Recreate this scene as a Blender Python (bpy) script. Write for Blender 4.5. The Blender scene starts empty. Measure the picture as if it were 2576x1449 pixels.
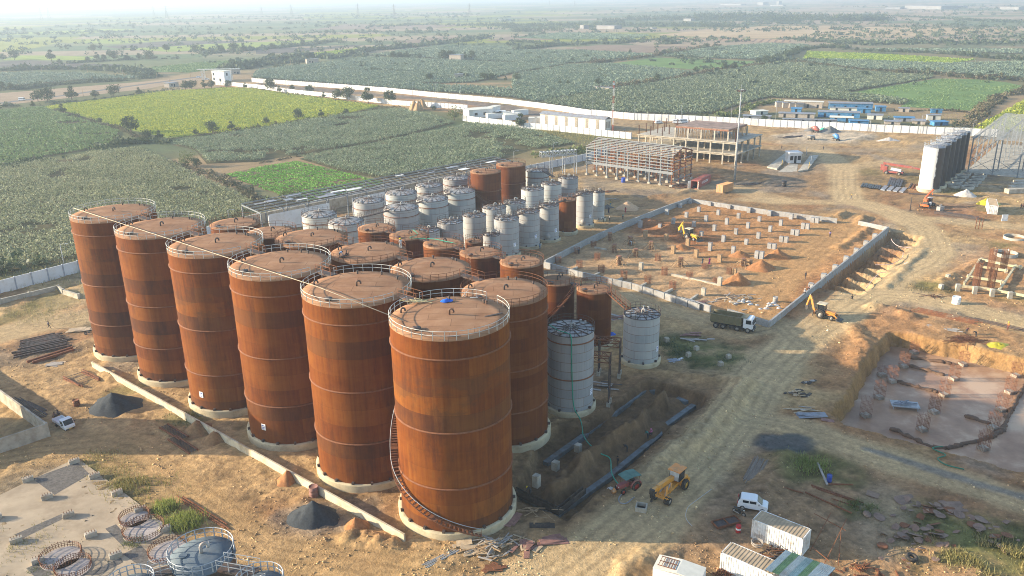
import bpy, bmesh, math, random
import numpy as np
from mathutils import Vector, Matrix
random.seed(7); RNG = np.random.default_rng(11)
SC = bpy.context.scene; COL = SC.collection; R = math.radians; PI = math.pi
# ------------------------------------------------------------------ camera
CZ = 61.1; PITCH = 0.3407; ROLL = -0.0170; FPX = 2077.35; PW, PH = 2576.0, 1449.0
_F = Vector((0, math.cos(PITCH), -math.sin(PITCH))); _R0 = Vector((1, 0, 0)); _U0 = _R0.cross(_F)
_R = _R0 * math.cos(ROLL) + _U0 * math.sin(ROLL); _U = _U0 * math.cos(ROLL) - _R0 * math.sin(ROLL)
cam = bpy.data.cameras.new('camera'); camo = bpy.data.objects.new('camera', cam); COL.objects.link(camo)
mw = Matrix.Identity(4)
for k in range(3):
    mw[k][0], mw[k][1], mw[k][2] = _R[k], _U[k], -_F[k]
mw[2][3] = CZ
camo.matrix_world = mw
cam.sensor_width = 36; cam.lens = FPX / PW * 36; cam.clip_start = 0.5; cam.clip_end = 40000
SC.camera = camo
# ------------------------------------------------------------------ world, sun, exposure
SUN_EL = R(16); SUN_AZ = math.atan2(0.052, -0.9986)       # sun stands to the left of the view
SUNV = Vector((math.cos(SUN_EL) * math.cos(SUN_AZ), math.cos(SUN_EL) * math.sin(SUN_AZ), math.sin(SUN_EL)))
W = bpy.data.worlds.new('World'); SC.world = W; W.use_nodes = True
_n = W.node_tree.nodes; _bg = _n['Background']; _sky = _n.new('ShaderNodeTexSky')
_sky.sky_type = 'NISHITA'; _sky.sun_disc = False; _sky.sun_elevation = SUN_EL
_sky.sun_rotation = PI / 2 - SUN_AZ; _sky.air_density = 1.0; _sky.dust_density = 0.7; _sky.ozone_density = 1.0
W.node_tree.links.new(_sky.outputs[0], _bg.inputs[0]); _bg.inputs[1].default_value = 0.15
_l = bpy.data.lights.new('sun', 'SUN'); _l.energy = 5.0; _l.angle = R(0.6); _l.color = (1.0, 0.85, 0.63)
sun = bpy.data.objects.new('sun', _l); COL.objects.link(sun)
sun.rotation_euler = SUNV.to_track_quat('Z', 'Y').to_euler()
SC.view_settings.view_transform = 'Standard'; SC.view_settings.look = 'None'; SC.view_settings.gamma = 1
SC.view_settings.exposure = 1.27
SC.cycles.use_denoising = True; SC.cycles.denoising_prefilter = 'NONE'; SC.cycles.filter_width = 1.0; SC.cycles.max_bounces = 5; SC.cycles.diffuse_bounces = 3; SC.cycles.glossy_bounces = 2
SC.cycles.transparent_max_bounces = 6; SC.cycles.volume_bounces = 0; SC.cycles.sample_clamp_indirect = 4
SC.cycles.caustics_reflective = False; SC.cycles.caustics_refractive = False

# ------------------------------------------------------------------ photo pixel -> point on the ground
def G(u, v, z=0.0):
    d = _F + _R * ((u - PW / 2) / FPX) - _U * ((v - PH / 2) / FPX)
    t = (z - CZ) / d.z
    return Vector((d.x * t, d.y * t, z))
def HGT(u, v, vt, z=0.0):
    """height of an upright thing whose foot is at (u, v) and whose top is seen at row vt"""
    d0 = G(u, v, z) - Vector((0, 0, CZ)); c = (PH / 2 - vt) / FPX
    return (c * d0.dot(_F) - d0.dot(_U)) / (_U.z - c * _F.z)
_T = {'a': (0, 0, .25), 'b': (644, 0, .25), 'c': (1288, 0, .25), 'd': (1932, 0, .25), 'e': (0, 362.25, .25), 'f': (644, 362.25, .25),
      'g': (1288, 362.25, .25), 'h': (1932, 362.25, .25), 'i': (0, 724.5, .25), 'k': (1288, 724.5, .25), 'l': (1932, 724.5, .4423),
      'm': (0, 1086.75, .4423), 'n': (859.1, 966, .3335), 'o': (1288, 1086.75, .4423), 'p': (1932, 1086.75, .4423),
      'q': (1194.9, 352.2, .19531), 'r': (1716.9, 483, .3335), 's': (1716.9, 966, .3335), 'w': (0, 966, .3335), 'x': (859.1, 483, .3335),
      'y': (1716.9, 0, .3335), 'z': (1257.8, 534.6, .19531), 'D': (0, 0, 1.0)}
def px(s):
    out = []; t = None; a = None
    for w in s.split():
        if w in _T: t = _T[w]
        elif a is None: a = float(w)
        else: out.append((t[0] + t[2] * a, t[1] + t[2] * float(w))); a = None
    return out
def gp(s, z=0.0): return [G(u, v, z) for u, v in px(s)]
def g1(s, z=0.0): return gp(s, z)[0]
ORD = ['first', 'second', 'third', 'fourth', 'fifth', 'sixth', 'seventh', 'eighth', 'ninth', 'tenth', 'eleventh', 'twelfth', 'thirteenth',
       'fourteenth', 'fifteenth', 'sixteenth', 'seventeenth', 'eighteenth', 'nineteenth', 'twentieth', 'twenty-first', 'twenty-second',
       'twenty-third', 'twenty-fourth', 'twenty-fifth', 'twenty-sixth', 'twenty-seventh', 'twenty-eighth', 'twenty-ninth', 'thirtieth',
       'thirty-first', 'thirty-second', 'thirty-third', 'thirty-fourth', 'thirty-fifth', 'thirty-sixth', 'thirty-seventh', 'thirty-eighth',
       'thirty-ninth', 'fortieth', 'forty-first', 'forty-second', 'forty-third', 'forty-fourth', 'forty-fifth']
def nth(i): return ORD[i] if i < len(ORD) else str(i + 1) + 'th'

# ------------------------------------------------------------------ objects
def tag(o, label=None, cat=None, group=None, kind=None):
    if label: o['label'] = label
    if cat: o['category'] = cat
    if group: o['group'] = group
    if kind: o['kind'] = kind
    return o
def thing(name, label, cat, loc=(0, 0, 0), rz=0.0, group=None):
    o = bpy.data.objects.new(name, None); COL.objects.link(o); o.location = loc; o.rotation_euler = (0, 0, rz)
    o.empty_display_size = 0.2
    return tag(o, label, cat, group)
_KIDS = {}
def link(name, me, parent=None, loc=None, rz=0.0):
    o = bpy.data.objects.new(name, me); COL.objects.link(o)
    if parent is not None:
        o.parent = parent; _KIDS.setdefault(parent.name, []).append(o)
    if loc is not None: o.location = loc
    if rz: o.rotation_euler = (0, 0, rz)
    return o
def dup(root, loc, rz=0.0, label=None, group=None, scale=None):
    r = root.copy(); COL.objects.link(r); r.location = loc; r.rotation_euler = (0, 0, rz)
    if label: r['label'] = label
    if group: r['group'] = group
    if scale is not None: r.scale = (scale,) * 3 if not hasattr(scale, '__len__') else scale
    for ch in _KIDS.get(root.name, []):
        c = ch.copy(); COL.objects.link(c); c.parent = r; _KIDS.setdefault(r.name, []).append(c)
        for gch in _KIDS.get(ch.name, []):
            e = gch.copy(); COL.objects.link(e); e.parent = c; _KIDS.setdefault(c.name, []).append(e)
    return r
def np_mesh(name, V, F, mats, smooth=False, cols=None):
    """V (n,3), F (m,k) one face size"""
    me = bpy.data.meshes.new(name); V = np.asarray(V, np.float32); F = np.asarray(F, np.int32)
    m, k = F.shape
    me.vertices.add(len(V)); me.vertices.foreach_set('co', V.ravel())
    me.loops.add(m * k); me.loops.foreach_set('vertex_index', F.ravel())
    me.polygons.add(m); me.polygons.foreach_set('loop_start', np.arange(m, dtype=np.int32) * k)
    if smooth: me.polygons.foreach_set('use_smooth', np.ones(m, bool))
    for mt in (mats if isinstance(mats, (list, tuple)) else [mats]): me.materials.append(mt)
    if cols is not None:
        at = me.color_attributes.new('tint', 'FLOAT_COLOR', 'POINT')
        c4 = np.ones((len(V), 4), np.float32); c4[:, :3] = cols; at.data.foreach_set('color', c4.ravel())
    me.update(calc_edges=True); me.validate()
    return me

class MB:
    """collects shapes, builds them as ONE mesh"""
    def __init__(s): s.v = []; s.f = []; s.m = []; s.sm = []; s.mi = 0; s.smooth = False; s.X = None
    def add(s, vs, fs):
        b = len(s.v)
        if s.X is not None: vs = [s.X @ Vector(p) for p in vs]
        s.v.extend([tuple(p) for p in vs]); s.f.extend([tuple(b + i for i in f) for f in fs])
        s.m.extend([s.mi] * len(fs)); s.sm.extend([s.smooth] * len(fs)); return s
    def box(s, c, d, rz=0.0, rx=0.0, ry=0.0):
        x, y, z = d[0] / 2, d[1] / 2, d[2] / 2
        M = Matrix.Translation(c)
        if rz: M = M @ Matrix.Rotation(rz, 4, 'Z')
        if ry: M = M @ Matrix.Rotation(ry, 4, 'Y')
        if rx: M = M @ Matrix.Rotation(rx, 4, 'X')
        P = [M @ Vector(p) for p in ((-x, -y, -z), (x, -y, -z), (x, y, -z), (-x, y, -z), (-x, -y, z), (x, -y, z), (x, y, z), (-x, y, z))]
        return s.add(P, [(0, 3, 2, 1), (4, 5, 6, 7), (0, 1, 5, 4), (1, 2, 6, 5), (2, 3, 7, 6), (3, 0, 4, 7)])
    def bar(s, p, q, w, h=None):
        """square bar from p to q"""
        h = h or w; p = Vector(p); q = Vector(q); d = q - p
        if d.length < 1e-6: return s
        a = Vector((0, 0, 1)) if abs(d.normalized().z) < .95 else Vector((0, 1, 0))
        x = d.cross(a).normalized() * (w / 2); y = x.cross(d).normalized() * (h / 2)
        P = [p - x - y, p + x - y, p + x + y, p - x + y, q - x - y, q + x - y, q + x + y, q - x + y]
        return s.add(P, [(0, 3, 2, 1), (4, 5, 6, 7), (0, 1, 5, 4), (1, 2, 6, 5), (2, 3, 7, 6), (3, 0, 4, 7)])
    def tube(s, pts, r, n=6, closed=False):
        pts = [Vector(p) for p in pts]; N = len(pts); rs = r if hasattr(r, '__len__') else [r] * N
        vs = []; ref = None
        for i, p in enumerate(pts):
            if closed: d = pts[(i + 1) % N] - pts[i - 1]
            else: d = pts[min(i + 1, N - 1)] - pts[max(i - 1, 0)]
            d.normalize()
            if ref is None: ref = Vector((0, 0, 1)) if abs(d.z) < .9 else Vector((1, 0, 0))
            x = d.cross(ref)
            if x.length < 1e-4: ref = Vector((0.3, 1, 0)); x = d.cross(ref)
            x.normalize(); y = d.cross(x); ref = -y if abs((-y).dot(d)) < .5 else ref
            for k in range(n):
                a = 2 * PI * k / n; vs.append(p + x * (math.cos(a) * rs[i]) + y * (math.sin(a) * rs[i]))
        fs = []
        for i in range(N if closed else N - 1):
            j = (i + 1) % N
            for k in range(n): fs.append((i * n + k, i * n + (k + 1) % n, j * n + (k + 1) % n, j * n + k))
        if not closed: fs.append(tuple(range(n - 1, -1, -1))); fs.append(tuple((N - 1) * n + k for k in range(n)))
        sm = s.smooth; s.smooth = n > 4; s.add(vs, fs); s.smooth = sm; return s
    def cyl(s, p, q, r, r2=None, n=12): return s.tube([p, q], [r, r if r2 is None else r2], n)
    def lathe(s, prof, n=32, c=(0, 0, 0), smooth=True, cap=False):
        vs = []; fs = []; K = len(prof)
        for k in range(n):
            a = 2 * PI * k / n
            for r, z in prof: vs.append((c[0] + r * math.cos(a), c[1] + r * math.sin(a), c[2] + z))
        for k in range(n):
            j = (k + 1) % n
            for i in range(K - 1): fs.append((k * K + i, j * K + i, j * K + i + 1, k * K + i + 1))
        sm = s.smooth; s.smooth = smooth; s.add(vs, fs); s.smooth = sm
        if cap: s.add([(c[0] + prof[-1][0] * math.cos(2 * PI * k / n), c[1] + prof[-1][0] * math.sin(2 * PI * k / n), c[2] + prof[-1][1]) for k in range(n)], [tuple(range(n))])
        return s
    def prism(s, poly, z0, z1):
        n = len(poly); vs = [(x, y, z0) for x, y in poly] + [(x, y, z1) for x, y in poly]
        return s.add(vs, [tuple(range(n - 1, -1, -1)), tuple(range(n, 2 * n))] + [(i, (i + 1) % n, n + (i + 1) % n, n + i) for i in range(n)])
    def extr(s, prof, w, axis='y', off=0.0):
        """profile in x-z extruded along y by w (centred)"""
        n = len(prof); a, b = off - w / 2, off + w / 2
        vs = [(x, a, z) for x, z in prof] + [(x, b, z) for x, z in prof]
        return s.add(vs, [tuple(range(n)), tuple(range(2 * n - 1, n - 1, -1))] + [((i + 1) % n, i, n + i, n + (i + 1) % n) for i in range(n)])
    def mesh(s, name, mats):
        me = bpy.data.meshes.new(name); me.from_pydata([tuple(v) for v in s.v], [], s.f)
        for mt in (mats if isinstance(mats, (list, tuple)) else [mats]): me.materials.append(mt)
        me.polygons.foreach_set('material_index', s.m); me.polygons.foreach_set('use_smooth', s.sm); me.update()
        return me
    def build(s, name, mats, parent=None, loc=None, rz=0.0):
        return link(name, s.mesh(name, mats), parent, loc, rz)
    def bevelled(s, name, mats, parent=None, w=.02, loc=None, rz=0.0):
        me = s.mesh(name, mats); bm = bmesh.new(); bm.from_mesh(me)
        bmesh.ops.remove_doubles(bm, verts=bm.verts, dist=1e-4)
        ed = [e for e in bm.edges if len(e.link_faces) == 2 and e.calc_face_angle(0) > .5]
        bmesh.ops.bevel(bm, geom=ed, offset=w, segments=2, affect='EDGES', profile=.5, clamp_overlap=True)
        bm.to_mesh(me); bm.free()
        return link(name, me, parent, loc, rz)

# ------------------------------------------------------------------ materials
def newmat(name):
    m = bpy.data.materials.new(name); m.use_nodes = True; nt = m.node_tree
    return m, nt, nt.nodes['Principled BSDF']
def nd(nt, typ, ins=None, **kw):
    n = nt.nodes.new('ShaderNode' + typ)
    for k, v in kw.items(): setattr(n, k, v)
    for k, v in (ins or {}).items():
        sk = n.inputs[k]
        if isinstance(v, bpy.types.NodeSocket): nt.links.new(v, sk)
        else: sk.default_value = v
    return n
def mathn(nt, op, a, b=0.0, c=None):
    d = {0: a, 1: b}
    if c is not None: d[2] = c
    return nd(nt, 'Math', d, operation=op).outputs[0]
def mixc(nt, f, a, b, blend='MIX'):
    n = nt.nodes.new('ShaderNodeMix'); n.data_type = 'RGBA'; n.blend_type = blend
    for k, v in ((0, f), (6, a), (7, b)):
        if isinstance(v, bpy.types.NodeSocket): nt.links.new(v, n.inputs[k])
        else: n.inputs[k].default_value = (tuple(v) + (1,) if hasattr(v, '__len__') and len(v) == 3 else v)
    return n.outputs[2]
def ramp(nt, f, pts):
    n = nt.nodes.new('ShaderNodeValToRGB'); nt.links.new(f, n.inputs[0]); e = n.color_ramp.elements
    while len(e) < len(pts): e.new(.5)
    for el, (p, c) in zip(e, pts): el.position = p; el.color = (tuple(c) + (1,)) if hasattr(c, '__len__') else (c, c, c, 1)
    return n.outputs[0]
def objco(nt, world=False):
    if world: return nd(nt, 'NewGeometry').outputs['Position']
    tc = nd(nt, 'TexCoord').outputs['Object']; oi = nd(nt, 'ObjectInfo').outputs['Random']
    s = mathn(nt, 'MULTIPLY', oi, 37.0)
    return nd(nt, 'VectorMath', {0: tc, 1: nd(nt, 'CombineXYZ', {0: s, 1: s, 2: 0.0}).outputs[0]}, operation='ADD').outputs[0]
def noise(nt, co, scale, detail=3.0, rough=.6, sc=None):
    if sc is not None: co = nd(nt, 'VectorMath', {0: co, 1: sc}, operation='MULTIPLY').outputs[0]
    return nd(nt, 'TexNoise', {'Vector': co, 'Scale': scale, 'Detail': detail, 'Roughness': rough}).outputs[0]
def M(name, col, rough=.8, metal=0.0, var=.25, scale=1.2, bump=0.0, dirt=None, dscale=.5, spec=.3, world=False):
    m, nt, b = newmat(name); co = objco(nt, world)
    n = noise(nt, co, scale, 4)
    lo = tuple(max(0, c * (1 - var)) for c in col); hi = tuple(min(1, c * (1 + var)) for c in col)
    c = ramp(nt, n, [(.3, lo), (.7, hi)])
    if dirt:
        n2 = noise(nt, co, dscale, 5, .7)
        c = mixc(nt, ramp(nt, n2, [(.48, 0.0), (.68, .75)]), c, dirt)
    nt.links.new(c, b.inputs['Base Color']); b.inputs['Roughness'].default_value = rough; b.inputs['Metallic'].default_value = metal
    b.inputs['Specular IOR Level'].default_value = spec
    if bump:
        bp = nd(nt, 'Bump', {'Height': noise(nt, co, scale * 6, 3), 'Strength': bump, 'Distance': .05}).outputs[0]
        nt.links.new(bp, b.inputs['Normal'])
    return m
def leafmat(name, stops, rough=.75, trans=.25):
    """foliage: each leaf gets its own tone"""
    m, nt, b = newmat(name)
    rpi = nd(nt, 'NewGeometry').outputs['Random Per Island']
    n = noise(nt, objco(nt, True), .06, 3)
    f = mathn(nt, 'ADD', mathn(nt, 'MULTIPLY', rpi, .55), mathn(nt, 'MULTIPLY', n, .6))
    c = ramp(nt, f, stops)
    nt.links.new(c, b.inputs['Base Color']); b.inputs['Roughness'].default_value = rough; b.inputs['Specular IOR Level'].default_value = .25
    if trans:
        tr = nd(nt, 'BsdfTranslucent', {'Color': c}).outputs[0]
        mx = nd(nt, 'MixShader', {0: trans, 1: b.outputs[0], 2: tr}).outputs[0]
        nt.links.new(mx, nt.nodes['Material Output'].inputs[0])
    return m
# ------------------------------------------------------------------ value noise on arrays
def _h(ix, iy, seed):
    n = (ix.astype(np.int64) * 374761393 + iy.astype(np.int64) * 668265263 + seed * 974711) & 0xffffffff
    n = ((n ^ (n >> 13)) * 1274126177) & 0xffffffff
    return ((n ^ (n >> 16)) & 0xffff) / 65535.0
def vn(x, y, seed=0):
    ix = np.floor(x); iy = np.floor(y); fx = x - ix; fy = y - iy
    fx = fx * fx * (3 - 2 * fx); fy = fy * fy * (3 - 2 * fy)
    a = _h(ix, iy, seed); b = _h(ix + 1, iy, seed); c = _h(ix, iy + 1, seed); d = _h(ix + 1, iy + 1, seed)
    return (a + (b - a) * fx) * (1 - fy) + (c + (d - c) * fx) * fy
def fbm(x, y, sc, oct=4, seed=0):
    s = 0; a = .5; t = 0
    for k in range(oct):
        s = s + a * vn(x / sc, y / sc, seed + k); t += a; a *= .5; sc = sc / 2.03
    return s / t
def polysd(x, y, P):
    """signed distance to a polygon, negative inside"""
    n = len(P); d = np.full(x.shape, 1e18); ins = np.zeros(x.shape, bool)
    for i in range(n):
        ax, ay = P[i][0], P[i][1]; bx, by = P[(i + 1) % n][0], P[(i + 1) % n][1]
        ex, ey = bx - ax, by - ay; wx, wy = x - ax, y - ay
        t = np.clip((wx * ex + wy * ey) / (ex * ex + ey * ey + 1e-9), 0, 1)
        d = np.minimum(d, (wx - ex * t) ** 2 + (wy - ey * t) ** 2)
        c = ((ay <= y) & (by > y)) | ((by <= y) & (ay > y))
        with np.errstate(divide='ignore', invalid='ignore'):
            ins ^= c & (x < ax + (y - ay) / (by - ay + 1e-12) * (bx - ax))
    d = np.sqrt(d); return np.where(ins, -d, d)
def lined(x, y, P):
    """distance to a polyline, signed side offset, and length along it"""
    d = np.full(x.shape, 1e18); sd = np.zeros(x.shape); al = np.zeros(x.shape); L = 0
    for i in range(len(P) - 1):
        ax, ay = P[i][0], P[i][1]; ex, ey = P[i + 1][0] - ax, P[i + 1][1] - ay; l = math.hypot(ex, ey) + 1e-9
        wx, wy = x - ax, y - ay; t = np.clip((wx * ex + wy * ey) / (l * l), 0, 1)
        q = (wx - ex * t) ** 2 + (wy - ey * t) ** 2; m = q < d
        d = np.where(m, q, d); sd = np.where(m, (wx * ey - wy * ex) / l, sd); al = np.where(m, L + t * l, al); L += l
    return np.sqrt(d), sd, al
def sst(e0, e1, x):
    t = np.clip((x - e0) / (e1 - e0), 0, 1); return t * t * (3 - 2 * t)

PIT_Z = -2.8
PIT = gp('l 700 250 600 365 535 450 490 545 440 625 368 705 440 765 560 800 p 650 5 850 62 1150 140 1520 240 1900 340 l 2000 520 1456 405 1150 335 850 272')
SITE = gp('D -700 880 203 665 655 545 985 470 1480 392 1590 352 1190 290 560 222 540 205 750 212 1300 266 1745 297 2240 330 2600 352 3100 380 3100 1900 -900 1900')
FOUND = gp('g 330 1230 1790 575 2576 705 h 690 790 1190 880 480 1440 l -60 230 k 1960 250 1050 5')
WALLB = gp('h 1205 880 500 1445')          # block wall beside the cut bays
TRENCH = gp('k 320 1410 770 1385 1300 955 1490 945 1960 1085 1910 1200 1530 1449 o 770 100 315 500 0 370')
INNER = gp('o 90 330 330 130 k 1480 1030 1640 1080 1640 1170 1480 1250 1380 1449 o 560 130 400 300 250 400')

def ground_fields(x, y):
    """height and colour of the ground at arrays x, y"""
    H = np.zeros(x.shape); near = y < 420
    n1 = fbm(x, y, 40, 5, 1); n2 = fbm(x, y, 9, 4, 5); n3 = fbm(x, y, 2.6, 3, 9); n4 = fbm(x, y, .9, 2, 13)
    n5 = fbm(x, y, 220, 5, 21); n6 = fbm(x, y, 700, 3, 27)
    def mix(A, B, m): return A + (np.asarray(B) - A) * m[..., None]
    tan = np.array((.41, .275, .135)); dust = np.array((.50, .365, .20)); red = np.array((.27, .115, .05)); brown = np.array((.23, .14, .072))
    dark = np.array((.13, .085, .05)); grey = np.array((.22, .20, .17)); grass = np.array((.10, .12, .035)); dry = np.array((.33, .24, .10))
    pale = np.array((.50, .43, .33))
    # open country: scrub, dry grass, bare patches
    C = mix(np.broadcast_to(np.array((.115, .125, .055)), x.shape + (3,)), (.30, .215, .12), sst(.42, .62, n5))
    C = mix(C, (.33, .24, .16), sst(-50, 700, x - .12 * y) * sst(500, 900, y) * .75)
    C = mix(C, (.13, .18, .085), sst(150, -300, x - .1 * y) * sst(700, 1000, y) * .7)
    C = mix(C, (.09, .12, .06), sst(.50, .60, fbm(x, y, 60, 4, 33)) * .7)
    # strip fields far out
    st = vn(x / 170 + n6, y / 95 + n6 * .8, 41); st2 = _h(np.floor(x / 260 + n6 * .5 + y / 900), np.floor(y / 120 + n6 * .6), 45)
    far = sst(900, 1100, y)
    C = mix(C, (.26, .27, .035), far * (st2 > .84) * sst(500, 100, x) * .8)
    C = mix(C, (.10, .15, .07), far * ((st2 > .45) & (st2 < .72)) * .7)
    C = mix(C, (.36, .27, .19), far * (st2 < .25) * .8)
    C = C * (.8 + .4 * n2)[..., None]
    # the building site
    sd = polysd(x, y, SITE); site = sst(1.5, -1.5, sd + (n2 - .5) * 2)
    S = mix(np.broadcast_to(tan, x.shape + (3,)), brown, sst(.42, .66, n1) * .75)
    S = mix(S, red, sst(.52, .7, fbm(x, y, 22, 4, 51)) * .55)
    S = mix(S, grey, sst(.56, .7, fbm(x, y, 14, 4, 57)) * .5)
    S = mix(S, dark, sst(.60, .75, n2) * .35)
    rough = np.ones(x.shape)
    def area(P, col, m=1.0, soft=2.0, wob=3.0):
        nonlocal S
        d = polysd(x, y, P) + (n2 - .5) * wob * 2 + (n3 - .5) * wob * .7
        w = sst(soft, -soft, d) * m; S = mix(S, col, w); return w
    area(FOUND, (.40, .205, .085), .85, 2, 3)
    area(gp('g 350 1240 950 880 1500 960 2050 1180 2576 1380 k 2000 200 1050 0'), (.42, .29, .165), .7, 4, 5)
    area(gp('g 1330 760 1950 820 2050 960 1900 1080 1500 960 1200 880'), red, .85, 3, 4)
    area(gp('h 700 720 1250 760 1100 850 800 820'), red, .5, 3, 3)
    area(gp('h 300 1449 700 1200 1180 1010 1600 1060 1400 1250 1000 1449 l 560 30 480 120 330 90 250 60'), red, .6, 2, 3)
    area(gp('h 1750 1449 2200 900 2576 830 2800 900 l 1600 150 1100 90 860 60'), (.40, .215, .10), .7, 4, 4)
    area(gp('l 480 120 860 130 1456 250 1600 420 850 280 700 250 480 480 300 400'), (.37, .20, .09), .7, 3, 4)
    area(gp('k 380 1449 830 900 1400 880 2000 900 2350 1000 2300 1150 o 1000 330 600 400 300 560 100 500'), brown, .85, 3, 4)
    area(gp('k 1500 430 2450 560 2500 800 2300 1000 1500 780'), (.235, .175, .10), .7, 3, 4)
    area(gp('o 640 640 1200 250 1456 60 p 700 230 1456 480 1600 900 0 900'), (.30, .19, .105), .8, 5, 6)
    area(gp('p 500 640 1456 660 1600 900 400 900'), (.38, .225, .11), .6, 2, 4)
    area(gp('h 1480 600 2200 620 2300 740 1650 720'), red, .55, 3, 3)
    area(gp('d 380 1300 900 1280 1050 1380 900 1430 450 1440 100 1449 60 1360'), pale, .7, 3, 5)
    area(gp('g 680 300 1600 430 1650 520 1000 470 680 400'), (.25, .2, .135), .6, 3, 4)
    area(gp('h 0 40 400 30 500 120 900 240 380 300 0 400'), (.28, .21, .14), .6, 3, 4)
    area(gp('h 0 320 330 340 420 430 200 470 0 440'), (.21, .16, .115), .7, 2, 3)
    area(gp('c 0 1060 800 1180 1640 1240 2400 1270 2300 1330 1100 1300 0 1120'), (.33, .235, .13), .8, 3, 3)
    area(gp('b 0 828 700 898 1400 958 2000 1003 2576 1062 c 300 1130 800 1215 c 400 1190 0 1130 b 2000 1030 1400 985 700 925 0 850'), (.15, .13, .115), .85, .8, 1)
    area(gp('i -300 830 300 700 900 720 700 1050 0 1040 -300 1050'), (.42, .285, .145), .6, 4, 4)
    area(gp('m -200 300 430 150 620 260 800 400 1000 500 1100 640 700 900 -200 900'), (.20, .16, .105), .85, 3, 3)
    area(gp('i 180 520 720 500 930 600 420 800 60 780'), (.13, .10, .075), .75, 3, 4)
    area(gp('h 1150 200 1560 200 1600 420 1900 480 900 420 900 300'), (.27, .195, .10), .6, 3, 3)
    area(gp('d 60 980 1400 1050 2200 1130 1900 1290 1000 1230 60 1200'), (.33, .21, .12), .8, 4, 5)
    # worn grass
    for s_, r_, m_ in (('m 600 180', 5, .8), ('m 700 240', 5, .8), ('m 740 320', 4, .7), ('m 860 390', 5, .6), ('k 1550 560', 5, .5), ('k 1750 650', 5, .7), ('k 2130 700', 6, .8),
                       ('k 1850 580', 5, .5), ('p 250 190', 6, .7), ('p 520 430', 2.5, .7), ('p 1300 690', 9, .75), ('p 1100 540', 7, .4), ('m 1000 500', 4, .8), ('m 60 650', 5, .7),
                       ('h 1950 480', 5, .5), ('h 2230 650', 4, .6), ('r 2400 400', 6, .5), ('r 1850 700', 4, .5), ('i 600 110', 8, .5), ('i 300 260', 8, .5), ('i 900 330', 6, .4), ('l 950 0', 5, .4),
                       ('l 1450 60', 5, .4), ('h 1000 280', 8, .35), ('h 1500 350', 7, .35), ('p 830 480', 6, .35), ('m 250 760', 4, .5), ('m 120 700', 4, .5), ('i 1300 1040', 4, .5), ('i 1850 1290', 3, .6)):
        q = g1(s_); d = np.hypot(x - q.x, (y - q.y) * 1.1) / r_
        S = mix(S, grass * (.8 + .5 * n3)[..., None], sst(1.2, .3, d + (n3 - .5) * 1.3 + (n2 - .5) * .8) * m_)
    # haul roads with wheel tracks
    for s_, w_, m_, col in (('h 420 20 620 130 760 260 770 420 800 560 1100 640 1400 750 1600 880 1660 1050 1520 1190 1250 1300 D 2180 735 2100 790 2020 850 1950 905 1900 960 1850 1050 1760 1150 1640 1280 1500 1390 1320 1500', 5.2, .95, dust),
                         ('D 1890 1060 1980 1075 2100 1110 2250 1160 2420 1215 2620 1280', 3.6, .8, dust), ('l 470 130 620 30 820 40 1100 110 1500 225', 4.2, .9, dust),
                         ('l 180 300 60 210 k 2300 450 1900 280 1560 200 1200 90', 4.2, .8, dust * .93), ('m -300 190 200 110 560 70 700 110 860 230 1100 420 1456 700 n 500 1449', 4.5, .85, (.43, .285, .135)),
                         ('i -300 560 300 390 900 270', 5, .8, dust * .93), ('g 330 1120 700 950 1100 770 1500 610 1790 500 2200 450 h -100 420', 3.2, .7, (.36, .235, .12)),
                         ('h -200 560 300 580 720 590 900 590', 3.4, .7, dust), ('h 1660 760 2000 790 2576 840', 3.4, .7, dust), ('d -200 1380 500 1440 h 300 10 700 60 1500 60 1560 20', 5, .6, (.33, .25, .16)),
                         ('h 760 250 1100 190 1500 170', 3.5, .6, dust), ('g 1100 420 1700 450 2200 440 h 100 560', 5, .6, dust), ('h 830 700 560 1000 100 1300 l -100 120', 6, .7, (.45, .27, .12)),
                         ('p 690 380 660 520 650 640', 3, .5, (.33, .25, .165)), ('e 850 1500 i 300 400 -200 520', 5, .5, dust * .9)):
        d, sdv, al = lined(x, y, gp(s_)); dd = d + (n2 - .5) * 3 + (n3 - .5) * 1.2
        m = sst(w_ + 1.2, w_ - 1.6, dd) * m_; S = mix(S, col, m); rough = rough * (1 - m * .8)
        tr = .5 + .5 * np.sin(sdv * 3.4 + (fbm(al, sdv, 14, 2, 61) - .5) * 5)
        S = S * (1 - (.26 * m * sst(.55, .95, tr) * (.3 + n2)))[..., None]
    # grey gravel spill
    q = g1('p 90 60'); d = np.hypot((x - q.x) / 4.2, (y - q.y) / 3.0); S = mix(S, (.075, .085, .09), sst(1.15, .75, d + (n3 - .5) * .9) * .9)
    d, _, _ = lined(x, y, gp('p 560 100 800 170 1000 235 1250 310 1500 385')); S = mix(S, (.16, .165, .165), sst(1.3, .3, d + (n3 - .5) * 1.2) * .7)
    # darker ground in the trench, churned tracks
    d = polysd(x, y, TRENCH); S = mix(S, (.12, .075, .042), sst(2.0, -.5, d + (n3 - .5) * 2) * .6)
    n7 = fbm(x, y, .45, 2, 17); S = S * (1 + (.22 + .78 * rough) * (.62 * n3 + .62 * n4 + .44 * n7 - .84))[..., None]
    C = mix(C, (0, 0, 0), site) + S * site[..., None]
    # --- heights
    sm = site * near
    H += sm * rough * ((n2 - .5) * .5 + (n3 - .5) * .34 + (n4 - .5) * .22)
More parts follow.
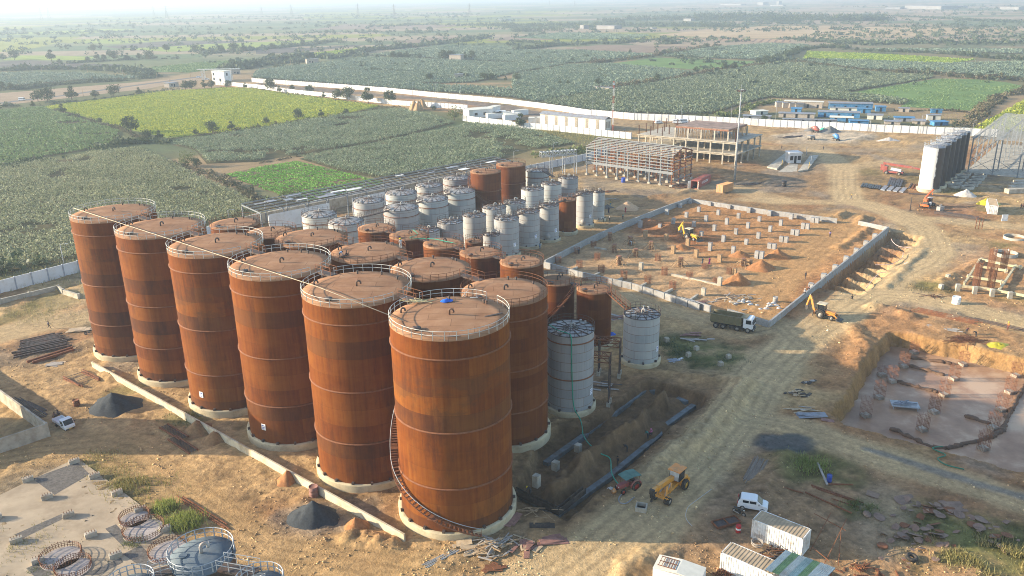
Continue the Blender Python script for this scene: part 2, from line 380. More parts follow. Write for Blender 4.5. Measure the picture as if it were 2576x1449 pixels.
    for P_, w_, h_ in (('o 770 280 900 130 1050 60 k 2330 1010', 3.8, 1.7), ('k 1500 1130 1620 1060', 3, 1.0), ('o 420 200 520 160 620 60 k 1500 1300', 2.6, 1.2), ('k 1750 880 2100 930 2400 960', 3, .7),
                       ('g 1350 780 1560 860', 3.6, 1.3), ('p -40 380 40 240 100 130', 2.6, .9), ('h 1000 860 800 1000 700 1050', 2.0, .7), ('h 560 760 700 740 770 700', 2.2, 1.1),
                       ('h 900 800 960 740', 2.2, 1.0), ('l 600 110 720 130 800 160', 2.4, 1.1), ('l 480 220 560 330 500 440', 2.6, .7), ('h 1700 1449 1850 1330 2150 1180', 2.6, .8),
                       ('h 1180 1449 1560 1060', 1.8, .5), ('n 100 1150 350 1200', 2.4, .9), ('n -100 1010 -300 900', 2.0, .7), ('i 1050 880 1180 900', 2.2, 1.1), ('o 640 800 780 720 900 690', 2.6, .8),
                       ('g 1400 540 1700 500 1780 470', 2.4, .8), ('k 1350 930 1250 1050', 2, .6), ('d 850 1420 1100 1350', 5, .7), ('d 1200 1430 1500 1440', 5, .7)):
        d, _, _ = lined(x, y, gp(P_)); H += sm * h_ * sst(w_, 0, d + (n3 - .5) * 2.2) * (.45 + .7 * n2 + .45 * (n4 - .3))
    d = polysd(x, y, PIT); flu = (fbm(x * 1.2, y * .5, 1.3, 2, 71) - .5)
    pm = sst(.35, -.75, d + flu * .9); H = H * (1 - pm) + PIT_Z * pm + pm * ((n3 - .5) * .28 + (n2 - .5) * .3)
    C = mix(C, np.array((.36, .205, .08)) * (.5 + .9 * n3)[..., None], near * sst(.9, .2, np.abs(d + .1 + flu)) * .8)
    C = mix(C, (.20, .12, .075), near * sst(-1.0, -2.0, d) * .8)
    d = polysd(x, y, TRENCH); tm = near * sst(.2, -.6, d + (n3 - .5) * .6); d2 = polysd(x, y, INNER); im = sst(-.7, -2.0, d2 + (n3 - .5) * .9)
    H = H - tm * (1.9 + .5 * (n4 - .5)) * (1 - im) + tm * im * (.3 + .7 * n2 + .9 * (n3 - .4) + .5 * (n4 - .5))
    # bays cut beside the block wall
    d, sdv, al = lined(x, y, WALLB); L = (WALLB[1] - WALLB[0]).length
    bay = (al / L * 9.6) % 1.0; off = -sdv - .1
    ins = near * (al > .5) * (al < L - .5) * (d < 12)
    fin = sst(.30, .46, np.abs(bay - .5) + (n3 - .5) * .06)
    cut = ins * sst(.1, .4, off) * sst(9.6, 6.4, off + (n2 - .5) * 3) * (1 - fin * sst(.6, 3.0, off) * (.75 + .5 * n3))
    H = H - cut * 2.5
    C = mix(C, (.43, .22, .09), cut * .6)
    return H, np.clip(C, .01, .8)

def make_ground():
    v = np.arange(1530, 18, -2.1); dv = (v - PH / 2) / FPX
    yr = CZ * (math.cos(PITCH) - dv * math.sin(PITCH)) / (math.sin(PITCH) + dv * math.cos(PITCH))
    yr = np.concatenate([[-60, -20, 20, 50, 62], yr, yr[-1] * np.cumprod(np.full(26, 1.075))])
    s = np.linspace(-1, 1, 521); s = np.concatenate([[-4, -2.6, -1.8, -1.3], s, [1.3, 1.8, 2.6, 4]])
    half = np.maximum(yr, 40) * .70 + 14
    X = s[None, :] * half[:, None]; Y = np.broadcast_to(yr[:, None], X.shape).copy()
    H, C = ground_fields(X, Y)
    nr, nc = X.shape
    idx = np.arange(nr * nc).reshape(nr, nc)
    F = np.stack([idx[:-1, :-1], idx[:-1, 1:], idx[1:, 1:], idx[1:, :-1]], -1).reshape(-1, 4)
    m, nt, b = newmat('ground_soil')
    a = nt.nodes.new('ShaderNodeAttribute'); a.attribute_name = 'tint'
    pos = objco(nt, True)
    n = noise(nt, pos, 1.6, 6, .75); n2 = noise(nt, pos, .35, 4, .7)
    c = mixc(nt, 1.0, a.outputs['Color'], ramp(nt, n, [(.25, .60), (.75, 1.35)]), 'MULTIPLY')
    c = mixc(nt, 1.0, c, ramp(nt, n2, [(.3, (.86, .86, .86)), (.7, (1.12, 1.08, 1.04))]), 'MULTIPLY')
    nt.links.new(c, b.inputs['Base Color']); b.inputs['Roughness'].default_value = .95; b.inputs['Specular IOR Level'].default_value = .1
    bp = nd(nt, 'Bump', {'Height': noise(nt, pos, 2.2, 6, .7), 'Strength': .8, 'Distance': .2}).outputs[0]
    nt.links.new(bp, b.inputs['Normal'])
    me = np_mesh('ground', np.stack([X, Y, H], -1).reshape(-1, 3), F, m, True, C.reshape(-1, 3))
    o = link('ground', me); o['kind'] = 'structure'
    return o
make_ground()
def zat(x, y):
    h, _ = ground_fields(np.array([float(x)]), np.array([float(y)])); return float(h[0])
# ------------------------------------------------------------------ fields, crops, hedges, trees
LF = {'castor': leafmat('castor_leaves', [(.2, (.09, .13, .07)), (.45, (.175, .225, .13)), (.75, (.29, .325, .21))], .6, .25),
      'olive': leafmat('castor_leaves_dry', [(.2, (.11, .135, .06)), (.45, (.23, .25, .13)), (.75, (.37, .37, .22))], .6, .25),
      'teal': leafmat('castor_leaves_young', [(.2, (.095, .145, .10)), (.5, (.16, .215, .15)), (.85, (.235, .285, .205))], .6, .18),
      'darkteal': leafmat('castor_leaves_dark', [(.2, (.08, .115, .07)), (.45, (.15, .19, .12)), (.8, (.235, .27, .175))], .6, .25),
      'green': leafmat('young_leaves', [(.2, (.085, .15, .055)), (.5, (.15, .225, .085)), (.85, (.235, .30, .125))], .6, .25),
      'mustard': leafmat('mustard_flowers', [(.2, (.18, .25, .05)), (.45, (.29, .35, .06)), (.75, (.43, .43, .06))], .7, .3),
      'mustard2': leafmat('mustard_green_flowers', [(.2, (.14, .24, .055)), (.5, (.23, .33, .06)), (.8, (.36, .41, .06))], .7, .3),
      'tree': leafmat('tree_leaves', [(.25, (.03, .05, .022)), (.5, (.058, .085, .038)), (.8, (.11, .135, .06))], .6, .2),
      'treelight': leafmat('acacia_leaves', [(.25, (.06, .09, .025)), (.5, (.11, .14, .045)), (.8, (.18, .20, .075))], .6, .25),
      'hedge': leafmat('hedge_leaves', [(.2, (.04, .055, .025)), (.45, (.075, .085, .04)), (.6, (.13, .105, .06)), (.85, (.20, .165, .10))], .8, .15),
      'scrub': leafmat('scrub_leaves', [(.2, (.045, .07, .04)), (.5, (.075, .105, .06)), (.85, (.125, .15, .085))], .8, .15),
      'tallgrass': leafmat('tall_grass', [(.2, (.14, .19, .04)), (.5, (.24, .29, .07)), (.85, (.36, .38, .14))], .8, .3),
      'drygrass': leafmat('dry_grass', [(.2, (.14, .15, .045)), (.5, (.26, .24, .09)), (.85, (.40, .33, .15))], .8, .3)}
BARK = M('bark', (.12, .085, .055), .9, scale=3)
def leafquads(C, S, up=0.0, asp=.6):
    """one leaf-shaped quad per centre C, size S"""
    n = len(C); a = RNG.normal(size=(n, 3)); a /= np.linalg.norm(a, axis=1)[:, None]
    nn = RNG.normal(size=(n, 3)); nn[:, 2] += up; nn -= a * (nn * a).sum(1)[:, None]; nn /= np.linalg.norm(nn, axis=1)[:, None]
    b = np.cross(nn, a); S = np.asarray(S)[:, None]
    V = np.stack([C - a * S * .5, C + b * S * asp * .5, C + a * S * .5, C - b * S * asp * .5], 1).reshape(-1, 3)
    return V, np.arange(n * 4).reshape(n, 4)
def inside(P, spacing, jit=.45, rows=-.70):
    c, s = math.cos(rows), math.sin(rows); us = [p[0] * c + p[1] * s for p in P]; vs = [-p[0] * s + p[1] * c for p in P]
    gx = np.arange(min(us), max(us), spacing * .72); gy = np.arange(min(vs), max(vs), spacing * 1.38)   # plants stand in rows
    U, Vv = np.meshgrid(gx, gy); U = U.ravel() + RNG.uniform(-jit, jit, U.size) * spacing; Vv = Vv.ravel() + RNG.uniform(-.5 * jit, .5 * jit, Vv.size) * spacing
    X = U * c - Vv * s; Y = U * s + Vv * c
    d = polysd(X, Y, P); k = d < -spacing * .3
    return X[k], Y[k], d[k]
def crop(P, mat, spacing, nleaf, size, hgt, gap=.0, seed=0, name='crop'):
    X, Y, d = inside(P, spacing)
    if gap:
        k = fbm(X, Y, 14, 3, 80 + seed) > gap; X, Y = X[k], Y[k]
    n = len(X); hh = hgt * (.55 + .75 * fbm(X, Y, 11, 3, 90 + seed)) * RNG.uniform(.75, 1.2, n)
    i = np.repeat(np.arange(n), nleaf); r = np.sqrt(RNG.uniform(0, 1, len(i))) * spacing * .62; t = RNG.uniform(0, 2 * PI, len(i))
    z = hh[i] * (1 - .75 * (r / (spacing * .62)) ** 2 * RNG.uniform(.3, 1, len(i))) * RNG.uniform(.55, 1, len(i))
    C = np.stack([X[i] + r * np.cos(t), Y[i] + r * np.sin(t), z], 1)
    V, F = leafquads(C, size * RNG.uniform(.6, 1.35, len(i)), .8, .75)
    o = link(name, np_mesh(name, V, F, mat)); o['kind'] = 'stuff'; return o
def field(P, mat, z=.03, name='field'):
    me = bpy.data.meshes.new(name); me.from_pydata([(p[0], p[1], z) for p in P], [], [tuple(range(len(P)))])
    me.materials.append(mat); me.update()
    if me.polygons[0].normal.z < 0: me.flip_normals()
    o = link(name, me); o['kind'] = 'structure'; return o
def soilmat(name, c1, c2, scale=.15, furrow=None, fc=None, fw=.3, ang=0.0):
    m, nt, b = newmat(name); pos = objco(nt, True)
    n = noise(nt, pos, scale, 5, .7)
    c = ramp(nt, n, [(.35, c1), (.65, c2)])
    c = mixc(nt, 1.0, c, ramp(nt, noise(nt, pos, .9, 4, .7), [(.3, .78), (.7, 1.2)]), 'MULTIPLY')
    if furrow:
        rot = nd(nt, 'VectorRotate', {'Vector': pos, 'Angle': ang}, rotation_type='Z_AXIS').outputs[0]
        sx = nd(nt, 'SeparateXYZ', {0: rot})
        w = mathn(nt, 'ADD', mathn(nt, 'DIVIDE', sx.outputs[0], furrow), mathn(nt, 'MULTIPLY', noise(nt, pos, .05, 2), .6))
        fr = mathn(nt, 'LESS_THAN', mathn(nt, 'FRACT', w), fw)
        c = mixc(nt, mathn(nt, 'MULTIPLY', fr, .85), c, fc)
    nt.links.new(c, b.inputs['Base Color']); b.inputs['Roughness'].default_value = .95; b.inputs['Specular IOR Level'].default_value = .1
    return m
GND = {'under': soilmat('crop_floor', (.05, .055, .025), (.12, .10, .05)), 'must': soilmat('mustard_floor', (.17, .23, .05), (.29, .33, .06), .06),
       'plow': soilmat('ploughed_soil', (.20, .145, .105), (.27, .195, .14), .03, 14, (.13, .10, .075), .1, 1.15), 'plowdark': soilmat('dark_ploughed_soil', (.085, .075, .065), (.14, .12, .10), .03),
       'green': soilmat('green_field_floor', (.105, .175, .055), (.155, .235, .075), .04), 'dry': soilmat('dry_grassland', (.36, .25, .14), (.46, .34, .20), .02),
       'furrow': soilmat('furrowed_soil', (.34, .22, .13), (.40, .27, .17), .03, 9, (.15, .10, .07), .35, .35)}
FIELDS = [  # outline, floor, crop leaves, spacing, leaves, leaf size, height, gap
    ('a 440 1080 1000 1010 1700 918 2300 885 b 0 900 620 985 1250 1068 900 1148 0 1290 a 1700 1390 1200 1285 700 1130', 'must', 'mustard', 1.25, 4, .8, 1.1, 0),
    ('a -400 1140 430 1085 650 1150 1200 1320 e 1180 10 900 60 350 150 0 240 -500 310', 'under', 'green', 1.5, 7, .75, 1.5, .2),
    ('e -500 350 0 250 300 190 620 160 1000 90 1400 40 1700 180 2000 330 2350 480 2560 600 2500 690 2300 760 1500 970 780 1150 200 1270 -500 1440', 'under', 'olive', 1.1, 13, .44, 1.9, .3),
    ('b -650 1420 0 1310 900 1160 1450 1110 1760 1165 2000 1240 1500 1370 f 1100 0 400 110 0 180 e 2080 200 1960 60 1720 10', 'under', 'castor', 1.2, 10, .52, 2.0, .3),
    ('f 430 150 1150 10 b 2000 1290 2150 1240 2576 1290 c 300 1350 640 1449 g 200 60 f 2500 150 1850 280 1250 350 880 280', 'under', 'castor', 1.2, 11, .5, 2.0, .31),
    ('b -40 790 0 715 640 640 1150 582 1900 605 2576 640 c 560 645 0 745 b 2200 830 1600 850 c 0 900 b 2576 985 1200 878 600 828', 'under', 'teal', 2.1, 7, 1.1, 2.2, .1),
    ('c 0 760 560 660 1000 648 1480 690 1850 740 1400 838 950 905 250 1030 0 985', 'under', 'teal', 2.0, 7, 1.05, 2.2, .12),
    ('b 1150 560 1500 505 1950 466 2576 475 c 0 512 700 512 1450 558 800 622 550 640 b 2576 630 1900 595', 'under', 'teal', 2.6, 6, 1.4, 2.4, .08),
    ('c 280 1035 950 915 1500 832 2100 722 2576 655 d 330 640 900 722 1690 782 1100 880 750 935 1000 960 1420 1020 1400 1060 1050 1035 600 1005 0 985 c 2300 1060 2000 1150 1600 1155 850 1130', 'under', 'darkteal', 1.9, 8, .95, 2.3, .12),
    ('c 1500 567 2000 484 2576 440 d 420 460 200 545 c 2440 605', 'under', 'teal', 2.8, 6, 1.4, 2.4, .08),
    ('c 1000 640 1450 582 2440 617 2360 672 2100 702 1800 695 1400 672', 'green', None, 0, 0, 0, 0, 0),
    ('c 430 502 900 450 1900 470 1620 522 1300 532 700 515', 'plow', None, 0, 0, 0, 0, 0),
    ('d 820 935 1690 792 2100 800 2400 830 2576 870 2300 985 2120 1120 1700 1095 1330 1075 1425 1020 1000 960', 'green', 'green', 2.2, 3, .7, .5, .45),
    ('d 390 520 1000 540 2100 602 1800 640 1300 633 700 595 350 590', 'must', 'mustard2', 2.2, 4, 1.2, 1.2, 0),
    ('d 250 612 700 602 1760 645 2700 622 2700 800 1950 748 1650 740 900 690', 'under', 'teal', 2.2, 6, 1.15, 2.1, .12),
    ('d 2800 920 2576 1010 2060 1292 2170 1325 2700 1325', 'must', 'mustard', 1.5, 5, .9, 1.2, 0),
    ('c 1440 352 2000 298 2576 260 d 1200 272 2800 292 2000 340 1400 370 500 390 0 385 c 1950 375', 'dry', None, 0, 0, 0, 0, 0),
    ('c 1500 380 1950 378 d 230 400 230 425 0 430 c 2250 420', 'furrow', None, 0, 0, 0, 0, 0),
    ('a 20 602 200 558 560 560 950 572 900 606', 'must', None, 0, 0, 0, 0, 0),
    ('a 1240 492 1700 462 2576 424 2700 430 2576 482 1700 522', 'must', None, 0, 0, 0, 0, 0),
    ('a 650 432 1000 406 1640 413 1180 442', 'must', None, 0, 0, 0, 0, 0),
    ('b 0 427 740 390 400 440 0 462', 'must', None, 0, 0, 0, 0, 0),
    ('b 320 562 1000 490 1250 468 950 535 500 587', 'must', 'mustard2', 3, 3, 1.5, 1, .3),
    ('a 0 336 1100 290 1400 292 900 335 0 356', 'must', None, 0, 0, 0, 0, 0),
    ('a -200 742 900 742 1500 792 900 802 0 884 -200 890', 'under', 'teal', 2.6, 6, 1.3, 2.2, .1),
    ('a 1390 695 2100 622 2640 600 2640 642 1900 732 1500 722', 'green', 'green', 3.0, 4, 1.4, 1.2, .1),
    ('a 0 622 300 606 800 640 1300 652 900 682 200 682 -200 690', 'plowdark', None, 0, 0, 0, 0, 0),
    ('a 1050 470 1640 418 2640 412 1640 472 1200 490', 'plowdark', None, 0, 0, 0, 0, 0),
    ('b 0 490 600 480 1000 452 1080 458 400 530 0 545', 'plowdark', None, 0, 0, 0, 0, 0),
    ('b 1360 420 1800 378 2140 372 2000 398 1560 440', 'plow', None, 0, 0, 0, 0, 0),
    ('b 2300 412 2576 366 c 700 388 300 402', 'plow', None, 0, 0, 0, 0, 0),
    ('b 560 300 900 245 1500 250 2200 250 1700 290 1000 296', 'plow', None, 0, 0, 0, 0, 0),
    ('c 0 380 500 330 1400 355 1200 392 600 400', 'green', 'teal', 4.5, 4, 2, 2, .2),
    ('d 850 492 2700 500 2700 548 2000 530 1300 512', 'under', 'teal', 3.5, 4, 1.7, 2, .15)]
for k_, (s_, g_, c_, sp_, nl_, sz_, h_, gap_) in enumerate(FIELDS):
    P_ = [(p.x, p.y) for p in gp(s_)]
    field(P_, GND[g_], .04 + .004 * k_)
    if c_: crop(P_, LF[c_], sp_, nl_, sz_, h_, gap_, k_, 'mustard' if 'must' in c_ else 'crop')
# bright vegetable field laid out in beds
def bed_field():
    P = gp('e 2260 310 f 0 238 400 174 900 288 1340 400 760 560 540 590 100 470'); P2 = [(p.x, p.y) for p in P]
    field(P2, soilmat('bed_soil', (.12, .085, .05), (.20, .14, .08), .2), .05)
    a = g1('f 0 238'); b_ = g1('f 400 174'); u = (b_ - a); u.z = 0; u.normalize(); w = Vector((-u.y, u.x, 0))
    X, Y, d = inside(P2, .62); U = X * u.x + Y * u.y; Wd = X * w.x + Y * w.y
    k = (np.abs((U / 3.3) % 1 - .5) < .41) & (np.abs((Wd / 19.0) % 1 - .5) < .47) & (fbm(X, Y, 5, 3, 120) > .27)
    X, Y = X[k], Y[k]; i = np.repeat(np.arange(len(X)), 3); n = len(i)
    C = np.stack([X[i] + RNG.uniform(-.4, .4, n), Y[i] + RNG.uniform(-.4, .4, n), RNG.uniform(.1, .35, n)], 1)
    m = leafmat('seedling_leaves', [(.2, (.09, .25, .03)), (.5, (.16, .36, .05)), (.85, (.26, .45, .09))], .6, .25)
    V, F = leafquads(C, RNG.uniform(.35, .65, n), 1.5, .8); o = link('crop', np_mesh('crop', V, F, m)); o['kind'] = 'stuff'
bed_field()
# asphalt road past the gate
def ribbon(name, s, w, mat, z=.06):
    P = gp(s); V = []; F = []
    for i, p in enumerate(P):
        d = P[min(i + 1, len(P) - 1)] - P[max(i - 1, 0)]; d.z = 0; d.normalize(); q = Vector((-d.y, d.x, 0)) * (w / 2)
        V += [p + q + Vector((0, 0, z)), p - q + Vector((0, 0, z))]
        if i: F.append((2 * i - 2, 2 * i - 1, 2 * i + 1, 2 * i))
    me = bpy.data.meshes.new(name); me.from_pydata(V, [], F); me.materials.append(mat); me.update()
    if me.polygons[0].normal.z < 0: me.flip_normals()
    o = link(name, me); o['kind'] = 'structure'; return o
ribbon('road', 'a -300 1075 0 1040 220 1010 640 962 1180 885 1700 815 1990 775', 6.5, M('asphalt', (.115, .11, .105), .9, scale=.4))
field([(p.x, p.y) for p in gp('a -300 940 0 938 900 865 1700 800 2000 770 2080 800 1700 850 1500 890 1200 925 700 985 200 1040 -300 1080')], soilmat('roadside_dirt', (.26, .19, .125), (.36, .26, .17), .05), .035, 'path')
# ------------------------------------------------------------------ hedges
def clumps(cx, cy, rr, hh, per, leaf, squash=.55):
    n = len(cx); i = np.repeat(np.arange(n), per); N = len(i)
    d = RNG.normal(size=(N, 3)); d /= np.linalg.norm(d, axis=1)[:, None]; d[:, 2] = np.abs(d[:, 2]); q = RNG.uniform(.55, 1.05, N)
    C = np.stack([cx[i] + d[:, 0] * rr[i] * q, cy[i] + d[:, 1] * rr[i] * q, hh[i] * (.08 + d[:, 2] * q * .92)], 1)
    return leafquads(C, leaf * rr[i] * RNG.uniform(.6, 1.4, N), .5, .8)
def hedge(s, wid, hgt, label, mat='hedge', step=1.3, per=26):
    P = gp(s); cx = []; cy = []
    for i in range(len(P) - 1):
        L = (P[i + 1] - P[i]).length; n = max(2, int(L / step))
        for k in range(n):
            p = P[i].lerp(P[i + 1], (k + random.random()) / n); cx.append(p.x + random.gauss(0, wid * .3)); cy.append(p.y + random.gauss(0, wid * .3))
    cx = np.array(cx); cy = np.array(cy); n = len(cx); k = fbm(cx, cy, step * 7, 2, 77)
    rr = wid * .5 * RNG.uniform(.5, 1.1, n) * (.35 + 1.2 * k); hh = hgt * RNG.uniform(.4, 1.0, n) * (.15 + 1.6 * k ** 1.5)
    V, F = clumps(cx, cy, rr, hh, per, .42)
    o = link('hedge', np_mesh('hedge', V, F, LF[mat])); tag(o, label, 'hedge', 'hedges between the fields'); return o
for s_, w_, h_, l_, m_ in (
    ('a 1700 1400 b 0 1300 400 1225 900 1155 1250 1085 1430 1075', 3.0, 2.4, 'brown scrubby hedge along the near edge of the mustard field', 'hedge'),
    ('a 560 1110 900 1220 1250 1310 1420 1400', 3.2, 2.6, 'hedge on the near left side of the mustard field', 'hedge'),
    ('a 1350 1410 1520 1430 1650 1440 e 1200 0 1000 60 950 90', 6, 4.0, 'thick dark hedge between the bright green field and the castor', 'tree'),
    ('e 620 150 400 170 300 190 120 215 0 250', 5, 3.2, 'bushy hedge at the left edge below the bright green field', 'tree'),
    ('a 420 1060 900 1010 1300 965 1600 920 1850 905', 3.5, 2.6, 'dark hedge along the roadside behind the mustard field', 'scrub'),
    ('b 0 900 300 950 620 980 950 1035 1250 1070', 2.6, 2.0, 'weedy hedge between the mustard field and the white wall', 'hedge'),
    ('e 1700 190 1850 230 2000 280 2150 320 2300 400 2500 520 f 0 560 100 620', 4, 2.6, 'dry brown hedge between castor and vegetable beds', 'hedge'),
    ('f 0 200 400 130 900 20 b 1600 1390 2000 1275', 2.2, 1.0, 'low grassy bank between the two castor fields', 'hedge'),
    ('f 40 620 200 610 330 600', 6, 4.5, 'green shrubs beside the lone tree at the bed corner', 'treelight'),
    ('a -100 910 300 890 600 850 900 830 1300 810', 8, 4.5, 'bushy hedge on the far side of the road', 'scrub'),
    ('a 0 1090 60 1070 180 1060', 6, 4, 'hedge beside the road at the left edge', 'scrub'),
    ('a 0 720 300 700 800 690 1300 720 1450 760 1500 790', 14, 7, 'wide belt of scrub behind the roadside field', 'scrub'),
    ('a 700 640 1000 620 1500 590 1560 575', 8, 4, 'dark hedge behind the far mustard strip', 'scrub'),
    ('a 2050 540 2500 510 b 0 500 500 460 800 410', 12, 5, 'scrub belt right of the far mustard strip', 'scrub'),
    ('a 2300 660 b 0 640 300 600 500 570 700 590 1000 555 1100 510 1500 480 1700 460 2100 410 2300 370', 16, 6.5, 'long dark hedge crossing the middle of the plain', 'scrub'),
    ('a 2350 700 b 0 660 200 640 500 620', 18, 6.5, 'bushy thicket behind the gate building', 'scrub'),
    ('b 1280 560 1600 575', 8, 5, 'hedge at the back of the large castor field', 'scrub'),
    ('b 1050 720 1300 715 1700 745', 5, 3.2, 'row of dark shrubs across the castor field', 'scrub'),
    ('b 1850 790 2000 770 2250 790 2400 800', 6, 4, 'shrubs by the field hut', 'scrub'),
    ('c 0 720 280 690 550 670 760 650', 3.5, 1.8, 'low hedge crossing the castor left of the green field', 'hedge'),
    ('c 780 640 1050 610 1450 560 1620 530 1850 500 1950 480 2100 460', 6, 4.0, 'brown hedge behind the bright green field', 'hedge'),
    ('c 930 905 1250 860 1480 820 1650 800 1850 750 2100 700 2400 670 2576 650', 6, 4.0, 'brown hedge in front of the bright green field', 'hedge'),
    ('c 0 515 200 490 430 460 800 440', 10, 5, 'hedge left of the ploughed field', 'scrub'),
    ('c 0 420 250 430 330 460', 9, 5, 'clump of scrub beside the dry field', 'scrub'),
    ('c 1050 440 1300 410 1500 400 1650 440', 10, 4.5, 'hedge behind the ploughed field', 'scrub'),
    ('d 0 620 200 560 300 510 500 480 700 470 780 490', 8, 5.5, 'dark hedge left of the far mustard field on the right', 'tree'),
    ('d 780 500 1200 520 1650 535 2000 560 2300 590 2640 610', 7, 4.2, 'hedge behind the far mustard field on the right', 'scrub'),
    ('d 250 625 600 670 900 695 1100 710 1350 730 1650 735', 5, 3.0, 'hedge between the dark castor and the pale castor', 'hedge'),
    ('d 1650 745 1900 775 2100 795 2400 800 2640 830', 7, 4.0, 'hedge behind the green field on the right', 'hedge'),
    ('d 2620 900 2450 950 2330 985 2200 1080 2100 1190 1950 1280', 6, 3.4, 'brown hedge beside the farm track on the right', 'hedge'),
    ('c 2120 1180 2300 1120 2500 1060 d 100 1010', 6, 3.2, 'green shrubs behind the white wall near the mast', 'treelight'),
    ('g 230 130 350 110 500 90 700 60', 6, 3.0, 'green shrubs outside the wall beside the steel frame', 'treelight'),
    ('D -60 690 20 690 45 680', 7, 5.5, 'dark bushes outside the wall at the left edge', 'tree'),
    ('D 85 672 125 665', 5, 3.6, 'small dark bush outside the wall beside the lamp', 'tree'),
    ('d 1300 1120 1700 1110 2000 1130', 4, 1.6, 'weedy bank behind the labour camp', 'hedge')):
    hedge(s_, w_, h_, l_, m_)
# far scrub reads as one mass
def far_scrub():
    X = []; Y = []; S_ = []
    for (xa, xb, ya, yb, n, sz) in ((-900, 500, 640, 1500, 1000, 3.0), (-1500, 1700, 1000, 3400, 2600, 4.5), (160, 800, 560, 1500, 1300, 3.0)):
        x = RNG.uniform(xa, xb, n); y = RNG.uniform(ya, yb, n); k = (fbm(x, y, 190, 3, 131) > .5) & (np.abs(x) < .72 * y + 60)
        k &= ~((x < -40) & (y < 780)); X.append(x[k]); Y.append(y[k]); S_.append(np.full(k.sum(), sz))
    for s, n in (('c 0 300 500 290 1000 270 1700 240 2300 240 d 0 240 300 240 1200 240', 330), ('c 900 200 1600 200 2576 210 d 0 215 300 230', 260), ('d 300 210 600 190 1180 200', 160), ('b 1130 270 1700 250 2576 260 c 0 280', 200), ('b 300 330 900 330 1500 320 1800 330', 110),
                 ('a 0 350 700 330 1300 320 2576 360', 160), ('d 300 400 900 440 1500 430 2576 440 ', 330), ('d 1200 160 2000 200 2576 230', 240)):
        P = gp(s)
        for k in range(n):
            i = random.randrange(len(P) - 1); p = P[i].lerp(P[i + 1], random.random()); X.append([p.x + random.gauss(0, 12)]); Y.append([p.y + random.gauss(0, p.y * .018)]); S_.append([3.4])
    X = np.concatenate(X); Y = np.concatenate(Y); S_ = np.concatenate(S_); n = len(X)
    V, F = clumps(X, Y, S_ * RNG.uniform(.6, 1.5, n), S_ * RNG.uniform(.6, 1.5, n), 20, .6)
    o = link('scrub', np_mesh('scrub', V, F, LF['scrub'])); o['kind'] = 'stuff'
far_scrub()
def wood():
    X = []; Y = []; H_ = []
    for s, n, h in (('c 1150 205 1500 195 1800 200 2100 205 2576 215 d 0 220 300 225', 420, 11), ('c 1830 195 2100 190 2576 190 d 0 195 580 205', 380, 15), ('d 615 215 900 212 1180 205', 260, 13), ('c 700 250 1300 262 1900 270 2250 268', 260, 8), ('c 930 225 1130 225', 70, 9), ('b 2240 262 2576 262 c 0 275 400 262 700 262', 260, 8), ('c 0 320 200 318 480 312', 90, 7)):
        P = gp(s)
        for k in range(n): i = random.randrange(len(P) - 1); p = P[i].lerp(P[i + 1], random.random()); X.append(p.x + random.gauss(0, 5)); Y.append(p.y + random.gauss(0, 14)); H_.append(h * random.uniform(.7, 1.15))
    H_ = np.array(H_); V, F = clumps(np.array(X), np.array(Y), H_ * .42, H_, 26, .5)
    o = link('wood', np_mesh('wood', V, F, LF['tree'])); o['kind'] = 'stuff'
wood()
# ------------------------------------------------------------------ trees
def tree_proto(name, nblob, leaf, mat, spread, thin=False, per=60, lobes=None):
    """unit tree, 1 m tall"""
    root = thing(name, None, 'tree')
    t = MB(); blobs = []
    t.tube([(0, 0, -.05), (.01, 0, .15), (.0, .02, .36)], [.036, .028, .022], 6)
    for k in range(nblob):
        a = 2 * PI * k / nblob + random.uniform(-.4, .4); r = spread * random.uniform(.35, 1.0); z = random.uniform(.30, .80)
        if k == 0: r, z = spread * .15, .86
        c = Vector((r * math.cos(a), r * math.sin(a), z)); blobs.append((c, random.uniform(.16, .24) * (spread / .34)))
        t.tube([(0, .01, random.uniform(.2, .34)), (c.x * .45, c.y * .45, z * .62), tuple(c)], [.016, .011, .004], 5)
    t.build('trunk', BARK, root)
    cs = []; ss = []
    for c, rad in blobs:
        n = per; d = RNG.normal(size=(n, 3)); d /= np.linalg.norm(d, axis=1)[:, None]; q = RNG.uniform(.35, 1.08, n)[:, None]
        cs.append(np.array(c) + d * q * rad * np.array([1.15, 1.15, .85])); ss.append(np.full(n, leaf))
    C = np.concatenate(cs); S_ = np.concatenate(ss) * RNG.uniform(.6, 1.4, len(C)); C[:, 2] = np.maximum(C[:, 2], .12)
    V, F = leafquads(C, S_, .5, .75)
    link('crown', np_mesh('crown', V, F, LF[mat]), root)
    return root
PROTO = [tree_proto('tree', 10, .095, 'tree', .38, per=90), tree_proto('tree', 12, .09, 'tree', .46, per=84), tree_proto('tree', 8, .09, 'tree', .31, per=95), tree_proto('tree', 12, .07, 'treelight', .46, per=60),
         tree_proto('tree', 6, .06, 'tree', .26, per=30), tree_proto('tree', 10, .075, 'hedge', .44, per=34)]
_used = set()
def tree(p, h, label, group, kind):
    rz = random.uniform(0, 6.28); pr = PROTO[kind]
    if kind not in _used:
        _used.add(kind); pr.location = p; pr.rotation_euler = (0, 0, rz); pr.scale = (h, h, h); tag(pr, label, None, group); return pr
    return dup(pr, p, rz, label, group, h)
